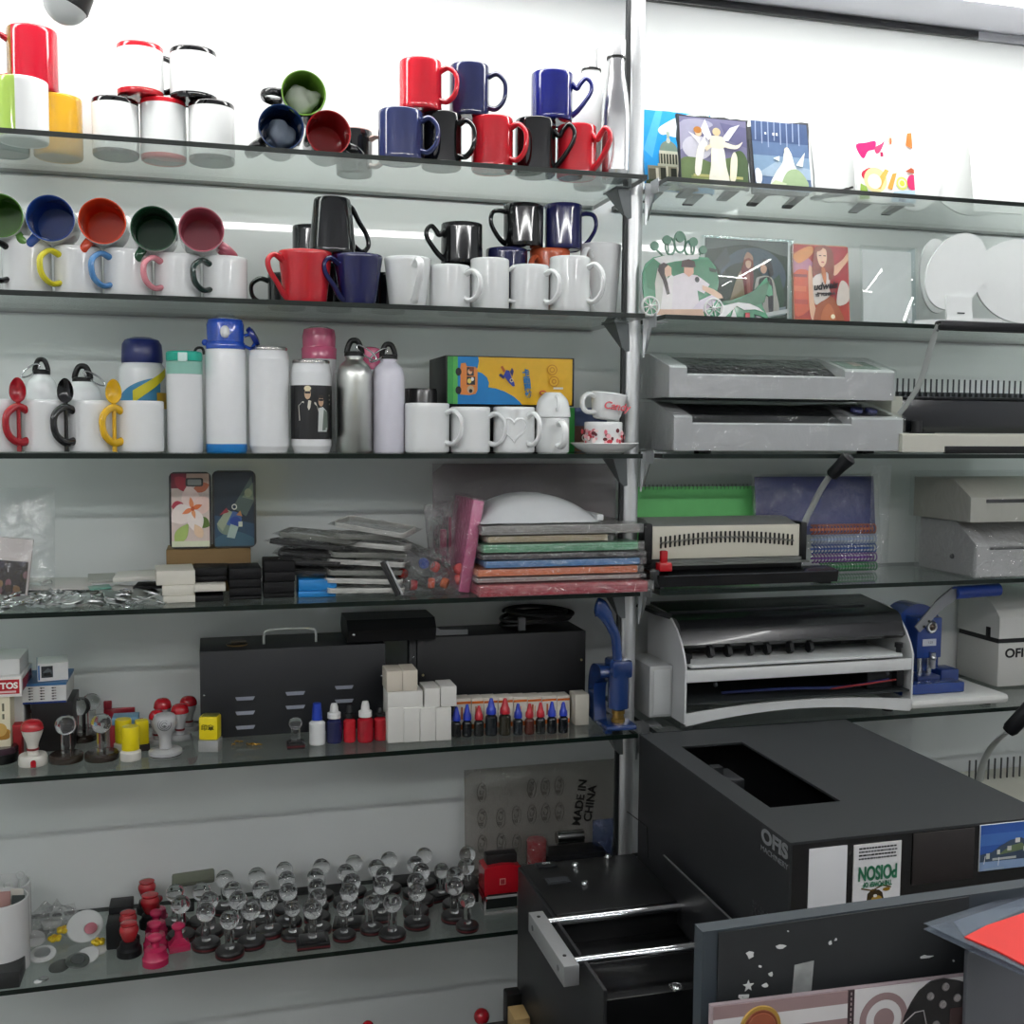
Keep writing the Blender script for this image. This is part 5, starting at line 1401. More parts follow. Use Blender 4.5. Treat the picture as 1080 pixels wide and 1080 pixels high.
# columns of crystal stamps, front to back: pixel of each ball
columns = [
 [(190.6, 956.4), (185, 942)], [(217, 962), (220.6, 950.6), (214, 942)], [(242, 970)], [(263, 961), (251, 949.5), (245.5, 939), (237, 927)],
 [(282, 950.6), (275.5, 938), (271, 924)], [(305, 955), (304, 940.6), (302.5, 928), (300, 918)], [(324, 957.5), (333, 948), (334.5, 937), (333, 925), (338.7, 914.7)],
 [(363, 955.6), (368, 942), (371, 931), (365.6, 922), (373, 911)], [(392, 949)], [(408.4, 951), (402.7, 934), (405.6, 923), (400, 918), (406, 910)],
 [(440, 941), (439, 932), (443, 922), (440, 914.5), (445.6, 904.5)], [(465, 916)], [(493, 946.7), (482, 936.7), (480, 923), (490, 914.5), (493, 901)]]
small = {(190.6, 956.4), (305, 955), (363, 955.6), (392, 949), (493, 946.7), (465, 916)}
HB = .069
protoR = crystal_proto(rb=.0180, rbase=.0265, h=HB)
protoS = crystal_proto(square=True, rb=.0186, rbase=.031, h=HB)
usedR = usedS = False
cn = ['first', 'second', 'third', 'fourth', 'fifth', 'sixth', 'seventh', 'eighth', 'ninth', 'tenth', 'eleventh', 'twelfth', 'thirteenth']
rn = ['front one', 'second back', 'third back', 'fourth back', 'fifth back']
placed = []
for ci, colm in enumerate(columns):
    for ri, (u, v) in enumerate(colm):
        p = atz(u, v, S6+HB*(.93 if (u, v) in small else 1))
        y_ = min(p.y, -.028); x_ = Xat(u, y_, S6+HB)
        # bases must not sit inside each other
        for (qx, qy) in placed:
            d = math.hypot(x_-qx, y_-qy)
            if d < .050 and y_ < -.03:
                k = .050/d if d > 1e-4 else 1
                x_, y_ = qx+(x_-qx)*min(k, 1.5), min(-.028, qy+(y_-qy)*min(k, 1.5))
        placed.append((x_, y_))
        sq = (ci, ri) in ((6, 0), (2, 9), (11, 0), (7, 1))
        lab = 'clear ball stamp on %s black base, %s in %s column from pink stamps' % ('square' if sq else 'round', 'alone' if len(colm) == 1 else rn[ri], cn[ci])
        sc = .86 if (u, v) in small else 1.0
        src = protoS if sq else protoR
        if (sq and not usedS) or (not sq and not usedR):
            src.location = (x_, y_, S6); src['label'] = lab; src['group'] = 'crystal ball stamps on the lowest shelf'
            if sq: usedS = True
            else: usedR = True
        else:
            o = dup(src, (x_, y_, S6), rot=rnd.uniform(-.3, .3), label=lab, group='crystal ball stamps on the lowest shelf', scale=sc)
# black stamp boxes behind and among them
for k, (u0, u1, v0, v1, yy, d) in enumerate(((115, 140, 957, 0, -.135, .05), (112, 142, 975, 0, -.20, .05), (195, 205, 960, 0, -.07, .04), (416, 470, 929, 0, -.06, .045), (492, 505, 938, 0, -.17, .05), (340, 362, 946, 0, -.045, .04), (312, 330, 944, 0, -.045, .04))):
    cbox('stamp_box', 'low black box %s' % ['behind the red-topped stamps by the badges', 'beside the red-topped stamps, nearer the edge', 'behind the second column of ball stamps', 'against the wall behind the tenth and eleventh columns', 'at the end of the ball stamps by the red stamper', 'against the wall behind the seventh column', 'against the wall behind the sixth column'][k], u0, u1, v0, 0, yy, d, satin('#131416'), zb=S6, bev=.002)
# red bulb stamps
def bulb_stamp(label, u, v, h, rk, base_r, cb, ck):
    p = atz(u, v, S6+h-rk); y_ = min(p.y, -.03); x_ = Xat(u, y_, S6+h-rk)
    t = thing('rubber_stamp', label, 'stamp', (x_, y_, S6), 0, 'red bulb stamps')
    build('base', G().lathe([(0, 0), (base_r, 0), (base_r, .012), (base_r*.8, .016), (base_r*.75, .024), (base_r*.45, .028), (0, .028)], 28), cb, t)
    build('bulb', G().lathe([(0, .027)]+sh([(rk*.45, .027), (rk*.62, h-2.0*rk), (rk, h-.95*rk), (rk*.9, h-.45*rk), (rk*.82, h-.3*rk), (rk*.86, h-.1*rk), (rk*.5, h), (0, h)])+[(0, h)], 28), ck, t)
BR = mat('#a01d25', rough=.2, coat=.4, var=.04)
bulb_stamp('stamp with a red bulb handle on black drum, nearest the shelf edge', 136, 982, .062, .0175, .0225, satin('#17181a'), BR)
bulb_stamp('stamp with a red bulb handle just behind the front one', 135, 970, .064, .0165, .021, satin('#17181a'), BR)
bulb_stamp('stamp with a large red bulb handle toward the wall, nearer of two', 158.5, 952, .066, .0185, .022, satin('#17181a'), BR)
bulb_stamp('stamp with a red bulb handle closest to the wall', 155, 937, .066, .0175, .021, satin('#17181a'), BR)
PK = mat('#b0244f', rough=.25, coat=.3, var=.05)
def pawn(label, u, v, s=1.0, square=False, c=PK, ck=None):
    p = on6(u, v)
    t = thing('rubber_stamp', label, 'stamp', (p.x, p.y, S6), R(10), 'pink pawn stamps')
    if square: g = G().box(-.021*s, .021*s, -.017*s, .017*s, 0, .013*s, bev=.001).prism([(-.019*s, .013*s), (.019*s, .013*s), (.008*s, .026*s), (-.008*s, .026*s)], -.008*s, .008*s)
    else: g = G().lathe([(0, 0), (.0235*s, 0), (.0235*s, .012*s), (.021*s, .015*s), (.019*s, .028*s), (.011*s, .031*s), (0, .031*s)], 28)
    build('base', g, c, t)
    build('grip', G().lathe([(0, .025*s)]+sh([(.009*s, .025*s), (.0075*s, .036*s), (.009*s, .042*s), (.0135*s, .047*s), (.0125*s, .053*s), (.006*s, .056*s)])+[(0, .056*s)], 24), ck or c, t)
pawn('round pink pawn-shaped stamp nearest the shelf edge', 164, 1016)
pawn('round pink pawn-shaped stamp just behind the nearest one', 164, 1000, .95)
pawn('round pink pawn-shaped stamp third from the shelf edge', 165, 986, .9)
pawn('red-topped pawn-shaped stamp furthest from the shelf edge', 165, 972, .95, ck=BR)
pawn('square-footed pink stamp beside the first crystal balls', 188.5, 1001, .92, square=True)
# foil packet
p = Vector((Xat(204, -.05, S6+.09), -.055, S6+.060))
t = thing('foil_packet', 'shiny grey-green foil packet lying on the rear ball stamps', 'packet', p, (R(22), R(-3), 0))
build('packet', G().box(-.042, .042, -.016, .016, 0, .012, bev=.004), mat('#777a6c', rough=.25, metal=.3, bump=.6, bscale=60.0), t)
# white cups with spoons at the near end
def holder(label, u1, v_rim, v_foot_right, y, r, items):
    zr = Zat(v_rim, -.3, y)
    H = zr-S6
    x = Xat(u1, y, S6+H*.5)-r
    t = thing('cup', label, 'cup', (x, y, S6))
    build('body', G().lathe([(0, 0), (r*.95, 0), (r, .003), (r, H-.001), (r-.001, H), (r-.003, H), (r-.0035, H-.002), (r-.004, .005), (0, .005)], 48), mat('#d8d9d8', rough=.25, coat=.3, var=.02), t)
    return x, H
x_, H_ = holder('white cylindrical cup full of flat strips at the near end of the lowest shelf', 31, 942, 1020, YF+.085, .047, 0)
for k, (c, nm, dx, dy, tl, L) in enumerate((('#3c5472', 'blue', -.02, -.012, -8, .008), ('#b08a84', 'dusty pink', .0, .004, 6, .012), ('#c5c2b8', 'cream', .015, .012, 12, .012), ('#3d4442', 'dark', .022, -.004, 10, .006), ('#8b8f8c', 'grey', -.012, .02, -4, .014))):
    t = thing('paper_strip', '%s strip standing in the white cup at the near end' % nm, 'strip', (x_+dx, YF+.085+dy, S6+.0055), (0, R(tl*.4), 0), 'strips in the white cup')
    build('strip', G().box(-.011, .011, -.0012, .0012, 0, H_+L-.008, bev=.0005), paper(c), t)
x2_, H2_ = holder('second white cup with bent handles behind the strip cup', 33, 926, 1000, YF+.19, .047, 0)
for k, (dx, dy) in enumerate(((.012, .0), (-.015, .01), (.025, -.01))):
    t = thing('spoon', 'white plastic spoon in the rear white cup, %s' % ['with a looped tip', 'leaning inward', 'nearest the cup rim'][k], 'spoon', (x2_+dx, YF+.19+dy, S6+.0055), (0, R(8-8*k), 0), 'spoons in the rear cup')
    h_ = H2_+.014-.006*k
    build('shaft', G().tube([(0, 0, 0), (0, 0, h_*.5), (0, 0, h_-.012)], .003, .0015, 8), mat('#bfc3c0', rough=.3), t)
    build('tip', G().lathe([(.006, -.0015), (.0085, -.0008), (.0085, .0008), (.006, .0015), (.006, -.0015)], 18, M=Matrix.Translation((0, 0, h_-.006)) @ Matrix.Rotation(PI/2, 4, 'X')), mat('#c5c9c6', rough=.3), t)
cbox('stamp_box', 'flat dark grey slab under the white strip cup at the shelf edge', -8, 21, 1026, 0, YF+.004, .10, satin('#2c2e2e'), zb=S6, bev=.002)
# badges, plates, bags, ducks
def disc(label, u, v, r, th, m, name='badge', rot=(0, 0, 0), pin=None, dz=0):
    p = on6(u, v)
    t = thing(name, label, 'badge', (p.x, p.y, S6+th*.5+dz), rot)
    build('disc', G().lathe([(0, -th/2), (r*.9, -th/2), (r, -th*.1), (r*.96, th*.3), (r*.8, th/2), (0, th/2*.9)], 32), m, t)
    if pin: build('centre', G().lathe([(0, th/2), (r*.62, th/2), (r*.6, th/2+.0012), (0, th/2+.0014)], 28), pin, t)
    return t
WP = mat('#d0d2d0', rough=.2, coat=.3)
disc('large white oval plate with a pink mark leaning at the back of the badges', 90, 988, .034, .005, WP, 'plate', (R(38), 0, 0), dz=.019)
t = disc('pink mark', 96, 990, .012, .001, mat('#b4707a', rough=.4), 'sticker', (R(38), 0, 0), dz=.0205); t['label'] = 'rosy oval sticker lying on the white plate'; t['category'] = 'sticker'; 
disc('white-rimmed silver badge nearest the white cup', 45, 1010, .024, .006, WP, 'badge', (R(12), 0, 0), STEEL, dz=.004)
disc('silver target-shaped badge in front of the other badges', 82, 1017, .021, .006, metal('#8f9290', .35), 'badge', (R(14), R(6), 0), mat('#4b4f4e', rough=.4), dz=.004)
disc('white badge shell under the target-shaped badge', 92, 1011, .022, .005, WP, 'badge', (R(16), R(-10), 0), dz=.003)
disc('dark clear badge ring beside the target-shaped badge', 63, 1020, .019, .004, mat('#5c605d', rough=.15, metal=.5), 'badge', (R(10), R(-5), 0))
disc('white badge shell half under the clear bag', 36, 994, .021, .006, WP, 'badge', (R(20), R(8), 0), dz=.004)
disc('small white badge beside the black stamp boxes', 103, 1003, .017, .004, WP, 'badge', (R(10), 0, 0))
disc('little silver disc at the shelf edge before the badges', 46, 1033, .009, .003, metal('#c8cbc9', .25), 'badge')
disc('tiny pale disc beside the little silver disc', 40, 1036, .007, .002, WP, 'badge')
def duck(label, u, v, dz=0):
    p = on6(u, v)
    t = thing('toy_flower', label, 'toy', (p.x, p.y, S6+dz), rnd.uniform(0, 3))
    g = G()
    for k in range(5):
        a = 2*PI*k/5
        g.ball((.0075*math.cos(a), .0075*math.sin(a), .006), .006, n=12, sz=.8)
    build('petals', g, mat('#d6b81e', rough=.4), t)
    build('centre', G().ball((0, 0, .009), .0045, n=12), mat('#c79a16', rough=.4), t)
duck('yellow flower-shaped toy beside the white cup foot', 23, 1018)
duck('yellow flower-shaped toy between the badge bag and the white plate', 58, 996, .006)
duck('second yellow flower-shaped toy touching the white plate', 67, 990, .012)
duck('yellow flower-shaped toy by the black stamp boxes', 104, 999, .005)
t = thing('plastic_bag', 'small crumpled clear bag lying behind the badges', 'bag', tuple(on6(56, 982)-Vector((0, 0, 0)))[:2]+(S6+.022,), (R(10), 0, R(20)))
build('bag_film', G().pillow(.10, .085, .05, nx=10, ny=9, wob=.7, p=2.5), SLEEVE, t)
g = G().box(-.02, .015, -.012, .015, -.012, -.004, bev=.003).tube([(.01+.012*math.cos(a), .01+.012*math.sin(a), .002) for a in [2*PI*k/14 for k in range(14)]], .0025, None, 6, closed=True)
build('contents', g, mat('#b9bcba', rough=.3), t)
for k, (u, v) in enumerate(((44, 985), (72, 980), (96, 976))):
    disc('grey washer-like ring at the back of the badge heap, %s' % ['by the cup', 'behind the clear bag', 'toward the black boxes'][k], u, v, .014, .004, metal('#8d908e', .4), 'badge', (R(15), 0, 0), mat('#6c706e', rough=.4))
# red self-inking stamper
yv = YF+.075
a, b = Xat(511, yv, S6+.06), Xat(549, yv, S6+.06)
w_ = b-a; h_ = Zat(912, (a+b)/2, yv)-S6
t = thing('self_inking_stamp', 'red self-inking stamper with clear grey foot frame', 'stamp', ((a+b)/2, yv, S6))
g = G().prism([(-w_/2, h_*.42), (w_/2, h_*.42), (w_/2, h_*.93), (w_*.25, h_*.985), (0, h_), (-w_*.25, h_*.985), (-w_/2, h_*.93)], 0, .05)
g.box(-w_/2, -w_/2+.006, .002, .048, h_*.28, h_*.45)
build('shell', g, mat('#a51722', rough=.25, coat=.3), t)
build('emblem', G().box(-.006, .006, -.001, .0, h_*.60, h_*.72).box(-.0045, .0045, -.0014, -.001, h_*.61, h_*.71, 1), [mat('#c98a80', rough=.4), mat('#8c1a22', rough=.4)], t)
g = G()
for x0 in (-w_/2, w_/2-.004): g.box(x0, x0+.004, .002, .006, 0, h_*.38)
g.box(-w_/2, w_/2, .001, .006, 0, .005).box(-w_/2+.004, w_/2-.004, .0, .003, h_*.33, h_*.37).box(-w_/2, -w_/2+.003, .002, .05, 0, .004).box(w_/2-.003, w_/2, .002, .05, 0, .004)
build('foot_frame', g, pla('#a9aaa8', .25), t)
build('die_block', G().box(-w_/2+.005, w_/2-.005, .006, .044, h_*.1, h_*.42), satin('#1b201e'), t)
build('top_pad', G().box(-w_*.4, w_*.45, .012, .04, h_*.97, h_*1.16, bev=.002), satin('#1c1a1b'), t)
# printed clear bag and its neighbours by the wall
yv = -.045
a, b = Xat(491, yv, S6+.15), Xat(652, yv, S6+.15)
zt_ = Zat(808, (a+b)/2, yv)
t = thing('plastic_bag', 'large clear bag printed MADE IN CHINA standing by the wall', 'bag', ((a+b)/2, yv, S6), (R(-4), 0, 0))
hz = film('grey_bag_film', tint=(.80, .79, .77), gloss=.12, bump=.7, scale=18, milk=.32, milkc=(.42, .40, .37))
h_ = zt_-S6
build('bag_film', G().pillow(b-a, h_, .028, nx=14, ny=12, wob=.35, p=10, M=Matrix.Translation((0, 0, h_/2)) @ Matrix.Rotation(PI/2, 4, 'X')), hz, t)
INK = satin('#1a1a1a')
text('lettering', 'MADE IN\nCHINA', .026, INK, t, face_at((b-a)*.27, -.0175, h_*.62, R(80)), bold=.0008)
INK2 = satin('#4a4844')
for k, (fx, fz) in enumerate(((.10, .80), (.10, .56), (.10, .32), (.22, .32), (.22, .55), (.32, .56), (.32, .30), (.42, .80), (.42, .56), (.51, .80), (.51, .56), (.60, .80), (.60, .56), (.60, .30))):
    text('lettering', 'B.C.A', .014, INK2, t, face_at((fx-.5)*(b-a), -.0172, h_*fz, R(78)))
    build('oval_mark', G().tube([((fx-.5)*(b-a)+.010*math.cos(q), -.0172, h_*fz+.021*math.sin(q)) for q in [2*PI*i/20 for i in range(20)]], .0006, None, 5, closed=True), INK2, t)
yv = -.12
xr = Xat(566, yv, S6+.1); zt_ = Zat(885, xr, yv)
t = thing('red_cylinder', 'red cylinder wrapped in film beside the silver tube', 'cylinder', (xr, yv, S6))
build('core', G().lathe([(0, 0), (.021, 0), (.022, .002), (.022, zt_-S6-.002), (.020, zt_-S6), (0, zt_-S6)], 28), mat('#a01a24', rough=.25, coat=.3), t)
build('wrap', G().lathe([(.024, .001), (.0245, .02), (.0235, .05), (.0245, zt_-S6+.003), (.012, zt_-S6+.007), (0, zt_-S6+.006)], 14), SLEEVE, t)
xs = Xat(600, yv, S6+.1)
t = thing('metal_tube', 'polished silver tube lying on a dark block beside the red cylinder', 'tube', (xs, yv, S6+.085))
build('tube_body', G().cyl((-.028, 0, .016), (.032, 0, .016), .014, n=28), metal('#b9bab8', .2), t)
t = cbox('stamp_box', 'dark block carrying the silver tube behind the small black machine', 578, 640, 901, 0, yv-.015, .06, satin('#16171a'), zb=S6)
t['label'] = 'dark block carrying the silver tube behind the small black machine'
yv = -.09
xs = Xat(636, yv, S6+.09)
t = thing('plastic_bag', 'small bluish clear bag beside the silver tube', 'bag', (xs, yv, S6), 0)
build('bag_film', G().pillow(.05, .12, .03, nx=8, ny=8, wob=.6, p=4, M=Matrix.Translation((0, 0, .062)) @ Matrix.Rotation(PI/2, 4, 'X')), film('blue_film', tint=(.55, .62, .80), gloss=.14, bump=.8, scale=30, milk=.25, milkc=(.10, .15, .32)), t)
# red balls glimpsed below: stamps standing on the plinth under the shelves
g = G().box(X0+.01, 2.6, YF+.02, -.002, 0, .085, bev=.004)
o = build('plinth', g, mat('#8d9190', rough=.3, var=.06)); tag(o, 'grey plinth cupboard top under the lowest glass shelf', 'plinth')
for k, (u, v, rp) in enumerate(((508, 1072, 8.4), (388, 1083, 6.5))):
    p = aty(u, v, YF+.08)
    t = thing('rubber_stamp', ['stamp with round red ball handle under the shelf, beside the black machine', 'stamp whose red ball just peeps in below the crystal stamps'][k], 'stamp', (p.x, p.y, .0855))
    hz_ = p.z-.0855
    build('base', G().lathe([(0, 0), (.018, 0), (.018, .01), (.008, .013), (.007, max(.016, hz_)), (0, max(.016, hz_))], 24), satin('#151617'), t)
    build('ball', G().ball((0, 0, hz_), dia(u-rp, u+rp, p.y, p.z)/2, n=24), RED, t)
# ------------------------------------------------------------------ second bay, top shelf: photo slates
Z1, Z2, Z3, Z4, Z5 = [zbase(i) for i in range(5)]
SLATE = mat('#23262c', rough=.6, var=.3, bump=.8, scale=120.0)
def ragged(w, h, n=12, j=.004, rr=None, sides='lrbt'):
    rr = rr or rnd
    pts = []
    for i in range(n): pts.append((-w/2+w*i/n, rr.uniform(0, j) if 'b' in sides else 0))
    for i in range(n): pts.append((w/2-(rr.uniform(0, j) if 'r' in sides else 0), h*i/n))
    for i in range(n): pts.append((w/2-w*i/n, h-(rr.uniform(0, j) if 't' in sides else 0)))
    for i in range(n): pts.append((-w/2+(rr.uniform(0, j) if 'l' in sides else 0), h-h*i/n))
    return pts
def slate(label, u0, u1, v0, y, shapes, th=.007, tilt=-10, rot=0, zb=None, poly=None, inset=.93, body=SLATE, stand=True, name='photo_slate', cat='photo slate', z0=None):
    zb = zb if zb is not None else Z1
    zm = zb+.08
    a, b = Xat(u0, y, zm), Xat(u1, y, zm)
    w = b-a; h = (Zat(v0, (a+b)/2, y)-zb)/math.cos(R(tilt))
    t = thing(name, label, cat, ((a+b)/2, y, zb+.0005), (R(tilt), 0, rot), 'photo slates and panels')
    pl_ = poly(w, h) if poly else ragged(w, h)
    build('slab', G().prism(pl_, 0, th), body, t)
    if shapes: picture('photo_print', t, face_at(0, -.0006, h/2), w*inset, h*inset, shapes, soft=True)
    if stand:
        g = G().prism([(th, .0), (th+.06, -.0+.012*0), (th+.062, .004), (th+.006, .012)], -w*.36, -w*.22, axis='x').prism([(th, .0), (th+.06, 0), (th+.062, .004), (th+.006, .012)], w*.22, w*.36, axis='x')
        build('easel_foot', g, pla('#15171a', .4), t)
    t['w'] = w; t['h'] = h
    return t
def dome(cx, cy, r, ry): return circ(cx, cy, r, ry, 14, 0, 180)
sky = [('#2f9fe6', rect(0, 0, 1, 1)), ('#55b6ee', [(.0, .5), (.2, 1), (.3, 1), (.12, .4)]), ('#eaf3f8', [(.22, .75), (.3, .83), (.6, .97), (.95, 1), (1, .9), (.7, .86), (.5, .78), (.3, .70)]), ('#d7ebf6', [(.3, .73), (.6, .80), (.9, .88), (.8, .75), (.5, .68)])]
dm = '#7f9488'
cath = sky+[(dm, dome(.36, .50, .13, .13)), ('#a5b5a8', rect(.34, .62, .38, .74)), ('#c3ccc0', circ(.36, .63, .03, .035)), ('#c9cbb8', rect(.22, .46, .50, .50)), ('#4a4f45', rect(.21, .32, .51, .46)),
    ('#b9bba6', rect(.19, .30, .53, .335))]
for k in range(7): cath.append(('#bfc0ab', rect(.22+.042*k, .33, .235+.042*k, .46)))
cath += [('#8e8d7a', rect(.04, .10, .62, .30)), ('#3c3f38', rect(.22, .10, .31, .28)), ('#3c3f38', rect(.37, .10, .45, .28)), ('#cfcdb9', rect(.30, .10, .33, .30)), ('#cfcdb9', rect(.46, .10, .49, .30)), ('#5a5a4a', rect(.05, .12, .16, .26)), ('#d0ccb8', rect(.15, .10, .19, .27)),
    ('#3b4a30', [(0, 0), (0, .10), (.15, .13), (.3, .09), (.5, .12), (.7, .08), (.7, 0)]), ('#5d6e45', [(.05, 0), (.08, .06), (.25, .05), (.4, .08), (.45, 0)])]
slate('photo slate of a domed cathedral under blue sky at the post end', 681, 755, 114, YF+.13, cath, inset=.985, body=mat('#3d8fc4', rough=.5))
def fig(cx, cy, s, c='#e8e6da'):
    return [(c, circ(cx, cy+.22*s, .035*s, .05*s)), (c, [(cx-.05*s, cy+.15*s), (cx+.05*s, cy+.15*s), (cx+.09*s, cy-.3*s), (cx-.09*s, cy-.3*s)])]
fairy = [('#7c7a98', rect(0, 0, 1, 1)), ('#a7a6bd', [(0, .5), (.2, .75), (.5, .9), (.3, .98), (0, .9)]), ('#6b6a8c', [(.6, .95), (1, .9), (1, .6), (.7, .7)]), ('#c9c8d4', circ(.25, .55, .22, .18)),
    ('#6c7f57', [(0, 0), (0, .36), (.25, .40), (.5, .34), (.75, .44), (1, .38), (1, 0)]), ('#8f9a62', rect(.15, 0, .95, .14)), ('#55694a', [(.72, .12), (.76, .45), (.9, .55), (1, .40), (1, .1)]), ('#b9b878', rect(.18, .12, .92, .16)),
    ('#e7e6ee', [(.42, .66), (.30, .82), (.38, .98), (.47, .74)]), ('#dfe0ec', [(.60, .68), (.75, .88), (.90, .94), (.72, .68)]), ('#e7e6ee', [(.28, .60), (.12, .78), (.30, .70)]), ('#e2e2ea', [(.30, .6), (.42, .9), (.36, .62)]),
    ('#f2efe0', [(.20, .18), (.24, .50), (.32, .66), (.40, .62), (.34, .48), (.28, .16)]), ('#e9cdae', circ(.27, .77, .05, .055)), ('#b5793f', circ(.26, .81, .06, .05)), ('#ecdcc0', [(.36, .56), (.50, .66), (.52, .62), (.38, .50)]),
    ('#f0eedf', [(.42, .02), (.44, .30), (.47, .58), (.63, .58), (.67, .30), (.70, .02)]), ('#efe6cc', [(.46, .56), (.44, .70), (.50, .74), (.64, .72), (.66, .58)]), ('#d7c49c', circ(.54, .80, .06, .06)), ('#ebe5d2', [(.64, .66), (.82, .62), (.93, .68), (.84, .57), (.66, .58)]),
    ('#f0ead0', [(.72, .10), (.74, .40), (.80, .52), (.84, .40), (.80, .10)])]
slate('black-edged photo slate of white-robed fairies, square, in front', 717, 793, 120, YF+.075, fairy, tilt=-8)
blue = [('#5d7396', rect(0, 0, 1, 1)), ('#47597e', rect(0, .7, 1, 1)), ('#7f9ab5', rect(0, .2, 1, .5)), ('#9db2c6', [(0, .2), (.4, .42), (1, .34), (1, .18)])]
for k in range(8): blue.append(('#8f9fbd', thickline([(.08+.11*k, 1), (.06+.11*k, .72-.05*(k % 3))], .02)))
blue += [('#dfe6e0', [(.28, .05), (.36, .24), (.50, .40), (.55, .56), (.66, .58), (.72, .38), (.80, .22), (.74, .04)]), ('#e9dfc8', circ(.60, .58, .05, .055)), ('#e4ece4', [(.45, .42), (.34, .46), (.46, .50)]), ('#e4ebe6', [(.74, .38), (.92, .58), (.86, .36)]),
    ('#9fb58e', [(.48, .04), (.56, .26), (.74, .32), (.88, .22), (.92, .06)]), ('#c7d3b0', [(.2, .03), (.35, .14), (.55, .10), (.5, .03)]), ('#e9eef2', circ(.05, .18, .07, .12)), ('#e9eef0', rect(.22, .80, .25, .83)), ('#e9eef0', rect(.36, .79, .39, .83)), ('#e9eef0', rect(.42, .79, .45, .83))]
def curved(w, h):
    pts = [(-w/2, 0)]
    pts += [(-w/2+w*.8*i/8, h*(-.02+.01*i/8)+rnd.uniform(0, .003)) for i in range(1, 9)]
    pts += [(w/2-.012+.012*i/8+rnd.uniform(-.003, 0), h*(.02+.96*i/8)) for i in range(9)]
    pts += [(w/2-w*i/8, h*(1-.14*i/8)) for i in range(1, 9)]
    return pts
slate('blue photo slate of a fairy with a curved ragged edge', 795, 861, 121, YF+.085, blue, tilt=-12, poly=curved, inset=.90)
white = mat('#e9ebea', rough=.2, coat=.3, var=.02)
slate('blank white slate on a black ragged foot beyond the blue slate', 861, 906, 132, YF+.12, None, body=white, tilt=-12, stand=False)
p0 = aty(861, 195, YF+.09); p1 = aty(908, 174, YF+.16)
t = thing('easel_stand', 'black notched easel foot under the blank white slate', 'stand', (p0.x, YF+.095, Z1))
dx_ = Xat(908, YF+.13, Z1)-p0.x
g = G().box(0, .022, -.005, .02, 0, .006, bev=.001).tube([(.018, 0, .004), (dx_*.6, .012, .016), (dx_, .025, .028)], .004, .003, 6)
for k in range(6): g.box(.025+k*.012, .029+k*.012, -.004, .016, .008+k*.0035, .012+k*.0035)
build('foot_bar', g, pla('#101114', .4), t)
col_ = [('#f4f4f2', rect(0, 0, 1, 1)), ('#e02a6f', [(.02, .76), (.20, .80), (.36, .83), (.34, .72), (.22, .68), (.14, .58), (.06, .64)]), ('#d8436f', [(.34, .74), (.46, .80), (.52, .84), (.44, .70), (.36, .66)]), ('#d93f4e', [(.10, .38), (.22, .46), (.34, .42), (.30, .30), (.16, .26)]), ('#c9314a', circ(.18, .36, .10, .07)),
    ('#e9d9a0', circ(.32, .30, .20, .17)), ('#f2b35a', [(.26, .20), (.50, .46), (.56, .44), (.40, .18)]), ('#f6efe2', circ(.30, .28, .12, .10)), ('#e9a24a', [(.52, .20), (.62, .40), (.70, .42), (.60, .18)]), ('#cfd66a', circ(.78, .28, .10, .09)), ('#f4f2d0', circ(.78, .28, .07, .06)), ('#c9cf4a', circ(.78, .28, .045, .04)), ('#d9336a', circ(.97, .30, .10, .11)),
    ('#8fae4a', [(.02, .02), (.05, .24), (.15, .20), (.20, .04)]), ('#b9d0e0', [(.55, .02), (.62, .16), (1, .20), (1, .02)]), ('#5a6a8a', rect(.70, .03, .82, .07)), ('#e0773a', [(.88, .80), (.92, .97), (1, .98), (1, .76)]), ('#b0563a', [(.84, .44), (.95, .50), (1, .48), (1, .42)]), ('#e8c3b0', [(.55, .86), (.62, .94), (.66, .84), (.60, .80)]), ('#d06a3a', rect(.60, .80, .63, .88)), ('#b02b58', rect(.42, .62, .47, .68))]
slate('white panel with pink petals and colourful circles', 906, 967, 133, YF+.10, col_, body=white, tilt=-9, inset=.99, poly=lambda w, h: rect(-w/2, 0, w/2, h))
def roundpanel(w, h): return circ(0, h*.5, w/2, h*.5, 40)
for k, (u0, u1, v0, yy, pl_) in enumerate(((930, 1000, 100, YF+.15, roundpanel), (1030, 1080, 96, YF+.11, None), (975, 1079, 100, YF+.16, roundpanel))):
    slate(['plain white round panel behind the colourful square panel', 'plain white rectangular panel between two round ones', 'larger plain white round panel at the far end of the top shelf'][k], u0, u1, v0, yy, None, body=white, tilt=-9, poly=pl_ or (lambda w, h: rect(-w/2, 0, w/2, h)), stand=False, name='blank_plaque', cat='panel', th=.005)
# ------------------------------------------------------------------ second bay, second shelf
GRN = mat('#3f8f68', rough=.25, coat=.3, var=.08)
def panel_poly(name, label, y, M_pts, m, th=.004, tilt=-6, zb=Z2, cat='photo panel'):
    pass
yA = YF+.055
def PX_(u): return Xat(u, yA, Z2+.05)
def PZ_(v): return Zat(v, PX_(735), yA)-Z2
x0c = PX_(735)
def Q(u, v): return (PX_(u)-x0c, PZ_(v))
t = thing('photo_cutout', 'green pumpkin carriage photo cutout with a seated couple and a horse', 'photo cutout', (x0c, yA, Z2), (R(-4), 0, 0))
def rel(pts): return [Q(u, v) for u, v in pts]
body_ = rel([(682, 333), (679, 305), (679, 290), (682, 280), (690, 273), (701, 270)])+rel([(748, 270), (756, 280), (759, 295), (757, 308), (760, 316), (768, 318), (776, 313), (786, 309), (797, 303), (806, 292), (810, 288), (811, 294), (815, 298), (816, 307), (812, 309), (806, 305), (803, 312), (806, 322), (811, 332), (809, 333.5), (804, 331), (796, 329), (797, 333.5), (690, 333.5)])
build('board', G().prism(body_, 0, .005), GRN, t)
g = G()
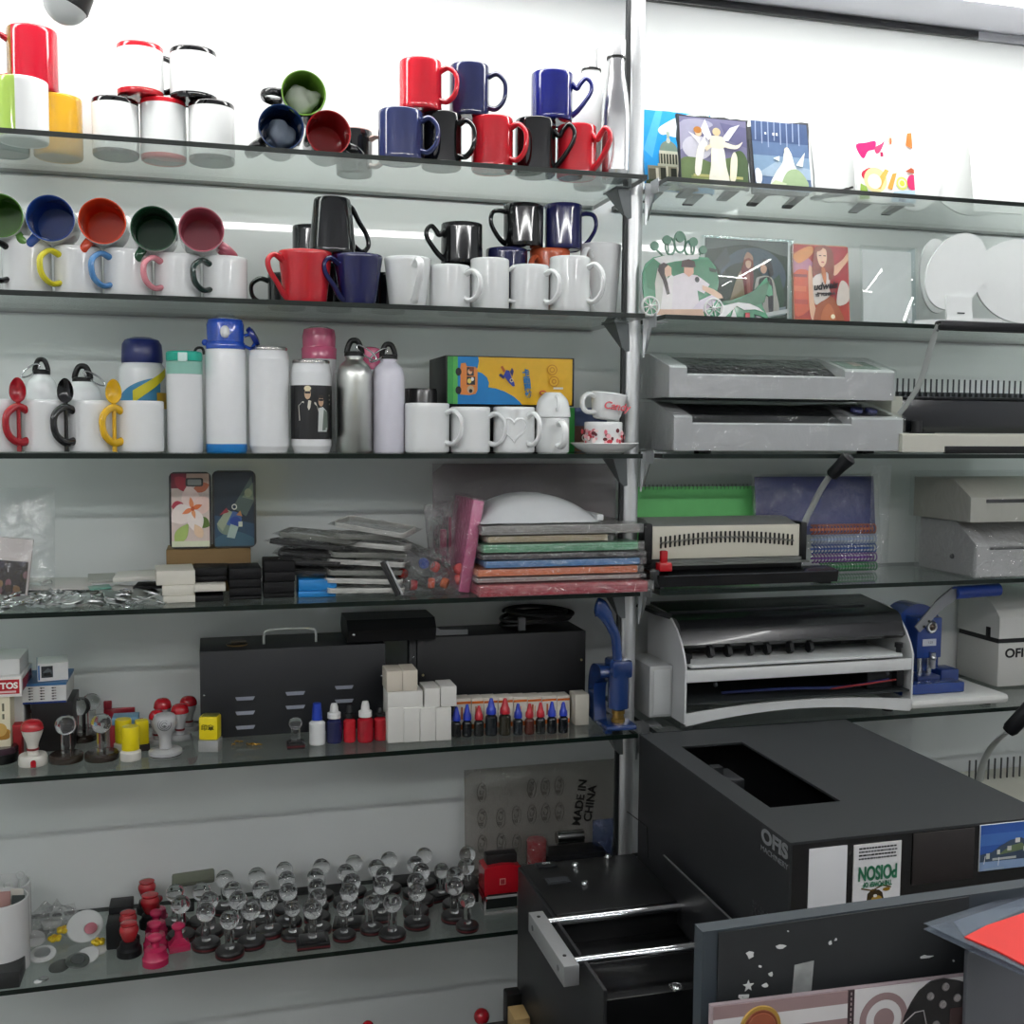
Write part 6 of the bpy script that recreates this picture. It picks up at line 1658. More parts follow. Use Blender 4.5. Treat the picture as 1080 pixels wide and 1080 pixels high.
for cu, cv, ru, rv in ((708.5, 260, 5, 9), (719, 255, 6, 11), (729, 261, 5, 8)):
    c0 = Q(cu, cv); rx_ = Q(cu+ru, cv)[0]-c0[0]; rz_ = c0[1]-Q(cu, cv+rv)[1]
    g.tube([(c0[0]+rx_*math.cos(a), .0025, c0[1]+rz_*math.sin(a)) for a in [2*PI*k/20 for k in range(20)]], .0024, .0024, 6, closed=True)
for cu, cv, ru in ((692, 260.5, 4.5), (705, 253.5, 4.5), (719, 250, 4.5), (733, 254, 4.5), (743, 262, 4)):
    c0 = Q(cu, cv); rx_ = Q(cu+ru, cv)[0]-c0[0]
    g.prism(circ(c0[0], c0[1], rx_, rx_, 18), 0, .005)
for pa, pb in (((692, 262), (700, 270)), ((706, 257), (707, 266)), ((731, 257), (731, 266)), ((741, 265), (738, 271)), ((719, 253), (719, 246))):
    c0, c1 = Q(*pa), Q(*pb)
    g.tube([(c0[0], .0025, c0[1]), (c1[0], .0025, c1[1])], .0022, None, 6)
build('crown', g, mat('#56806a', rough=.3, coat=.2), t)
u0, u1, v0, v1 = 679, 816, 246, 334
w_ = Q(u1, 300)[0]-Q(u0, 300)[0]; h_ = Q(735, v0)[1]-Q(735, v1)[1]
cx_ = (Q(u1, 300)[0]+Q(u0, 300)[0])/2; cz_ = (Q(735, v0)[1]+Q(735, v1)[1])/2
def N(pts): return [((u-u0)/(u1-u0), 1-(v-v0)/(v1-v0)) for u, v in pts]
picture('photo_print', t, face_at(cx_, -.0008, cz_), w_, h_, [
    ('#2f7a55', N([(683, 305), (681, 285), (690, 274), (748, 272), (757, 288), (756, 308), (740, 316), (700, 312)])),
    ('#d9dcda', N([(690, 274), (702, 270), (738, 268), (736, 272), (712, 276), (698, 280)])),
    ('#c9cbc2', N([(692, 330), (691, 300), (694, 284), (700, 280), (704, 286), (706, 330)])),
    ('#e6e3e3', N([(696, 331), (700, 300), (708, 290), (716, 298), (722, 331)])),
    ('#e3dde2', N([(710, 292), (720, 288), (735, 290), (748, 299), (742, 309), (735, 306), (738, 330), (708, 330)])),
    ('#d8d0dd', N([(725, 331), (738, 316), (752, 309), (757, 312), (750, 322), (738, 331)])),
    ('#e0bfa6', N([(740, 300), (752, 304), (760, 309), (762, 313), (757, 314), (740, 305)])),
    ('#dfbda5', N([(699, 283), (704, 280), (708, 283), (708, 291), (703, 293), (700, 290)])), ('#2a1d1a', N([(694, 287), (695, 281), (700, 278), (705, 280), (701, 284), (701, 290), (704, 300), (706, 311), (703, 312), (699, 297)])),
    ('#dcae95', N([(721, 280), (731, 280), (731, 288), (726, 292), (721, 288)])), ('#3a2622', N([(718, 282), (719, 275), (726, 273), (732, 275), (733, 281), (730, 282), (722, 282)])),
    ('#20222a', circ(*N([(734.5, 294.5)])[0], .018, .036, 8)),
    ('#1d3a2e', N([(747, 281), (756, 283), (754, 286), (748, 285)])), ('#e8e8e6', N([(795, 311), (800, 313), (806, 309), (800, 308)])),
    ('#2f6d4c', N([(760, 317), (780, 313), (800, 300), (812, 292), (806, 316), (790, 322), (770, 322)])),
    ('#c8a58c', N([(692, 328), (740, 326), (742, 334), (690, 334)])),
    ('#e6e9e7', N([(759, 322), (778, 317), (790, 318), (800, 322), (806, 327), (796, 324), (784, 325), (776, 321), (764, 333), (758, 333)])), ('#dfe4e1', N([(770, 333), (773, 323), (776, 333)])), ('#b03038', N([(785, 328), (790, 328), (790, 334), (785, 334)]))])
for cu, cv, ru in ((686, 325, 9), (753, 326.5, 9.5)):
    c0 = Q(cu, cv); rr_ = Q(cu+ru, cv)[0]-c0[0]
    zc_ = max(c0[1], rr_+.001)
    g = G().tube([(c0[0]+rr_*math.cos(a), -.003, zc_+rr_*math.sin(a)) for a in [2*PI*k/28 for k in range(28)]], .0022, .0016, 6, closed=True)
    for k in range(8):
        a = 2*PI*k/8+.2
        g.tube([(c0[0], -.003, zc_), (c0[0]+rr_*math.cos(a), -.003, zc_+rr_*math.sin(a))], .0012, None, 5)
    g.ball((c0[0], -.003, zc_), .0045, n=10)
    build('wheel', g, mat('#e9ecea', rough=.3), t)
# glass block with couple in scarves
yB = YF+.10
couple = [('#1e3a2a', rect(0, 0, 1, 1)), ('#3f5560', circ(.58, .55, .40, .36, 24)), ('#16301f', circ(.45, .38, .30, .34, 20)), ('#2a4f38', [(.6, .3), (.9, .6), (.98, .3), (.9, .05)]), ('#5d6a66', [(.0, .86), (.5, .94), (1, .82), (1, 1), (0, 1)]), ('#3a4a48', [(.1, .70), (.25, .9), (.3, .74), (.18, .6)]), ('#8fa0a4', [(.62, .12), (.98, .2), (.98, .1), (.6, .02)]),
    ('#a8987f', [(.26, .12), (.30, .26), (.37, .50), (.43, .62), (.52, .60), (.54, .20), (.40, .10)]), ('#7d3a3a', [(.43, .62), (.47, .72), (.55, .70), (.58, .52), (.54, .20), (.49, .22), (.46, .45)]), ('#a86a62', [(.49, .55), (.53, .6), (.55, .3), (.51, .26)]), ('#e0b79c', circ(.515, .71, .035, .06)), ('#8a4a34', [(.45, .62), (.46, .76), (.52, .80), (.57, .76), (.57, .66), (.54, .74), (.48, .73)]), ('#b08872', [(.46, .76), (.50, .85), (.56, .81), (.57, .75), (.52, .78)]),
    ('#b9b7ae', [(.60, .10), (.60, .48), (.66, .56), (.80, .55), (.86, .36), (.88, .12)]), ('#1c1c22', [(.64, .10), (.64, .46), (.67, .54), (.80, .52), (.82, .12), (.77, .12), (.75, .40), (.70, .40), (.69, .10)]), ('#d6ab90', circ(.70, .66, .04, .065)), ('#1b1b20', [(.66, .68), (.70, .77), (.78, .75), (.82, .60), (.77, .56), (.75, .66), (.69, .71)]),
    ('#2b2a30', rect(.34, .0, .56, .12)), ('#d9dedf', [(.62, .04), (1, .12), (1, .17), (.62, .09)])]
a, b = Xat(742, yB, Z2+.08), Xat(839, yB, Z2+.08)
w_ = b-a; h_ = Zat(249, (a+b)/2, yB)-Z2
t = thing('glass_photo_block', 'thick clear glass block with a photo of a couple in scarves', 'photo block', ((a+b)/2, yB, Z2), (R(-2), 0, 0))
g = G().box(-w_/2, w_/2, 0, .018, .0005, h_, bev=.003)
build('glass_slab', g, ACRYL, t)
picture('photo_print', t, face_at(0, .0125, h_/2), w_*.90, h_*.95, couple, soft=True)
build('backing', G().box(-w_*.45, w_*.45, .0132, .0142, h_*.025, h_*.975), paper('#8fa39a'), t)
build('bright_edge', G().box(-w_/2+.002, w_/2-.002, .004, .012, h_-.004, h_-.0012).box(w_/2-.006, w_/2-.0025, .004, .012, .002, h_-.004), film('edge_glass', tint=(.85, .92, .92), gloss=.35, rough=.05, bump=.2), t)
# red girl panel
girl = [('#a63a2c', rect(0, 0, 1, 1)), ('#b57a8c', circ(.12, .74, .24, .12, 18)), ('#d08a4e', [(0, .86), (.2, .96), (.35, .98), (.34, .88), (.1, .76)]), ('#9a1f26', [(.62, 1), (1, 1), (1, .5), (1, .28), (.70, .40)]), ('#c2502e', [(0, .62), (.28, .66), (.3, .4), (.3, .2), (0, .1)]), ('#7d2a22', rect(0, .585, .24, .62)), ('#d26a44', rect(0, .40, .22, .47)), ('#a8402c', rect(0, .24, .24, .30)),
    ('#d9a98a', [(.62, .70), (.76, .76), (.90, .84), (1.0, .93), (1.0, .84), (.90, .74), (.74, .62)]), ('#dcae90', [(.27, .72), (.36, .66), (.35, .45), (.36, .25), (.42, .06), (.30, .05), (.26, .3)]),
    ('#9a5030', [(.38, .0), (.36, .14), (.46, .30), (.66, .36), (.80, .22), (.88, .0)]), ('#b06238', [(.48, .0), (.50, .16), (.62, .26), (.72, .14), (.72, .0)]),
    ('#d8cec6', [(.34, .62), (.44, .70), (.60, .70), (.72, .64), (.70, .48), (.64, .36), (.48, .28), (.36, .26)]), ('#cabfb6', [(.78, .24), (.98, .30), (.98, .50), (.86, .56), (.78, .4)]), ('#8c2226', [(.66, .60), (.73, .62), (.74, .44), (.68, .34), (.64, .44)]),
    ('#d9ab8e', [(.44, .74), (.46, .66), (.52, .62), (.58, .66), (.60, .74)]), ('#7a2f1c', [(.38, .96), (.50, 1.0), (.66, .98), (.72, .88), (.73, .72), (.70, .60), (.63, .56), (.60, .66), (.40, .62), (.34, .58), (.33, .72), (.36, .86)]),
    ('#dfb799', [(.42, .88), (.45, .95), (.52, .97), (.59, .94), (.60, .84), (.57, .76), (.51, .72), (.45, .77)]), ('#8a3a22', [(.40, .92), (.45, .99), (.54, .99), (.50, .94), (.44, .92)]), ('#4a2a22', rect(.455, .862, .50, .875)), ('#4a2a22', rect(.535, .862, .58, .875)), ('#a8484a', circ(.52, .785, .028, .009, 10)),
    ('#b5693f', [(.49, .70), (.52, .56), (.56, .50), (.58, .60), (.55, .71)]), ('#45302c', rect(.40, .375, .68, .395)), ('#b35a2c', rect(0, 0, .24, .05))]
a, b = Xat(838.5, yB, Z2+.08), Xat(898, yB, Z2+.08)
t = slate('red and brown photo panel of a long-haired woman with one arm raised', 838.5, 898, 257, YF+.095, girl, zb=Z2, body=mat('#caa08a', rough=.4), inset=.975, tilt=-6, poly=lambda w, h: [(x, z+h/2) for x, z in rrect(w, h, .008)], stand=False, name='photo_plaque', cat='photo panel')
text('lettering', 'udweis', .021, satin('#1d1b22'), t, face_at(.007, -.0042, t['h']*.48, R(8)), shear=.35, bold=.0006)
text('lettering', 'YS  BLIND A', .009, satin('#1d1b22'), t, face_at(.006, -.0042, t['h']*.375, R(8)), shear=.2, bold=.0004)
build('gold_dot', G().lathe([(0, 0), (.0055, 0), (.005, .0015), (0, .002)], 20, M=Matrix.Translation((.025, -.0008, .018)) @ Matrix.Rotation(PI/2, 4, 'X')), mat('#e9d9b0', rough=.2, metal=.3), t)
# clear acrylic frame with white card
yC = YF+.09
a, b = Xat(911, yC, Z2+.08), Xat(971, yC, Z2+.08)
w_ = b-a; h_ = Zat(258, (a+b)/2, yC)-Z2
t = thing('acrylic_photo_holder', 'clear acrylic frame with a blank white card', 'frame', ((a+b)/2, yC, Z2), (R(-5), 0, 0))
build('card', G().box(-w_*.44, w_*.42, .009, .0105, .012, h_*.95), mat('#eceeee', rough=.15, coat=.4), t)
build('clear_front', G().box(-w_/2, w_/2, 0, .008, .001, h_, bev=.002), ACRYL, t)
build('clear_edge', G().box(w_/2-.008, w_/2, .0085, .03, .001, h_, bev=.002), film('edge_glass2', tint=(.88, .93, .95), gloss=.3, rough=.05, bump=.3), t)
build('studs', G().cyl((w_*.30, -.004, .014), (w_*.30, .004, .014), .005, n=14), CHROME, t)
for o in t.children:
    if o.name.startswith('studs'): o.name = 'stud'
build('foot', G().box(-w_*.48, -w_*.1, -.012, 0, .0005, .005, bev=.001), mat('#a9afb2', rough=.3), t)
# white egg-shaped blanks
MDFW = mat('#eceded', rough=.16, coat=.5, var=.02)
def egg(label, u0, u1, v0, v1, y, tilt, rollr=0, stand=True):
    zc0 = Zat((v0+v1)/2, Xat((u0+u1)/2, y, Z2+.1), y)-Z2
    a, b = Xat(u0, y, Z2+.08), Xat(u1, y, Z2+.08)
    w = b-a; h = Zat(v0, (a+b)/2, y)-Zat(v1, (a+b)/2, y)
    t = thing('blank_plaque', label, 'panel', ((a+b)/2, y, Z2), (R(tilt), 0, 0))
    cs, sn = math.cos(rollr), math.sin(rollr)
    pts = []
    for k in range(48):
        an = 2*PI*k/48
        ex, ez = (w*.5*.72*math.cos(an), h*.5*1.24*math.sin(an)) if rollr else (w*.5*.95*math.cos(an), h*.5*math.sin(an))
        pts.append((ex*cs-ez*sn, zc0+ex*sn+ez*cs))
    build('board', G().prism(pts, 0, .005), MDFW, t)
    if stand:
        zl = min(z for x, z in pts)
        build('stand_leg', G().prism([(-w*.17, .004), (w*.18, .004), (w*.18, zl+.03), (-w*.17, zl+.03)], -.0052, -.0005), MDFW, t)
        build('stand_foot', G().prism([(-w*.62, .0005), (w*.55, .0005), (w*.57, .002), (w*.57, .022), (w*.2, .022), (-w*.62, .012)], -.0105, -.0056), MDFW, t)
        build('slot', G().box(-w*.05, w*.05, -.0112, -.0104, .030, .033).box(-w*.02, w*.0, -.0112, -.0104, .008, .011), satin('#3a3d40'), t)
    return t
egg('white egg-shaped blank plaque leaning on a white foot', 973, 1050, 247, 323, YF+.065, -5, R(-40))
egg('white egg-shaped blank half hidden behind the leaning plaque', 972, 1008, 250, 330, YF+.125, -5, 0, False)
t = egg('white round blank with a black diamond hole at the far end', 1028, 1132, 251, 341, YF+.085, -5, 0, False)
p = aty(1066, 265, YF+.08)
build('diamond_hole', G().prism([(-.019, .004), (-.014, .009), (.021, -.002), (-.006, -.014)], -.0012, -.0004, M=Matrix.Translation((p.x-t.location.x, 0.002, p.z-Z2))), satin('#1c1b18'), t)
# ------------------------------------------------------------------ second bay, third shelf: laminators
LG = mat('#b9babb', rough=.35, var=.03)
LD = mat('#8b8d8e', rough=.4, var=.03)
def laminator(label, u0, u1, zb, v0, vrec, ul, ur, yf, depth, body, foil, knobs, feet=.006, sleeve=True):
    """u0..u1 front face, v0 top of the front, vrec front lip of the recess, ul..ur recess"""
    zm = zb+.04
    a, b = Xat(u0, yf, zm), Xat(u1, yf, zm)
    xm = (a+b)/2; w = b-a
    h = Zat(v0, xm, yf)-zb; hr = Zat(vrec, xm, yf)-zb
    l, r_ = Xat(ul, yf, zm)-xm, Xat(ur, yf, zm)-xm
    t = thing('laminator', label, 'laminator', (xm, yf, zb))
    hb = h+.030                              # the top rises toward the back
    sd = [(0, feet), (0, h-.004), (.004, h), (depth*.55, hb), (depth, hb), (depth, feet)]
    mid = [(0, feet), (0, hr-.003), (.003, hr), (depth*.30, hr-.014), (depth*.55, hr-.014), (depth*.72, hb-.004), (depth, hb-.002), (depth, feet)]
    g = G().prism(sd, -w/2, l, axis='x').prism(sd, r_, w/2, axis='x').prism(mid, l, r_, axis='x')
    build('casing', g, body, t)
    build('roller_cover', G().prism([(.012, hr-.012), (depth*.16, hr+.004), (depth*.5, hb-.006), (depth*.72, hb-.003), (depth*.5, hr-.014)], l+.004, r_-.004, axis='x'), foil, t)
    for sx in (-w*.36, w*.36):
        build('foot', G().box(sx-.014, sx+.014, .012, .035, 0, feet+.001, bev=.001), BLACK, t)
    nrm = math.atan2(hb-h, depth*.55-.004)
    Mt = Matrix.Translation((0, .004, h)) @ Matrix.Rotation(nrm, 4, 'X')
    if knobs:
        build('control_panel', G().box(r_+.018, w/2-.016, .012, depth*.42, .0003, .0012, M=Mt), satin('#17181c'), t)
        for k in range(2):
            build('dial', G().lathe([(0, .0012), (.014, .0012), (.013, .008), (0, .009)], 24, M=Mt @ Matrix.Translation((r_+.040+.036*k, .045, 0))), mat('#3a4070', rough=.2, coat=.5), t)
    else:
        build('control_panel', G().box(r_+.012, w/2-.022, .012, depth*.40, .0003, .0012, M=Mt), mat('#7d8f84', rough=.25, coat=.3), t)
        build('screen', G().box(r_+.045, w/2-.05, .035, depth*.36, .0013, .0017, M=Mt), mat('#a3877c', rough=.3), t)
    if sleeve:
        gs = G().prism([(-.003, feet), (-.003, h+.001), (.004, h+.004), (depth*.55, hb+.004), (depth+.004, hb+.003), (depth+.004, feet)], -w/2-.004, w/2+.004, axis='x')
        build('sleeve', gs, FILM, t)
    t['h'] = hb
    return t
FOIL = mat('#0a0c0d', rough=.32, var=.8, bump=1.0, scale=75.0, spec=.12)
for n_ in FOIL.node_tree.nodes:
    if n_.type == 'BUMP': n_.inputs['Distance'].default_value = .02
l1 = laminator('grey laminator lower of the two stacked ones, with two dials', 711, 952, Z3, 439.5, 446.5, 730, 898, YF+.025, .20, LG, satin('#191b1d'), True)
laminator('grey laminator on top of the stack with shiny black cover and small screen', 706, 943, Z3+l1['h']+.0045, 388.5, 396, 724.5, 891, YF+.03, .20, LG, FOIL, False, feet=.002)
# binding machine with long pins
CRM = mat('#c9c8bc', rough=.35, var=.03)
yf = YF+.012
x0_ = Xat(952, yf, Z3+.03); x1_ = x0_+.42
def bz(v): return Zat(v, Xat(1010, yf, Z3+.03), yf)-Z3
t = thing('binding_machine', 'cream binding machine with long pins and a raised arm beside the laminators', 'binding machine', (x0_, yf, Z3))
build('base', G().prism([(0, .004), (0, bz(459)), (.05, bz(459)), (.42, bz(459)), (.42, .012), (.105, .012), (.105, .004)], .0, .20).box(0, .42, .004, .2, bz(459)-.004, bz(459)+.003, bev=.002), CRM, t)
build('front_strip', G().box(.104, .42, -.0015, .004, .0005, bz(470.5), bev=.001), satin('#151617'), t)
build('side_cheek', G().box(.008, .036, .055, .19, bz(458), bz(418), bev=.003), CRM, t)
build('pin_block', G().box(.037, .42, .06, .17, bz(457), bz(421), bev=.004), mat('#101217', rough=.25, coat=.2), t)
build('block_rail', G().box(.037, .42, .062, .17, bz(420.5), bz(417.5), bev=.002), satin('#1d1f22'), t)
build('knob', G().cyl((.062, .04, bz(457)), (.062, .04, bz(444)), .011, n=18).box(.05, .10, .03, .05, bz(458), bz(455.5)), satin('#1a1b1e'), t)
zt0, zt1 = bz(416.5), bz(398)
for k in range(24):
    xx = Xat(946+5.9*k, yf+.09, Z3+.13)-x0_
    g = G().box(xx-.0013, xx+.0013, .088, .091, zt0-.002, zt1).box(xx-.003, xx+.003, .078, .092, zt0-.002, zt0+.008)
    build('pin', g, mat('#4a4d50', rough=.3, metal=.6), t)
ALU = mat('#b4b8b6', rough=.4, metal=.35)
pth = [Q_ for Q_ in [(948, 437), (958, 424), (968, 408), (975, 390), (981, 368), (987, 350), (990, 343)]]
yar = [yf+.03, yf+.02, yf+.005, yf-.01, yf-.03, yf-.05, yf-.055]
P_ = [aty(u, v, yy)-Vector((x0_, yf, Z3)) for (u, v), yy in zip(pth, yar)]
build('arm', G().tube(smooth(P_, 4), .011, .003, 8, side=(1, .3, .2)), ALU, t)
e0 = P_[-1]
build('grip', G().box(e0.x-.004, e0.x+.30, e0.y-.012, e0.y+.012, e0.z-.010, e0.z+.010, bev=.006), satin('#141518'), t)
for k in (0, 1):
    build('rivet', G().ball((e0.x-.002-.003*k, e0.y-.006+.002*k, e0.z+.001-.012*k), .0028, n=10), metal('#6a6d6f', .4), t)
# ------------------------------------------------------------------ second bay, fourth shelf: comb binder
yf = YF+.05
xa, xb = Xat(688, yf, Z4+.08), Xat(843, yf, Z4+.08)
xm = (xa+xb)/2; w = xb-xa
def bz(v): return Zat(v, xm, yf)-Z4
zt, zbm = bz(554), bz(588)
t = thing('comb_binder', 'cream comb binding machine with an arched row of black slots and raised lever', 'binding machine', (xm, yf, Z4))
build('front_panel', G().box(-w/2, w/2, 0, .006, zbm, zt, bev=.001), mat('#cfccbc', rough=.4, var=.03), t)
build('top_plate', G().prism([(.0, zt-.001), (.05, zt+.012), (.088, zt+.012), (.088, zt-.001)], -w/2, w/2-.005, axis='x'), mat('#8e918c', rough=.35), t)
build('end_cheek', G().box(-w/2-.020, -w/2-.0005, -.004, .03, zbm-.012, zt+.006, bev=.004), satin('#131416'), t)
build('end_cheek', G().box(w/2+.0005, w/2+.016, -.004, .088, zbm-.012, zt+.004, bev=.003), satin('#131416'), t)
for k in range(30):
    f = k/29
    xx = -w/2+.018+(w-.036)*f
    zc_ = zbm+(zt-zbm)*(.50+.14*math.sin(PI*f))
    build('slot', G().box(xx-.0021, xx+.0021, -.0022, .0, zc_-.0115, zc_+.0125, bev=.0008), satin('#131313'), t)
g = G()
for k in range(60):
    f = k/59; xx = -w/2+.018+(w-.036)*f
    zc_ = zbm+(zt-zbm)*(.50+.14*math.sin(PI*f))
    g.tube([(xx-.003, -.003, zc_-.002), (xx, -.005, zc_+.002), (xx+.003, -.003, zc_-.002)], .0011, None, 5)
build('comb_teeth', g, metal('#8c8d88', .4), t)
build('lower_body', G().box(-w/2-.01, w/2+.01, .005, .088, .018, zbm-.0005, bev=.002), satin('#1b1c1e'), t)
build('die_plate', G().box(-w/2+.02, w/2+.01, -.026, .004, zbm-.011, zbm-.008).box(-w/2+.02, w/2+.01, -.004, .002, zbm-.012, zbm-.001), mat('#6f726e', rough=.35, metal=.4), t)
xr = Xat(885, YF+.0, Z4+.02)-xm; xl = Xat(686, YF, Z4+.02)-xm
build('chip_tray', G().prism([(-.044, .006), (-.049, .030), (-.022, .034), (.004, .034), (.004, .006)], xl+.018, xr, axis='x').box(xl, xl+.022, -.046, .02, .004, .042, bev=.004), mat('#111214', rough=.25, coat=.2), t)
build('foot', G().box(xr-.03, xr-.006, -.03, 0, 0, .007).box(xl+.01, xl+.03, -.03, 0, 0, .007), BLACK, t)
build('tray_line', G().box(xl+.03, xr-.006, -.0505, -.047, .028, .030), satin('#3b3d40'), t)
cl_ = Xat(700, yf-.03, Z4+.08)-xm
build('paper_stop', G().box(cl_-.014, cl_+.014, -.044, -.020, zbm-.020, zbm-.002, bev=.003).box(cl_-.009, cl_+.006, -.040, -.028, zbm-.002, zbm+.022, bev=.003), mat('#b01a22', rough=.25, coat=.3), t)
P_ = [aty(u, v, yy)-Vector((xm, yf, Z4)) for (u, v), yy in zip([(847, 556), (851, 546), (858, 532), (866, 516), (875, 502)], [yf+.02, yf+.01, yf, yf-.02, yf-.04])]
build('lever', G().tube(smooth(P_, 4), .009, .004, 8, side=(1, .2, 0)), ALU, t)
p0, p1 = aty(876, 502, yf-.042)-Vector((xm, yf, Z4)), aty(897, 481, yf-.075)-Vector((xm, yf, Z4))
build('grip', G().tube([p0, p0*.93+p1*.07, p0*.5+p1*.5, p0*.08+p1*.92, p1], [.010, .0135, .014, .017, .010], [.009, .012, .012, .015, .009], 10), satin('#141518'), t)
# green pad
yg = YF+.215
a, b = Xat(672, yg, Z4+.15), Xat(815, yg, Z4+.15)
w_ = b-a; h_ = Zat(513, (a+b)/2, yg)-Z4
t = thing('notepad', 'bright green spiral pad standing behind the comb binder', 'notepad', ((a+b)/2, yg, Z4), (R(-6), 0, 0))
build('cover', G().prism([(-w_/2, 0), (w_/2-.03, 0), (w_/2, h_), (-w_/2, h_)], 0, .006), mat('#6fce76', rough=.5, var=.06), t)
g = G()
for k in range(34):
    xx = -w_/2+.008+(w_-.012)*k/33
    g.tube([(xx+.0015*math.cos(q), .003+.006*math.cos(q), h_-.001+.006*math.sin(q)) for q in [2*PI*i/10 for i in range(10)]], .0007, None, 5, closed=True)
build('wire_spiral', g, mat('#6f7a6c', rough=.3, metal=.5), t)
g = G()
for k, (fx, fz) in enumerate(((.12, .30), (.22, .32), (.34, .31), (.43, .33), (.53, .31))): g.box((fx-.5)*w_-.002, (fx-.5)*w_+.002, -.0006, 0, h_*fz-.002, h_*fz+.002)
g.box((.12-.5)*w_, (.54-.5)*w_, -.0005, 0, h_*.300, h_*.306)
build('print_marks', g, satin('#1f4d26'), t)
# bag of combs with navy sheet
yb = YF+.168
a, b = Xat(803, yb, Z4+.15), Xat(929, yb, Z4+.15)
w_ = b-a; h_ = Zat(502, (a+b)/2, yb)-Z4
t = thing('comb_bag', 'clear bag of coloured binding combs with a navy header sheet', 'bag of combs', ((a+b)/2, yb, Z4), (R(-7), 0, 0))
build('header_sheet', G().box(-w_/2, w_/2, .006, .010, h_*.40, h_), mat('#1c2566', rough=.3), t)
for k, (c, f0, f1) in enumerate((('#cf6a3c', .40, .50), ('#aebfe0', .30, .395), ('#2f58b0', .205, .295), ('#7d3aa8', .11, .20), ('#3f9a5a', .02, .105))):
    g = G()
    zc_ = h_*(f0+f1)/2; rr_ = h_*(f1-f0)*.5
    xl_ = -w_*.06 if k < 4 else 0
    g.box(xl_, w_/2-.006, .004, .008, zc_-rr_*.25, zc_+rr_*.25)
    n = 20
    for i in range(n):
        xx = xl_+.003+(w_/2-.010-xl_)*i/(n-1)
        g.tube([(xx, .005-rr_*math.sin(q)*1.1, zc_+rr_*math.cos(q)*.95) for q in [PI*i2/6-.2 for i2 in range(8)]], .0022, .0009, 5)
    build('comb', g, mat(c, rough=.3), t)
build('bag_film', G().pillow(w_+.02, h_+.01, .035, nx=12, ny=12, wob=.25, p=8, M=Matrix.Translation((0, .002, h_/2)) @ Matrix.Rotation(PI/2, 4, 'X')), FILM, t)
# loose clear bag edge beside it
a, b = Xat(926, YF+.14, Z4+.1), Xat(940, YF+.14, Z4+.1)
t = thing('plastic_bag', 'narrow empty clear bag hanging beside the bag of combs', 'bag', ((a+b)/2, YF+.16, Z4))
build('bag_film', G().pillow(.05, Zat(490, a, YF+.14)-Z4, .012, nx=6, ny=10, wob=.5, p=6, M=Matrix.Translation((0, 0, (Zat(490, a, YF+.14)-Z4)/2)) @ Matrix.Rotation(PI/2, 4, 'X')), FILM, t)
# two bagged laminators at the far end
def bagged(label, u0, zb, v0, yf, body, slot_u, hasrec):
    a = Xat(u0, yf, zb+.04); L = .42
    h = Zat(v0, a, yf)-zb
    t = thing('laminator', label, 'laminator', (a, yf, zb))
    d = .20
    if hasrec:
        sd = [(0, .004), (0, h-.004), (.004, h), (.07, h+.045), (d, h+.045), (d, .004)]
        md_ = [(0, .004), (0, h-.012), (.012, h-.013), (.05, h-.006), (.09, h+.04), (d, h+.043), (d, .004)]
        s1 = Xat(slot_u, yf, zb+.04)-a
        g = G().prism(sd, 0, s1, axis='x').prism(md_, s1, L, axis='x')
        build('casing', g, body, t)
        build('feed_slot', G().box(s1+.004, L, .010, .045, h-.013, h-.009), satin('#141517'), t)
        build('knob', G().ball((-.001, .08, h*.55), .006, n=12), satin('#26282a'), t)
    else:
        sd = [(0, .0), (0, h-.003), (.003, h), (.06, h+.035), (d, h+.035), (d, 0)]
        build('casing', G().prism(sd, 0, L, axis='x'), body, t)
        s1 = Xat(slot_u, yf, zb+.04)-a
        build('feed_slot', G().box(s1, L, -.001, .004, h-.014, h-.006), satin('#141517'), t)
    gs = G().prism([(-.004, .001), (-.004, h), (.055, h+.05), (d+.004, h+.05), (d+.004, .001)], -.010, L, axis='x')
    if not hasrec: build('sleeve', gs, FILM, t)
    else: build('sleeve', gs, SLEEVE, t)
    t['h'] = h+.045
    return t
t = bagged('grey laminator in a clear bag, lower of the pair past the combs', 1030, Z4, 575, YF+.012, mat('#b4b5b4', rough=.4, var=.03), 1043, True)
bagged('beige-grey laminator on top of the bagged pair past the combs', 1024, Z4+t['h']+.004, 524, YF+.02, mat('#aeada2', rough=.4, var=.03), 1040, False)
# ------------------------------------------------------------------ second bay, fifth shelf: creasing machine
yf = YF+.01
WHP = mat('#c9cbcb', rough=.4, var=.02)
xl, xr = Xat(722.5, yf, Z5+.1), Xat(963.5, yf, Z5+.1)
xm = (xl+xr)/2; w = xr-xl
def kz(v, u=845, y=None): return Zat(v, Xat(u, yf if y is None else y, Z5+.1), yf if y is None else y)-Z5
t = thing('creasing_machine', 'white and black creasing machine with curved side plates', 'creasing machine', (xm, yf, Z5))
HT = .265
def sideplate(x0, x1):
    pr_ = [(0, .008), (0, .128), (.010, .150), (.026, .174), (.048, .196), (.076, .213), (.105, .222), (.19, .226), (.20, .216), (.20, .008)]
    return G().prism(pr_, x0, x1, axis='x')
build('side_plate', sideplate(-w/2, -w/2+.004), WHP, t)
build('side_plate', sideplate(w/2-.004, w/2), WHP, t)
g = G().prism([(.036, .158), (.026, .166), (.044, .206), (.058, .214), (.20, .230), (.20, .220), (.07, .203), (.052, .160)], -w/2+.005, w/2-.005, axis='x')
build('top_cover', g, mat('#141517', rough=.22, coat=.3, var=.1), t)
build('cover_rib', G().box(-w/2+.01, w/2-.06, .10, .112, .2185, .2225), satin('#232528'), t)
build('cover_wing', G().prism([(-w/2-.034, .222), (-w/2+.004, .210), (-w/2+.004, .222), (-w/2-.03, .228)], .08, .19), satin('#1a1b1d'), t)
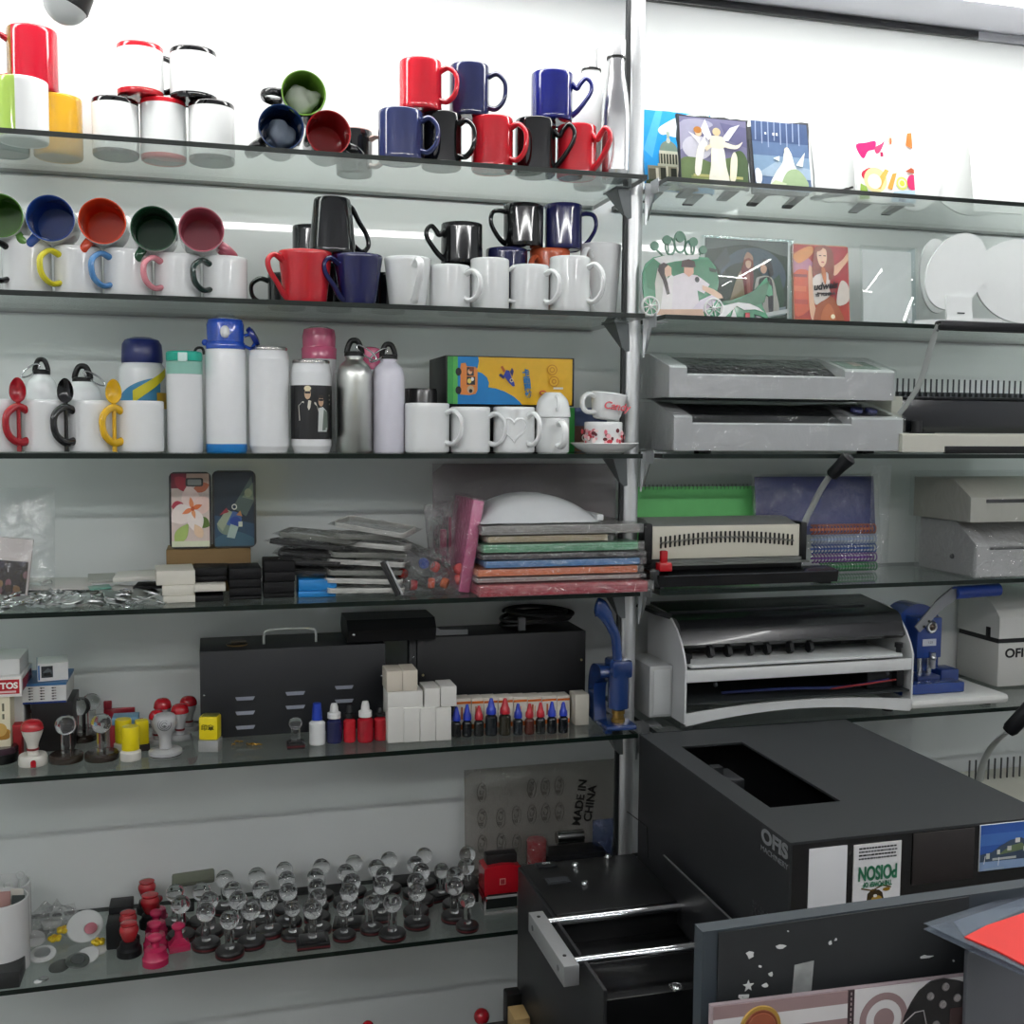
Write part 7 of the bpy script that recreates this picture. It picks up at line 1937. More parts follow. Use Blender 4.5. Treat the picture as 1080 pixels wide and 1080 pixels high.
build('table', G().box(-w/2+.012, w/2-.03, -.004, .12, .124, .131, bev=.0015), mat('#d0d3d2', rough=.35), t)
build('front_bar', G().box(-w/2+.004, w/2-.004, .0, .012, .094, .119, bev=.0015), mat('#d6d8d7', rough=.35), t)
build('back_wall', G().box(-w/2+.005, w/2-.005, .17, .175, .01, .15), mat('#3b4140', rough=.45), t)
build('blade_gap', G().box(-w/2+.05, w/2-.10, .125, .15, .132, .152), satin('#1c2221'), t)
for k in range(6):
    xx = Xat([750, 769, 792, 810, 834, 855][k], yf+.05, Z5+.16)-xm
    build('clamp_finger', G().prism([(.038, .140), (.046, .164), (.062, .166), (.062, .136), (.050, .132)], xx-.006, xx+.003, axis='x'), satin('#16181a'), t)
# arched lower bar
n = 24
arcp = [(-w/2+.004+(w-.008)*i/n, .004+.022*math.sin(PI*min(1, i/n*1.02))**.9) for i in range(n+1)]
arct = [(-w/2+.004+(w-.008)*i/n, .030+.014*math.sin(PI*min(1, i/n*1.0))**.9) for i in range(n+1)]
build('arched_bar', G().prism(arcp+arct[::-1], 0, .004), mat('#d2d4d3', rough=.35), t)
build('inner_floor', G().box(-w/2+.005, w/2-.005, .004, .17, .046, .050), satin('#2b2f30'), t)
build('motor', G().box(w/2-.10, w/2-.035, .02, .09, .051, .088, bev=.004), satin('#151618'), t)
build('wire', G().tube(smooth([(-w*.3, .05, .056), (-.02, .03, .062), (w*.2, .02, .060), (w/2-.05, .015, .072)], 5), .003, None, 6), mat('#232c58', rough=.4), t)
build('wire', G().tube(smooth([(w*.15, .02, .058), (w*.3, .012, .066), (w/2-.03, .012, .072)], 5), .002, None, 6), mat('#8a2a28', rough=.4), t)
build('connector', G().box(w/2-.035, w/2-.016, .008, .03, .056, .092, bev=.003), satin('#131416'), t)
for u, v in ((754.5, 722), (936, 710)):
    xx = Xat(u, yf, Z5+.1)-xm
    build('screw', G().lathe([(0, 0), (.005, 0), (.004, .003), (0, .0035)], 16, M=Matrix.Translation((xx, .0, kz(v, u))) @ Matrix.Rotation(PI/2, 4, 'X')), metal('#55585a', .4), t)
for sx in (-w/2+.012, w/2-.028):
    build('thumb_screw', G().cyl((sx, .015, .131), (sx, .015, .142), .006, n=14).cyl((sx, .015, .142), (sx, .015, .152), .009, n=14), satin('#18191b'), t)
for sx in (-w/2+.02, w/2-.04):
    build('foot', G().cyl((sx, .03, 0), (sx, .03, .009), .012, n=16), BLACK, t)
build('side_box', G().box(-w/2-.052, -w/2-.0005, .06, .19, .010, .118, bev=.002), mat('#b4b7b6', rough=.4), t)
build('side_box_face', G().box(-w/2-.044, -w/2-.006, .0575, .0605, .016, .110, bev=.001), mat('#c6c9c8', rough=.4), t)
# blue badge press
BP = mat('#1d3a7c', rough=.22, coat=.4, var=.05)
yf = YF+.14
xm = Xat(968, yf, Z5+.1)
def px(u, dy=0): return Xat(u, yf+dy, Z5+.12)-xm
def pz(v): return Zat(v, xm, yf)-Z5
t = thing('badge_press', 'blue lever badge press with steel bracket and blue grip', 'press', (xm, yf, Z5))
build('base_slab', G().box(px(925), px(1066, -.13), -.135, .10, .006, .028, bev=.010), mat('#d3d4d0', rough=.35), t)
build('foot', G().cyl((px(1010), -.10, 0), (px(1010), -.10, .008), .012, n=16).cyl((px(950), .04, 0), (px(950), .04, .008), .012, n=16), BLACK, t)
g = G().prism([(q.x, q.y) for q in smooth([(px(940), pz(735)+.004), (px(935), pz(690)), (px(940), pz(662)), (px(952), pz(644)), (px(966), pz(637)), (px(980), pz(641)), (px(990), pz(655)), (px(990), pz(690)), (px(990), pz(735)+.004)], 4)], .0, .06)
build('frame', g, BP, t)
build('head', G().box(px(967, -.045), px(993, -.045), -.045, 0.001, pz(690), pz(648), bev=.003), BP, t)
build('dial_ring', G().lathe([(.007, 0), (.0135, 0), (.014, .004), (.012, .006), (.008, .005), (.007, 0)], 28, M=Matrix.Translation((px(981, -.045), -.0455, pz(657.5))) @ Matrix.Rotation(PI/2, 4, 'X')), CHROME, t)
build('dial_screw', G().lathe([(0, 0), (.007, 0), (.0075, .003), (.004, .007), (0, .008)], 24, M=Matrix.Translation((px(981, -.045), -.0455, pz(657.5))) @ Matrix.Rotation(PI/2, 4, 'X')), metal('#6a5f58', .3), t)
build('label_plate', G().box(px(973, -.046), px(987, -.046), -.0465, -.045, pz(677), pz(670)), mat('#b9bcc4', rough=.35), t)
text('lettering', '1.25', .007, satin('#26314f'), t, face_at(px(981, -.046), -.0468, pz(673.5)))
for u in (970, 980):
    build('guide_post', G().cyl((px(u, -.03), -.03, pz(716)), (px(u, -.03), -.03, pz(689)), .006, n=16), CHROME, t)
build('adjust_bolt', G().cyl((px(984, -.05), -.05, pz(700)), (px(984, -.05), -.05, pz(684)), .0065, n=16).ball((px(984, -.05), -.052, pz(689)), .007, n=14), STEEL, t)
build('die_block', G().box(px(966, -.05), px(990, -.05), -.06, -.01, pz(722)+.012, pz(712)+.012, bev=.002), mat('#162a5c', rough=.3, coat=.3), t)
build('slide_tray', G().box(px(952, -.1), px(1019, -.1), -.10, -.055, .029, .052, bev=.003), BP, t)
build('dies_rail', G().box(px(985), px(1004), -.03, .02, .029, .064, bev=.004), mat('#1a3470', rough=.3, coat=.3), t)
brk = [(px(u, -.06), pz(v)) for u, v in ((964, 655), (969, 661), (990, 640), (1008, 627), (1007, 617.5), (1000, 618), (985, 630))]
build('bracket_arm', G().prism(brk, -.062, -.058), mat('#85878a', rough=.4, metal=.5), t)
build('bracket_arm', G().prism([(x+.055, z-.006) for x, z in brk], .004, .008), mat('#85878a', rough=.4, metal=.5), t)
build('grip', G().cyl((px(1006, -.06), -.058, pz(622)), (px(1050, -.06), -.062, pz(620)), .0145, n=20), mat('#2746a0', rough=.3, coat=.2), t)
build('rivet', G().ball((px(978, -.06), -.063, pz(650)), .003, n=10), BLACK, t)
build('rivet', G().ball((px(973, -.06), -.063, pz(655)), .003, n=10), BLACK, t)
# white office machine
yf = YF+.152
xa = Xat(1053, yf, Z5+.08)
def oz(v): return Zat(v, xa, yf)-Z5
t = thing('document_machine', 'white office machine with rounded hinged lid and black lettering', 'office machine', (xa, yf+.0, Z5))
zb0 = oz(737); d = .15
build('body', G().box(0, .40, 0, d, .003, oz(679), bev=.003), mat('#c9c9c4', rough=.4, var=.02), t)
lid = [(-.0, oz(674)), (-.0, oz(655)), (.004, oz(650)), (.02, oz(642)), (.05, oz(633)), (.10, oz(628)), (d-.02, oz(627)), (d, oz(640)), (d, oz(674))]
build('lid', G().prism([(q.x, q.y) for q in smooth(lid, 3)], 0, .40, axis='x'), mat('#d3d3cf', rough=.35, var=.02), t)
build('gap', G().box(.002, .40, .004, d-.004, oz(679)-.001, oz(674)+.001), satin('#1c1d1e'), t)
build('hinge_block', G().box(-.0015, .003, .030, .045, oz(676), oz(664), bev=.0005), satin('#18191b'), t)
text('lettering', 'OFIS', .030, satin('#1a1b1c'), t, face_at(.052, -.0008, oz(690)), bold=.0009, sx=1.15)
# second comb binder low down behind the big machine
zs = SZ[5]+.0004
yq = YF+.13
stand = cbox('storage_box', 'grey storage carton carrying the low comb binder behind the big black machine', 1010, 1200, 862, 0, YF+.03, .24, mat('#6f7372', rough=.5), zb=zs)
zs = SZ[5]+stand['h']+.0008
xa = Xat(1040, yq, zs+.03)
t = thing('comb_binder', 'comb binding machine low behind the big black machine, lever raised', 'binding machine', (xa, yq, zs))
def qz(v, u=1060): return Zat(v, Xat(u, yq, zs+.03), yq)-zs
build('front_plate', G().prism([(-.06, .001), (-.06, .012), (.06, max(.02, qz(826))), (.10, max(.02, qz(826))), (.10, .001)], -.03, .36, axis='x'), mat('#c2c1b4', rough=.4), t)
for k in range(14):
    xx = -.012+.018*k
    build('pin', G().box(xx-.0015, xx+.0015, .045, .048, max(.015, qz(828)), max(.04, qz(806))), mat('#4c4f4f', rough=.35, metal=.4), t)
    build('slot', G().box(xx-.003, xx+.003, -.02, .035, .0145+.0, .0150+.003, M=Matrix.Translation((0, 0, .004)) @ Matrix.Rotation(R(4), 4, 'X')), satin('#202121'), t)
P_ = [aty(u, v, yy)-Vector((xa, yq, zs)) for (u, v), yy in zip([(1033, 824), (1036, 808), (1043, 792), (1053, 780), (1063, 772)], [yq, yq-.04, yq-.08, yq-.12, yq-.15])]
build('lever', G().tube(smooth(P_, 4), .012, .004, 8, side=(1, .2, 0)), ALU, t)
p0, p1 = aty(1063, 772, yq-.15)-Vector((xa, yq, zs)), aty(1095, 738, yq-.19)-Vector((xa, yq, zs))
build('grip', G().tube([p0, p0*.9+p1*.1, p0*.1+p1*.9, p1], [.013, .017, .018, .010], [.011, .014, .015, .009], 10), satin('#141518'), t)
# ------------------------------------------------------------------ big black machine
BKP = powder('#15171a')
mt = 0.843
A = atz(660, 769.5, mt); B = atz(843, 888, mt); Cc = atz(880, 757.5, mt)
# table carrying the machines
TZ = .30
g = G().box(.30, 2.5, -1.62, YF-.03, TZ-.03, TZ, bev=.004)
tb = thing('work_table', 'dark low work table carrying the black machines', 'table', (0, 0, 0))
build('table_top', g, mat('#2a2826', rough=.5), tb)
for sx in (.34, 2.42):
    for sy in (-1.56, YF-.11):
        build('leg', G().box(sx, sx+.05, sy, sy+.05, 0, TZ-.0305, bev=.003), satin('#1c1c1c'), tb)
x0m = (A.x+B.x)/2; yb_m = YF-.012; yf_m = B.y
wm = Cc.x+.018-x0m
t = thing('engraving_machine', 'big black box machine with open top hatch and a white OFIS mark on its side', 'machine', (x0m, yf_m, TZ))
Hm = mt-TZ; dm_ = yb_m-yf_m
# hatch opening in the top
def mx(u, v): p = atz(u, v, mt); return (p.x-x0m, p.y-yf_m)
h1, h2, h3 = mx(710, 788), mx(779, 783.5), mx(893, 845)
hx0, hx1 = h1[0]+.004, h2[0]; hy0, hy1 = mx(822, 851)[1], h1[1]
hx0 = (mx(710, 788)[0]+mx(822, 851)[0])/2; hx1 = (mx(779, 783.5)[0]+mx(893, 845)[0])/2
g = G()
th = .004
g.box(0, hx0, 0, dm_, Hm-th, Hm).box(hx1, wm, 0, dm_, Hm-th, Hm).box(hx0, hx1, 0, hy0, Hm-th, Hm).box(hx0, hx1, hy1, dm_, Hm-th, Hm)
build('top_panel', g, powder('#202325'), t, ang=20)
build('side_panel', G().box(0, th, 0, dm_, .004, Hm-th), BKP, t)
build('side_panel', G().box(wm-th, wm, 0, dm_, .004, Hm-th), BKP, t)
build('back_panel', G().box(th, wm-th, dm_-th, dm_, .004, Hm-th), BKP, t)
build('front_panel', G().box(th, wm-th, 0, th, .004, Hm-th), mat('#0c0c0d', rough=.25, var=.1), t)
build('floor_panel', G().box(0, wm, 0, dm_, 0, .004), BKP, t)
build('gantry_rail', G().box(hx0+.01, hx0+.035, .06, dm_-.03, Hm-.075, Hm-.060, bev=.003).box(hx0+.034, hx0+.039, .06, dm_-.03, Hm-.068, Hm-.064), mat('#2b2e30', rough=.3, metal=.4), t)
build('carriage', G().box(hx0+.012, hx0+.08, hy1-.11, hy1-.04, Hm-.075, Hm-.035, bev=.004).box(hx0+.03, hx0+.05, hy1-.08, hy1-.06, Hm-.035, Hm-.02), satin('#232527'), t)
# seam line on the side panel, and the side lettering
SIDE = Matrix(((0, 0, -1, 0), (-1, 0, 0, 0), (0, 1, 0, 0), (0, 0, 0, 1)))
def side_at(y, z): return Matrix.Translation((-.0006, y, z)) @ SIDE
def sidepos(u, v):
    d = FW*FPX+RT*(u-540)-UP*(v-540); k = (x0m-CAM.x)/d.x; p = CAM+d*k
    return p.y-yf_m, p.z-TZ
sy, sz = sidepos(817, 890)
TXW = mat('#6a6d6f', rough=.5)
text('lettering', 'OFIS', .030, TXW, t, side_at(sy, sz+.0), bold=.0012, sx=1.35)
text('lettering', 'MACHINERY', .0120, TXW, t, side_at(sy, sz-.021), sx=1.25)
g = G()
s0, s1, s2, s3 = sidepos(662, 856), sidepos(683, 872), sidepos(684, 905), sidepos(688, 912)
g.tube([(-.0008, *s0), (-.0008, *s1), (-.0008, *s2)], .001, None, 5)
build('panel_seam', g, satin('#050505'), t)
sy, sz = sidepos(800, 962)
g = G()
for r_ in range(4):
    for c_ in range(6): g.box(-.001, 0, sy-.03+.009*c_, sy-.025+.009*c_, sz-.02+.009*r_, sz-.016+.009*r_)
build('vent_slots', g, satin('#2e3032'), t)
# things stuck on the front
def front(u, v): p = aty(u, v, yf_m); return p.x-x0m, p.z-TZ
def stuck(label, u0, u1, vt, vb, m, name, shapes=None, cat='card'):
    a0, z1 = front(u0, vt); a1, _ = front(u1, vt); _, z0 = front((u0+u1)/2, vb)
    w, h = a1-a0, z1-z0
    k = thing(name, label, cat, (x0m+(a0+a1)/2, yf_m-.0025, TZ+z0))
    build('sheet', G().box(-w/2, w/2, 0, .002, 0, h, bev=.0006), m, k)
    if shapes: picture('print', k, face_at(0, -.0003, h/2), w*.985, h*.985, shapes)
    return k, w, h
def UPY(pts): return [(x, .49+(y-.30)*.72) for x, y in pts]
stuck('blank white card on the front of the big black machine', 853, 893, 895, 1000, mat('#d9dadb', rough=.4, var=.01), 'white_card')
k, w, h = stuck('upside-down white card with green lettering and a golden insect on the machine front', 900, 950, 891, 1000, mat('#dcdcd8', rough=.4, var=.01), 'printed_card', [
    ('#dedede', rect(0, 0, 1, 1)),
    ('#3a2c12', UPY([(.28, .22), (.30, .36), (.40, .42), (.55, .40), (.62, .36), (.66, .26), (.58, .18), (.42, .16)])), ('#a8842a', UPY(circ(.50, .27, .12, .06))), ('#c9a23a', UPY(circ(.36, .22, .06, .05))), ('#5a4418', UPY(thickline([(.16, .44), (.40, .40), (.62, .46), (.80, .42)], .02))), ('#8a6a22', UPY(circ(.70, .40, .08, .025))), ('#3a2c12', UPY(thickline([(.34, .24), (.30, .08)], .03))), ('#3a2c12', UPY(thickline([(.56, .22), (.60, .08)], .03))), ('#e6e0d0', UPY(circ(.46, .33, .04, .02))),
    ('#c0392b', circ(.82, .70, .02, .012))])
def flip(x, z): return Matrix.Translation((x, -.0016, z)) @ FACE @ Matrix.Rotation(PI, 4, 'Z')
GT_ = mat('#1f6b4a', rough=.4)
text('lettering', 'POISON', .030, GT_, k, flip(0, h*.735), sx=.62, bold=.0010)
text('lettering', 'THE POWER OF', .0105, GT_, k, flip(0, h*.625), sx=.66, bold=.0004)
TG_ = mat('#55585a', rough=.4)
for i, (s_, zz) in enumerate((('A book of natural history', .962), ('and deadly remedies from', .930), ('plants, snakes and spiders', .898), ('with plates in colour', .866))):
    g = G()
    xx = -w*.40
    rr_ = random.Random(i)
    while xx < w*.38:
        L = rr_.uniform(.002, .006); g.box(xx, min(xx+L, w*.40), -.0009, -.0004, h*zz-.0012, h*zz+.0012); xx += L+.0012
    build('text_lines', g, TG_ if i % 2 else satin('#2a2b2c'), k)
stuck('dark brown blank plate on the front of the big black machine', 963, 1027, 879, 929, mat('#231e1d', rough=.45), 'dark_plate', cat='plate')
k, w, h = stuck('blue postcard of a harbour city on the front of the big black machine', 1033, 1096, 870, 915, mat('#d0d4d8', rough=.4), 'postcard', [
    ('#2f56a0', rect(0, 0, 1, 1)), ('#3f6ab0', rect(0, .55, 1, .8)), ('#7f97b8', rect(0, .0, 1, .22)), ('#39485a', [(0, .2), (0, .36), (.2, .40), (.34, .52), (.5, .62), (.68, .66), (.9, .5), (1, .44), (1, .18)]), ('#5f7050', [(.3, .32), (.5, .5), (.7, .54), (.8, .4)]), ('#b9bdb4', rect(.1, .26, .16, .38)), ('#c9cbc2', rect(.28, .34, .33, .44)), ('#b5b7ae', rect(.45, .40, .52, .50)), ('#d9dad2', rect(.58, .56, .66, .66)), ('#c2c4bb', rect(.72, .36, .78, .46)), ('#aab0ac', rect(.2, .22, .6, .27)), ('#dfe3e6', thickline([(.06, .16), (.08, .34)], .01)), ('#dfe3e6', thickline([(.3, .1), (.31, .28)], .01)), ('#8ea0b4', rect(.05, .02, .4, .06))], cat='postcard')

# ------------------------------------------------------------------ small black machine with steel rods
zt = None
yb_s = YF-.02
P1 = aty(549.5, 912, yb_s)
zt = P1.z
D1 = atz(608, 1035, zt-.02)
xs0 = P1.x; ys0 = D1.y-.06
t = thing('flash_stamp_machine', 'small black machine with two steel guide rods and a slotted top', 'machine', (xs0, 0, TZ))
Hs = zt-TZ
xr_ = x0m-.012-xs0                         # reaches up to the big machine
rods = atz(575, 972, zt-.004)
yr1 = rods.y; yr2 = atz(606, 1013, zt-.004).y
xk = atz(748, 945, zt).x-xs0
build('control_top', G().box(0, xr_, yr1+.012, yb_s, Hs*.35, Hs, bev=.002), mat('#0f1011', rough=.35, var=.1), t)
build('tray_floor', G().box(0, xr_, yr2-.04, yr1+.0115, 0, Hs-.055, bev=.002), mat('#0e0f10', rough=.3, coat=.2, var=.1), t)
build('side_wall', G().box(-.006, 0, yr2-.10, yb_s, 0, Hs-.004, bev=.001), mat('#1a1b1d', rough=.45), t)
build('front_body', G().box(.0, xr_+.2, yr2-.30, min(yr2-.0405, yf_m-.006), 0, Hs-.045, bev=.003), mat('#0d0e0f', rough=.3, coat=.2, var=.1), t)
for yy in (yr1, yr2):
    build('guide_rod', G().cyl((atz(552, 958, zt+.004).x-xs0+.006, yy, Hs-.006), (xr_-.004, yy, Hs-.006), .0075, n=20), metal('#d4d6d8', .12), t)
bA_, bB_ = atz(552, 958, zt+.004), atz(608, 1035, zt+.004)
bx_ = (bA_.x+bB_.x)/2-xs0
build('end_bar', G().box(bx_, bx_+.026, yr2-.030, yr1+.026, Hs-.030, Hs+.004, bev=.0015), mat('#9a9c9c', rough=.4, metal=.5), t)
for yy in (yr1+.004, yr2+.004):
    build('bolt', G().cyl((bx_+.012, yy, Hs+.0035), (bx_+.012, yy, Hs+.0048), .0032, n=14), satin('#151617'), t)
    build('bolt', G().cyl((bx_-.0008, yy-.004, Hs-.013), (bx_+.0005, yy-.004, Hs-.013), .005, n=14), metal('#77797a', .4), t)
def tp(u, v): p = atz(u, v, zt); return p.x-xs0, p.y
for u, v in ((607, 913.5), (637, 900), (617, 933)):
    X_, Y_ = tp(u, v)
    build('button', G().lathe([(0, Hs), (.0075, Hs), (.0075, Hs+.002), (.0055, Hs+.0055), (0, Hs+.006)], 20, M=Matrix.Translation((X_, min(Y_, yb_s-.01), .0005))), CHROME, t)
X_, Y_ = tp(576, 913); build('switch', G().box(X_-.020, X_+.020, Y_-.012, Y_+.012, Hs+.0003, Hs+.003, bev=.001).box(X_-.015, X_+.012, Y_-.007, Y_+.007, Hs+.003, Hs+.0045, bev=.001), satin('#1d1e20'), t)
text('lettering', 'ON', .010, mat('#d8d9da', rough=.4), t, Matrix.Translation((X_, Y_, Hs+.0052)))
X_, Y_ = tp(588, 929); build('socket', G().box(X_-.022, X_+.022, Y_-.014, Y_+.014, Hs+.0003, Hs+.0015).box(X_-.017, X_+.017, Y_-.010, Y_+.010, Hs+.0015, Hs+.0022), satin('#2a2c2f'), t)
X_, Y_ = tp(715, 1042)
p = atz(713, 1042, TZ+Hs-.045)
build('button', G().lathe([(0, 0), (.012, 0), (.012, .003), (.009, .004), (.008, .002), (.0065, .0045), (0, .006)], 24, M=Matrix.Translation((p.x-xs0, p.y, Hs-.0448))), CHROME, t)
# thin guard plate beside the big machine
gx = x0m-.016
def onx(u, v, X):
    d = FW*FPX+RT*(u-540)-UP*(v-540); return CAM+d*((X-CAM.x)/d.x)
ga, gb = onx(700, 907, gx), onx(779, 973, gx)
gz = (ga.z+gb.z)/2
build('guard_plate', G().box(gx-xs0-.0015, gx-xs0+.0015, gb.y, ga.y, max(.05, gz-TZ-.10), gz-TZ), satin('#17181a'), t)
build('guard_edge', G().box(gx-xs0-.0016, gx-xs0+.0016, gb.y, ga.y, gz-TZ+.0003, gz-TZ+.0022), mat('#5d5f60', rough=.35, metal=.4), t)
# black block and timber under its near end
p = aty(541, 1046, YF-.05)
bx0_ = Xat(533, YF-.05, p.z-.03)
t = thing('base_block', 'black block on the table end beside the small black machine', 'block', (bx0_, YF-.06, TZ))
build('block_body', G().box(0, xs0-.007-bx0_, 0, .03, 0, p.z-TZ, bev=.004), satin('#141516'), t)
tz_ = p.z
t = thing('timber_offcut', 'short pale timber offcut lying against the black block', 'timber', (Xat(543, YF-.12, TZ+.1), YF-.12, TZ))
build('timber_body', G().box(0, max(.012, xs0-.008-Xat(543, YF-.12, TZ+.1)), 0, .05, 0, max(.03, aty(545, 1060, YF-.07).z-TZ), bev=.001), mat('#a58a5c', rough=.6, var=.2), t)

# ------------------------------------------------------------------ foreground: dark board with printed panel, clear folder
yb = -1.36
tl = aty(741, 983, yb); tr = aty(1075, 936, yb)
ang = 0.0
w = tr.x-tl.x+.02
lean = R(-4)
t = thing('dark_board', 'worn slate-grey board standing in front of the machines', 'board', (tl.x, yb, TZ))
H = (tl.z+tr.z)/2-TZ
drop = (tr.z-tl.z)
BRD = mat('#30383e', rough=.45, var=.12, scale=15.0)
build('board_panel', G().prism([(0, 0), (w, 0), (w, tr.z-TZ), (0, tl.z-TZ)], 0, .018), BRD, t)
def bp(u, v, y=None): p = aty(u, v, yb if y is None else y); return p.x-tl.x, p.z-TZ
iu = [bp(757, 1078), bp(757, 983), bp(1021, 945), bp(1021, 1079)]
i0 = [(iu[1][0], .01), (iu[2][0]+.0, .01), (iu[2][0], iu[2][1]), (iu[1][0], iu[1][1])]
build('face_panel', G().prism(i0, -.0022, -.0003), mat('#202325', rough=.55, var=.25, scale=30.0), t)
# scuffs: chips of white paint and torn tape
SCW = mat('#c9cbca', rough=.6, var=.1)
def chip(u, v, r, seed, sq=1.0):
    rr_ = random.Random(seed); c = bp(u, v)
    k_ = 7
    return [(c[0]+r*math.cos(2*PI*i/k_)*rr_.uniform(.4, 1.2), c[1]+sq*r*math.sin(2*PI*i/k_)*rr_.uniform(.4, 1.2)) for i in range(k_)]
g = G()
for i, (u, v, r, sq) in enumerate(((822, 997, .006, .5), (790, 1006, .006, .9), (975, 1008, .008, .3), (874, 993, .003, 1), (830, 981, .0012, 1), (880, 990, .0016, 1), (1004, 1012, .0014, 1), (800, 1018, .003, .6), (812, 1026, .003, 1), (806, 1038, .004, .7))):
    g.prism(chip(u, v, r, i, sq), -.0030, -.0021)
build('paint_chips', g, SCW, t)
a0, a1 = bp(834, 1048), bp(856, 1012)
g = G().prism([(a0[0], a0[1]), (a1[0]-.001, a0[1]+.002), (a1[0]+.001, a1[1]), (a0[0]+.002, a1[1]-.002)], -.0030, -.0021)
build('tape_scrap', g, mat('#8d908f', rough=.5, var=.5, scale=60.0), t)
c = bp(788, 1038.5); st = [(c[0]+(.0062 if i % 2 == 0 else .0026)*math.cos(PI/2+PI*i/5), c[1]+(.0062 if i % 2 == 0 else .0026)*math.sin(PI/2+PI*i/5)) for i in range(10)]
build('star_mark', G().prism(st, -.0030, -.0021), SCW, t)
c = bp(783, 1053); text('lettering', 'M', .014, SCW, t, face_at(c[0], -.0030, c[1], R(84)), bold=.001)
# printed case standing against it
yq = yb-.022
pl0, pr0 = aty(750, 1061, yq), aty(1021, 1028, yq)
t = thing('printed_case', 'printed case with stitched seam, faded stripes, gold coin and target rings', 'case', (pl0.x, yq, TZ))
def cp(u, v): p = aty(u, v, yq); return p.x-pl0.x, p.z-TZ
wq = pr0.x-pl0.x
hl, hr = pl0.z-TZ, pr0.z-TZ
build('case_body', G().prism([(0, 0), (wq, 0), (wq, hr), (0, hl)], 0, .005), mat('#a39497', rough=.4), t)
dv = (hr-hl)/wq                             # slope of the top edge
def F(x, drop): return (x, hl+dv*x-drop)
MAU, WHT = '#8d7676', '#cbc9c9'
def strip(name, x0, x1, d0, d1, c, y0=-.0014):
    build(name, G().prism([F(x0, d1), F(x1, d1), F(x1, d0), F(x0, d0)], y0, y0+.001), mat(c, rough=.35, var=.06), t)
px2 = wq/271.0
xs_, xm_ = 2*px2, 139*px2
strip('stripe', xs_, xm_, .001, 13*px2, MAU); strip('stripe', xs_, xm_, 13*px2, 27*px2, WHT); strip('stripe', xs_, xm_, 27*px2, 40*px2, MAU); strip('stripe', xs_, xm_, 40*px2, 56*px2, WHT)
strip('stripe', xs_, xm_, 56*px2, 70*px2, MAU); strip('stripe', xs_, xm_, 70*px2, 84*px2, WHT)
strip('seam', xm_, xm_+7*px2, .0005, 90*px2, '#35262b')
g = G()
for i in range(16): 
    q = F(xm_+3.5*px2, 4*px2+5*px2*i); g.box(q[0]-.0006, q[0]+.0006, -.0018, -.0013, q[1]-.0014, q[1]+.0014)
build('stitch', g, mat('#a89a98', rough=.5), t)
strip('white_field', xm_+7*px2, wq-.001, .001, 90*px2, WHT)
c = cp(931, 1074)
for i, (r, cc) in enumerate(((26, MAU), (19, WHT), (11, MAU))):
    build('ring', G().prism([(min(c[0]+r*px2*math.cos(q), wq), c[1]+r*px2*math.sin(q)) for q in [2*PI*k/36 for k in range(36)]], -.0017-.0003*i, -.0013), mat(cc, rough=.35), t)
c = cp(801, 1083)
for i, (r, cc) in enumerate(((21, '#a8863c'), (17.5, '#7d3f26'), (15, '#97533a'))):
    build('coin', G().lathe([(0, 0), (r*px2, 0), (r*px2*.96, .0012), (0, .0014)], 36, M=Matrix.Translation((c[0], -.0014-.0008*i, c[1])) @ Matrix.Rotation(PI/2, 4, 'X')), mat(cc, rough=.35, metal=.3), t)
blob = [cp(950, 1079.5), cp(953, 1070), cp(960, 1056), cp(968, 1044), cp(980, 1034), cp(994, 1030.5), cp(1010, 1033), cp(1019.5, 1036), cp(1019.5, 1079)]
blob = [(x, z) for x, z in blob[:-1]]+[(blob[-1][0], blob[0][1]-.02), (blob[0][0]-.006, blob[0][1]-.02)]
build('black_shape', G().prism(blob, -.0030, -.0013), mat('#111113', rough=.4), t)
for i, (u, v) in enumerate(((979, 1049), (995, 1039), (1007, 1050.5), (992, 1057.5), (985, 1079))):
    c = cp(u, v)
    build('eyelet', G().lathe([(0, .0), (.0042, 0), (.0042, .0012), (.0028, .0016), (.0022, .0010), (0, .0010)], 20, M=Matrix.Translation((c[0], -.0031, c[1])) @ Matrix.Rotation(PI/2, 4, 'X')), mat('#8f8b8a', rough=.35, metal=.5), t)
build('grey_line', G().tube([(*cp(950, 1078)[:1], -.0034, cp(950, 1078)[1]), (cp(963, 1066)[0], -.0034, cp(963, 1066)[1]), (cp(972, 1064)[0], -.0034, cp(972, 1064)[1]), (cp(975, 1079)[0], -.0034, cp(975, 1079)[1])], .0006, None, 5), mat('#a8a4a4', rough=.4), t)
build('red_patch', G().prism([cp(1000, 1062), cp(1019, 1060), (cp(1019, 1079)[0], cp(1019, 1079)[1]-.02), (cp(999, 1079)[0], cp(999, 1079)[1]-.02)], -.0034, -.0029), mat('#2a1515', rough=.4), t)
# plain grey board at the far side, in front
yp = yb-.03
a0 = aty(1021, 1005, yp)
t = thing('grey_board', 'plain mid-grey board beside the printed case', 'board', (a0.x, yp, TZ))
build('board_panel', G().box(0, .16, 0, .006, 0, a0.z-TZ, bev=.001), mat('#54565a', rough=.5, var=.04), t)
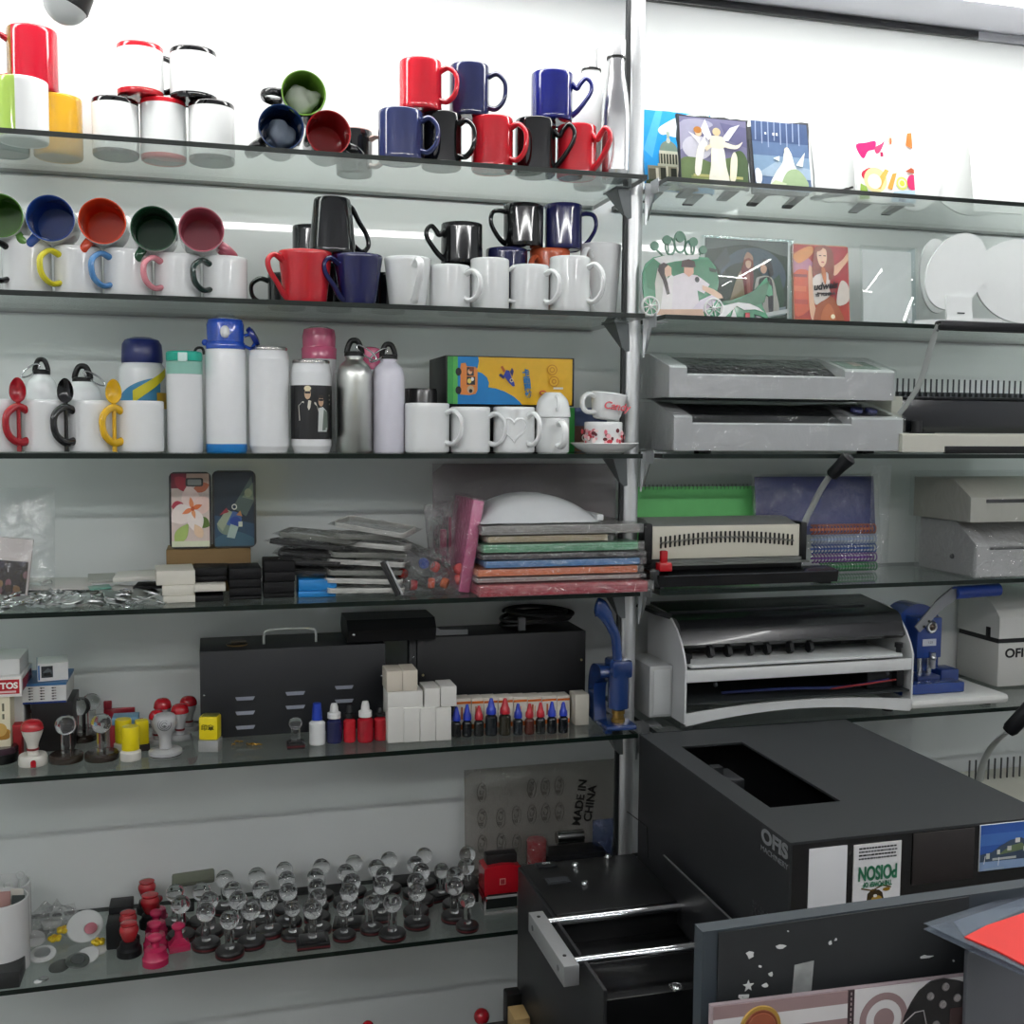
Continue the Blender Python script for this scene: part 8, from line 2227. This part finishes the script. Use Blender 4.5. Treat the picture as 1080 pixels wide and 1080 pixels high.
# clear folder with red paper lying on top, nearest the viewer
fz = aty(1021, 985, yb-.05).z
t = thing('clear_folder', 'clear plastic folder holding bright red paper on top of the boards', 'folder', (a0.x, yb-.03, fz))
def fp(u, v): p = atz(u, v, fz); return p.x-a0.x, p.y-yb+.03
pts = [fp(974, 979), fp(1010, 962), fp(1079, 943)]
quad = [fp(974, 979), fp(1085, 944), fp(1130, 1010), fp(1095, 1036), fp(1025, 1003)]
g = G().prism(quad, .0048, .0054, axis='z').prism(quad, -.001, -.0004, axis='z')
build('cover', g, film('folder_film', tint=(.80, .83, .88), gloss=.10, bump=.2, scale=12, milk=.16, milkc=(.36, .40, .46)), t)
rq = [fp(1017, 995), fp(1040, 983), fp(1090, 966), fp(1120, 1010), fp(1090, 1030), fp(1050, 1009)]
build('red_paper', G().prism(rq, .0056, .0070, axis='z'), mat('#d81e16', rough=.5, var=.05), t)
gq = [fp(1006, 975), fp(1080, 950), fp(1083, 960), fp(1035, 981), fp(1016, 990)]
build('inner_sheet', G().prism(gq, .0022, .0036, axis='z'), mat('#8f969c', rough=.3, var=.3, scale=80.0), t)

# ------------------------------------------------------------------ pieces of parts hang under their part
NEST = {'carabiner': ('cap',), 'button': ('lid',), 'lid_flap': ('lid',), 'latch_lug': ('lid',), 'clear_dome': ('lid',), 'latch': ('lid',), 'cord_loop': ('lid',), 'louvre': ('casing',), 'screw': ('casing', 'front_bar'),
        'screen': ('control_panel',), 'dial': ('control_panel',), 'slot': ('front_panel', 'front_plate', 'pole', 'stand_leg'), 'comb_teeth': ('front_panel',), 'grip': ('arm', 'lever', 'bracket_arm'), 'rivet': ('arm', 'bracket_arm'), 'emblem': ('shell',),
        'dial_ring': ('head',), 'dial_screw': ('head',), 'label_plate': ('head',), 'bolt': ('end_bar',), 'red_band': ('handle',), 'red_arch': ('base',), 'swirl_mark': ('handle',), 'cap_top': ('cap',), 'red_line': ('base',), 'wire_spiral': ('cover',), 'print_marks': ('cover',),
        'heart_relief': ('body',), 'label_line': ('body',), 'eyelet': ('black_shape',), 'grey_line': ('black_shape',), 'red_patch': ('black_shape',), 'stitch': ('seam',), 'camera_cutout': ('bumper',), 'back_print': ('bumper',), 'hinge_block': ('lid',), 'oval_mark': ('bag_film',), 'cover_rib': ('top_cover',), 'cover_wing': ('top_cover',),
        'cable_tie': ('cable',), 'guard_edge': ('guard_plate',), 'panel_seam': ('side_panel',), 'vent_slots': ('side_panel',), 'knob': ('unit_body', 'pin_block'), 'tray_line': ('chip_tray',), 'side_box_face': ('side_box',), 'switch': ('control_top',), 'socket': ('control_top',)}
def stem_(n): return n.split('.')[0]
for root in [o for o in SC.objects if o.parent is None and len(o.children) > 1]:
    kids = list(root.children)
    for c in kids:
        for pn in NEST.get(stem_(c.name), ()):
            q = [k for k in kids if stem_(k.name) == pn and k is not c]
            if q:
                c.parent = q[0]; break

# ------------------------------------------------------------------ world and render settings
w_ = bpy.data.worlds.new('world'); SC.world = w_
w_.use_nodes = True
w_.node_tree.nodes['Background'].inputs['Color'].default_value = (0.75, 0.8, 0.85, 1)
w_.node_tree.nodes['Background'].inputs['Strength'].default_value = 0.05
SC.view_settings.view_transform = 'Standard'
SC.view_settings.look = 'None'
SC.view_settings.gamma = 1.0
SC.view_settings.use_curve_mapping = False
SC.view_settings.exposure = 0.0
cy = SC.cycles
cy.max_bounces = 10
cy.diffuse_bounces = 4
cy.glossy_bounces = 4
cy.transmission_bounces = 8
cy.transparent_max_bounces = 40
cy.caustics_reflective = False
cy.caustics_refractive = False
cy.use_denoising = True
cy.sample_clamp_indirect = 6.0
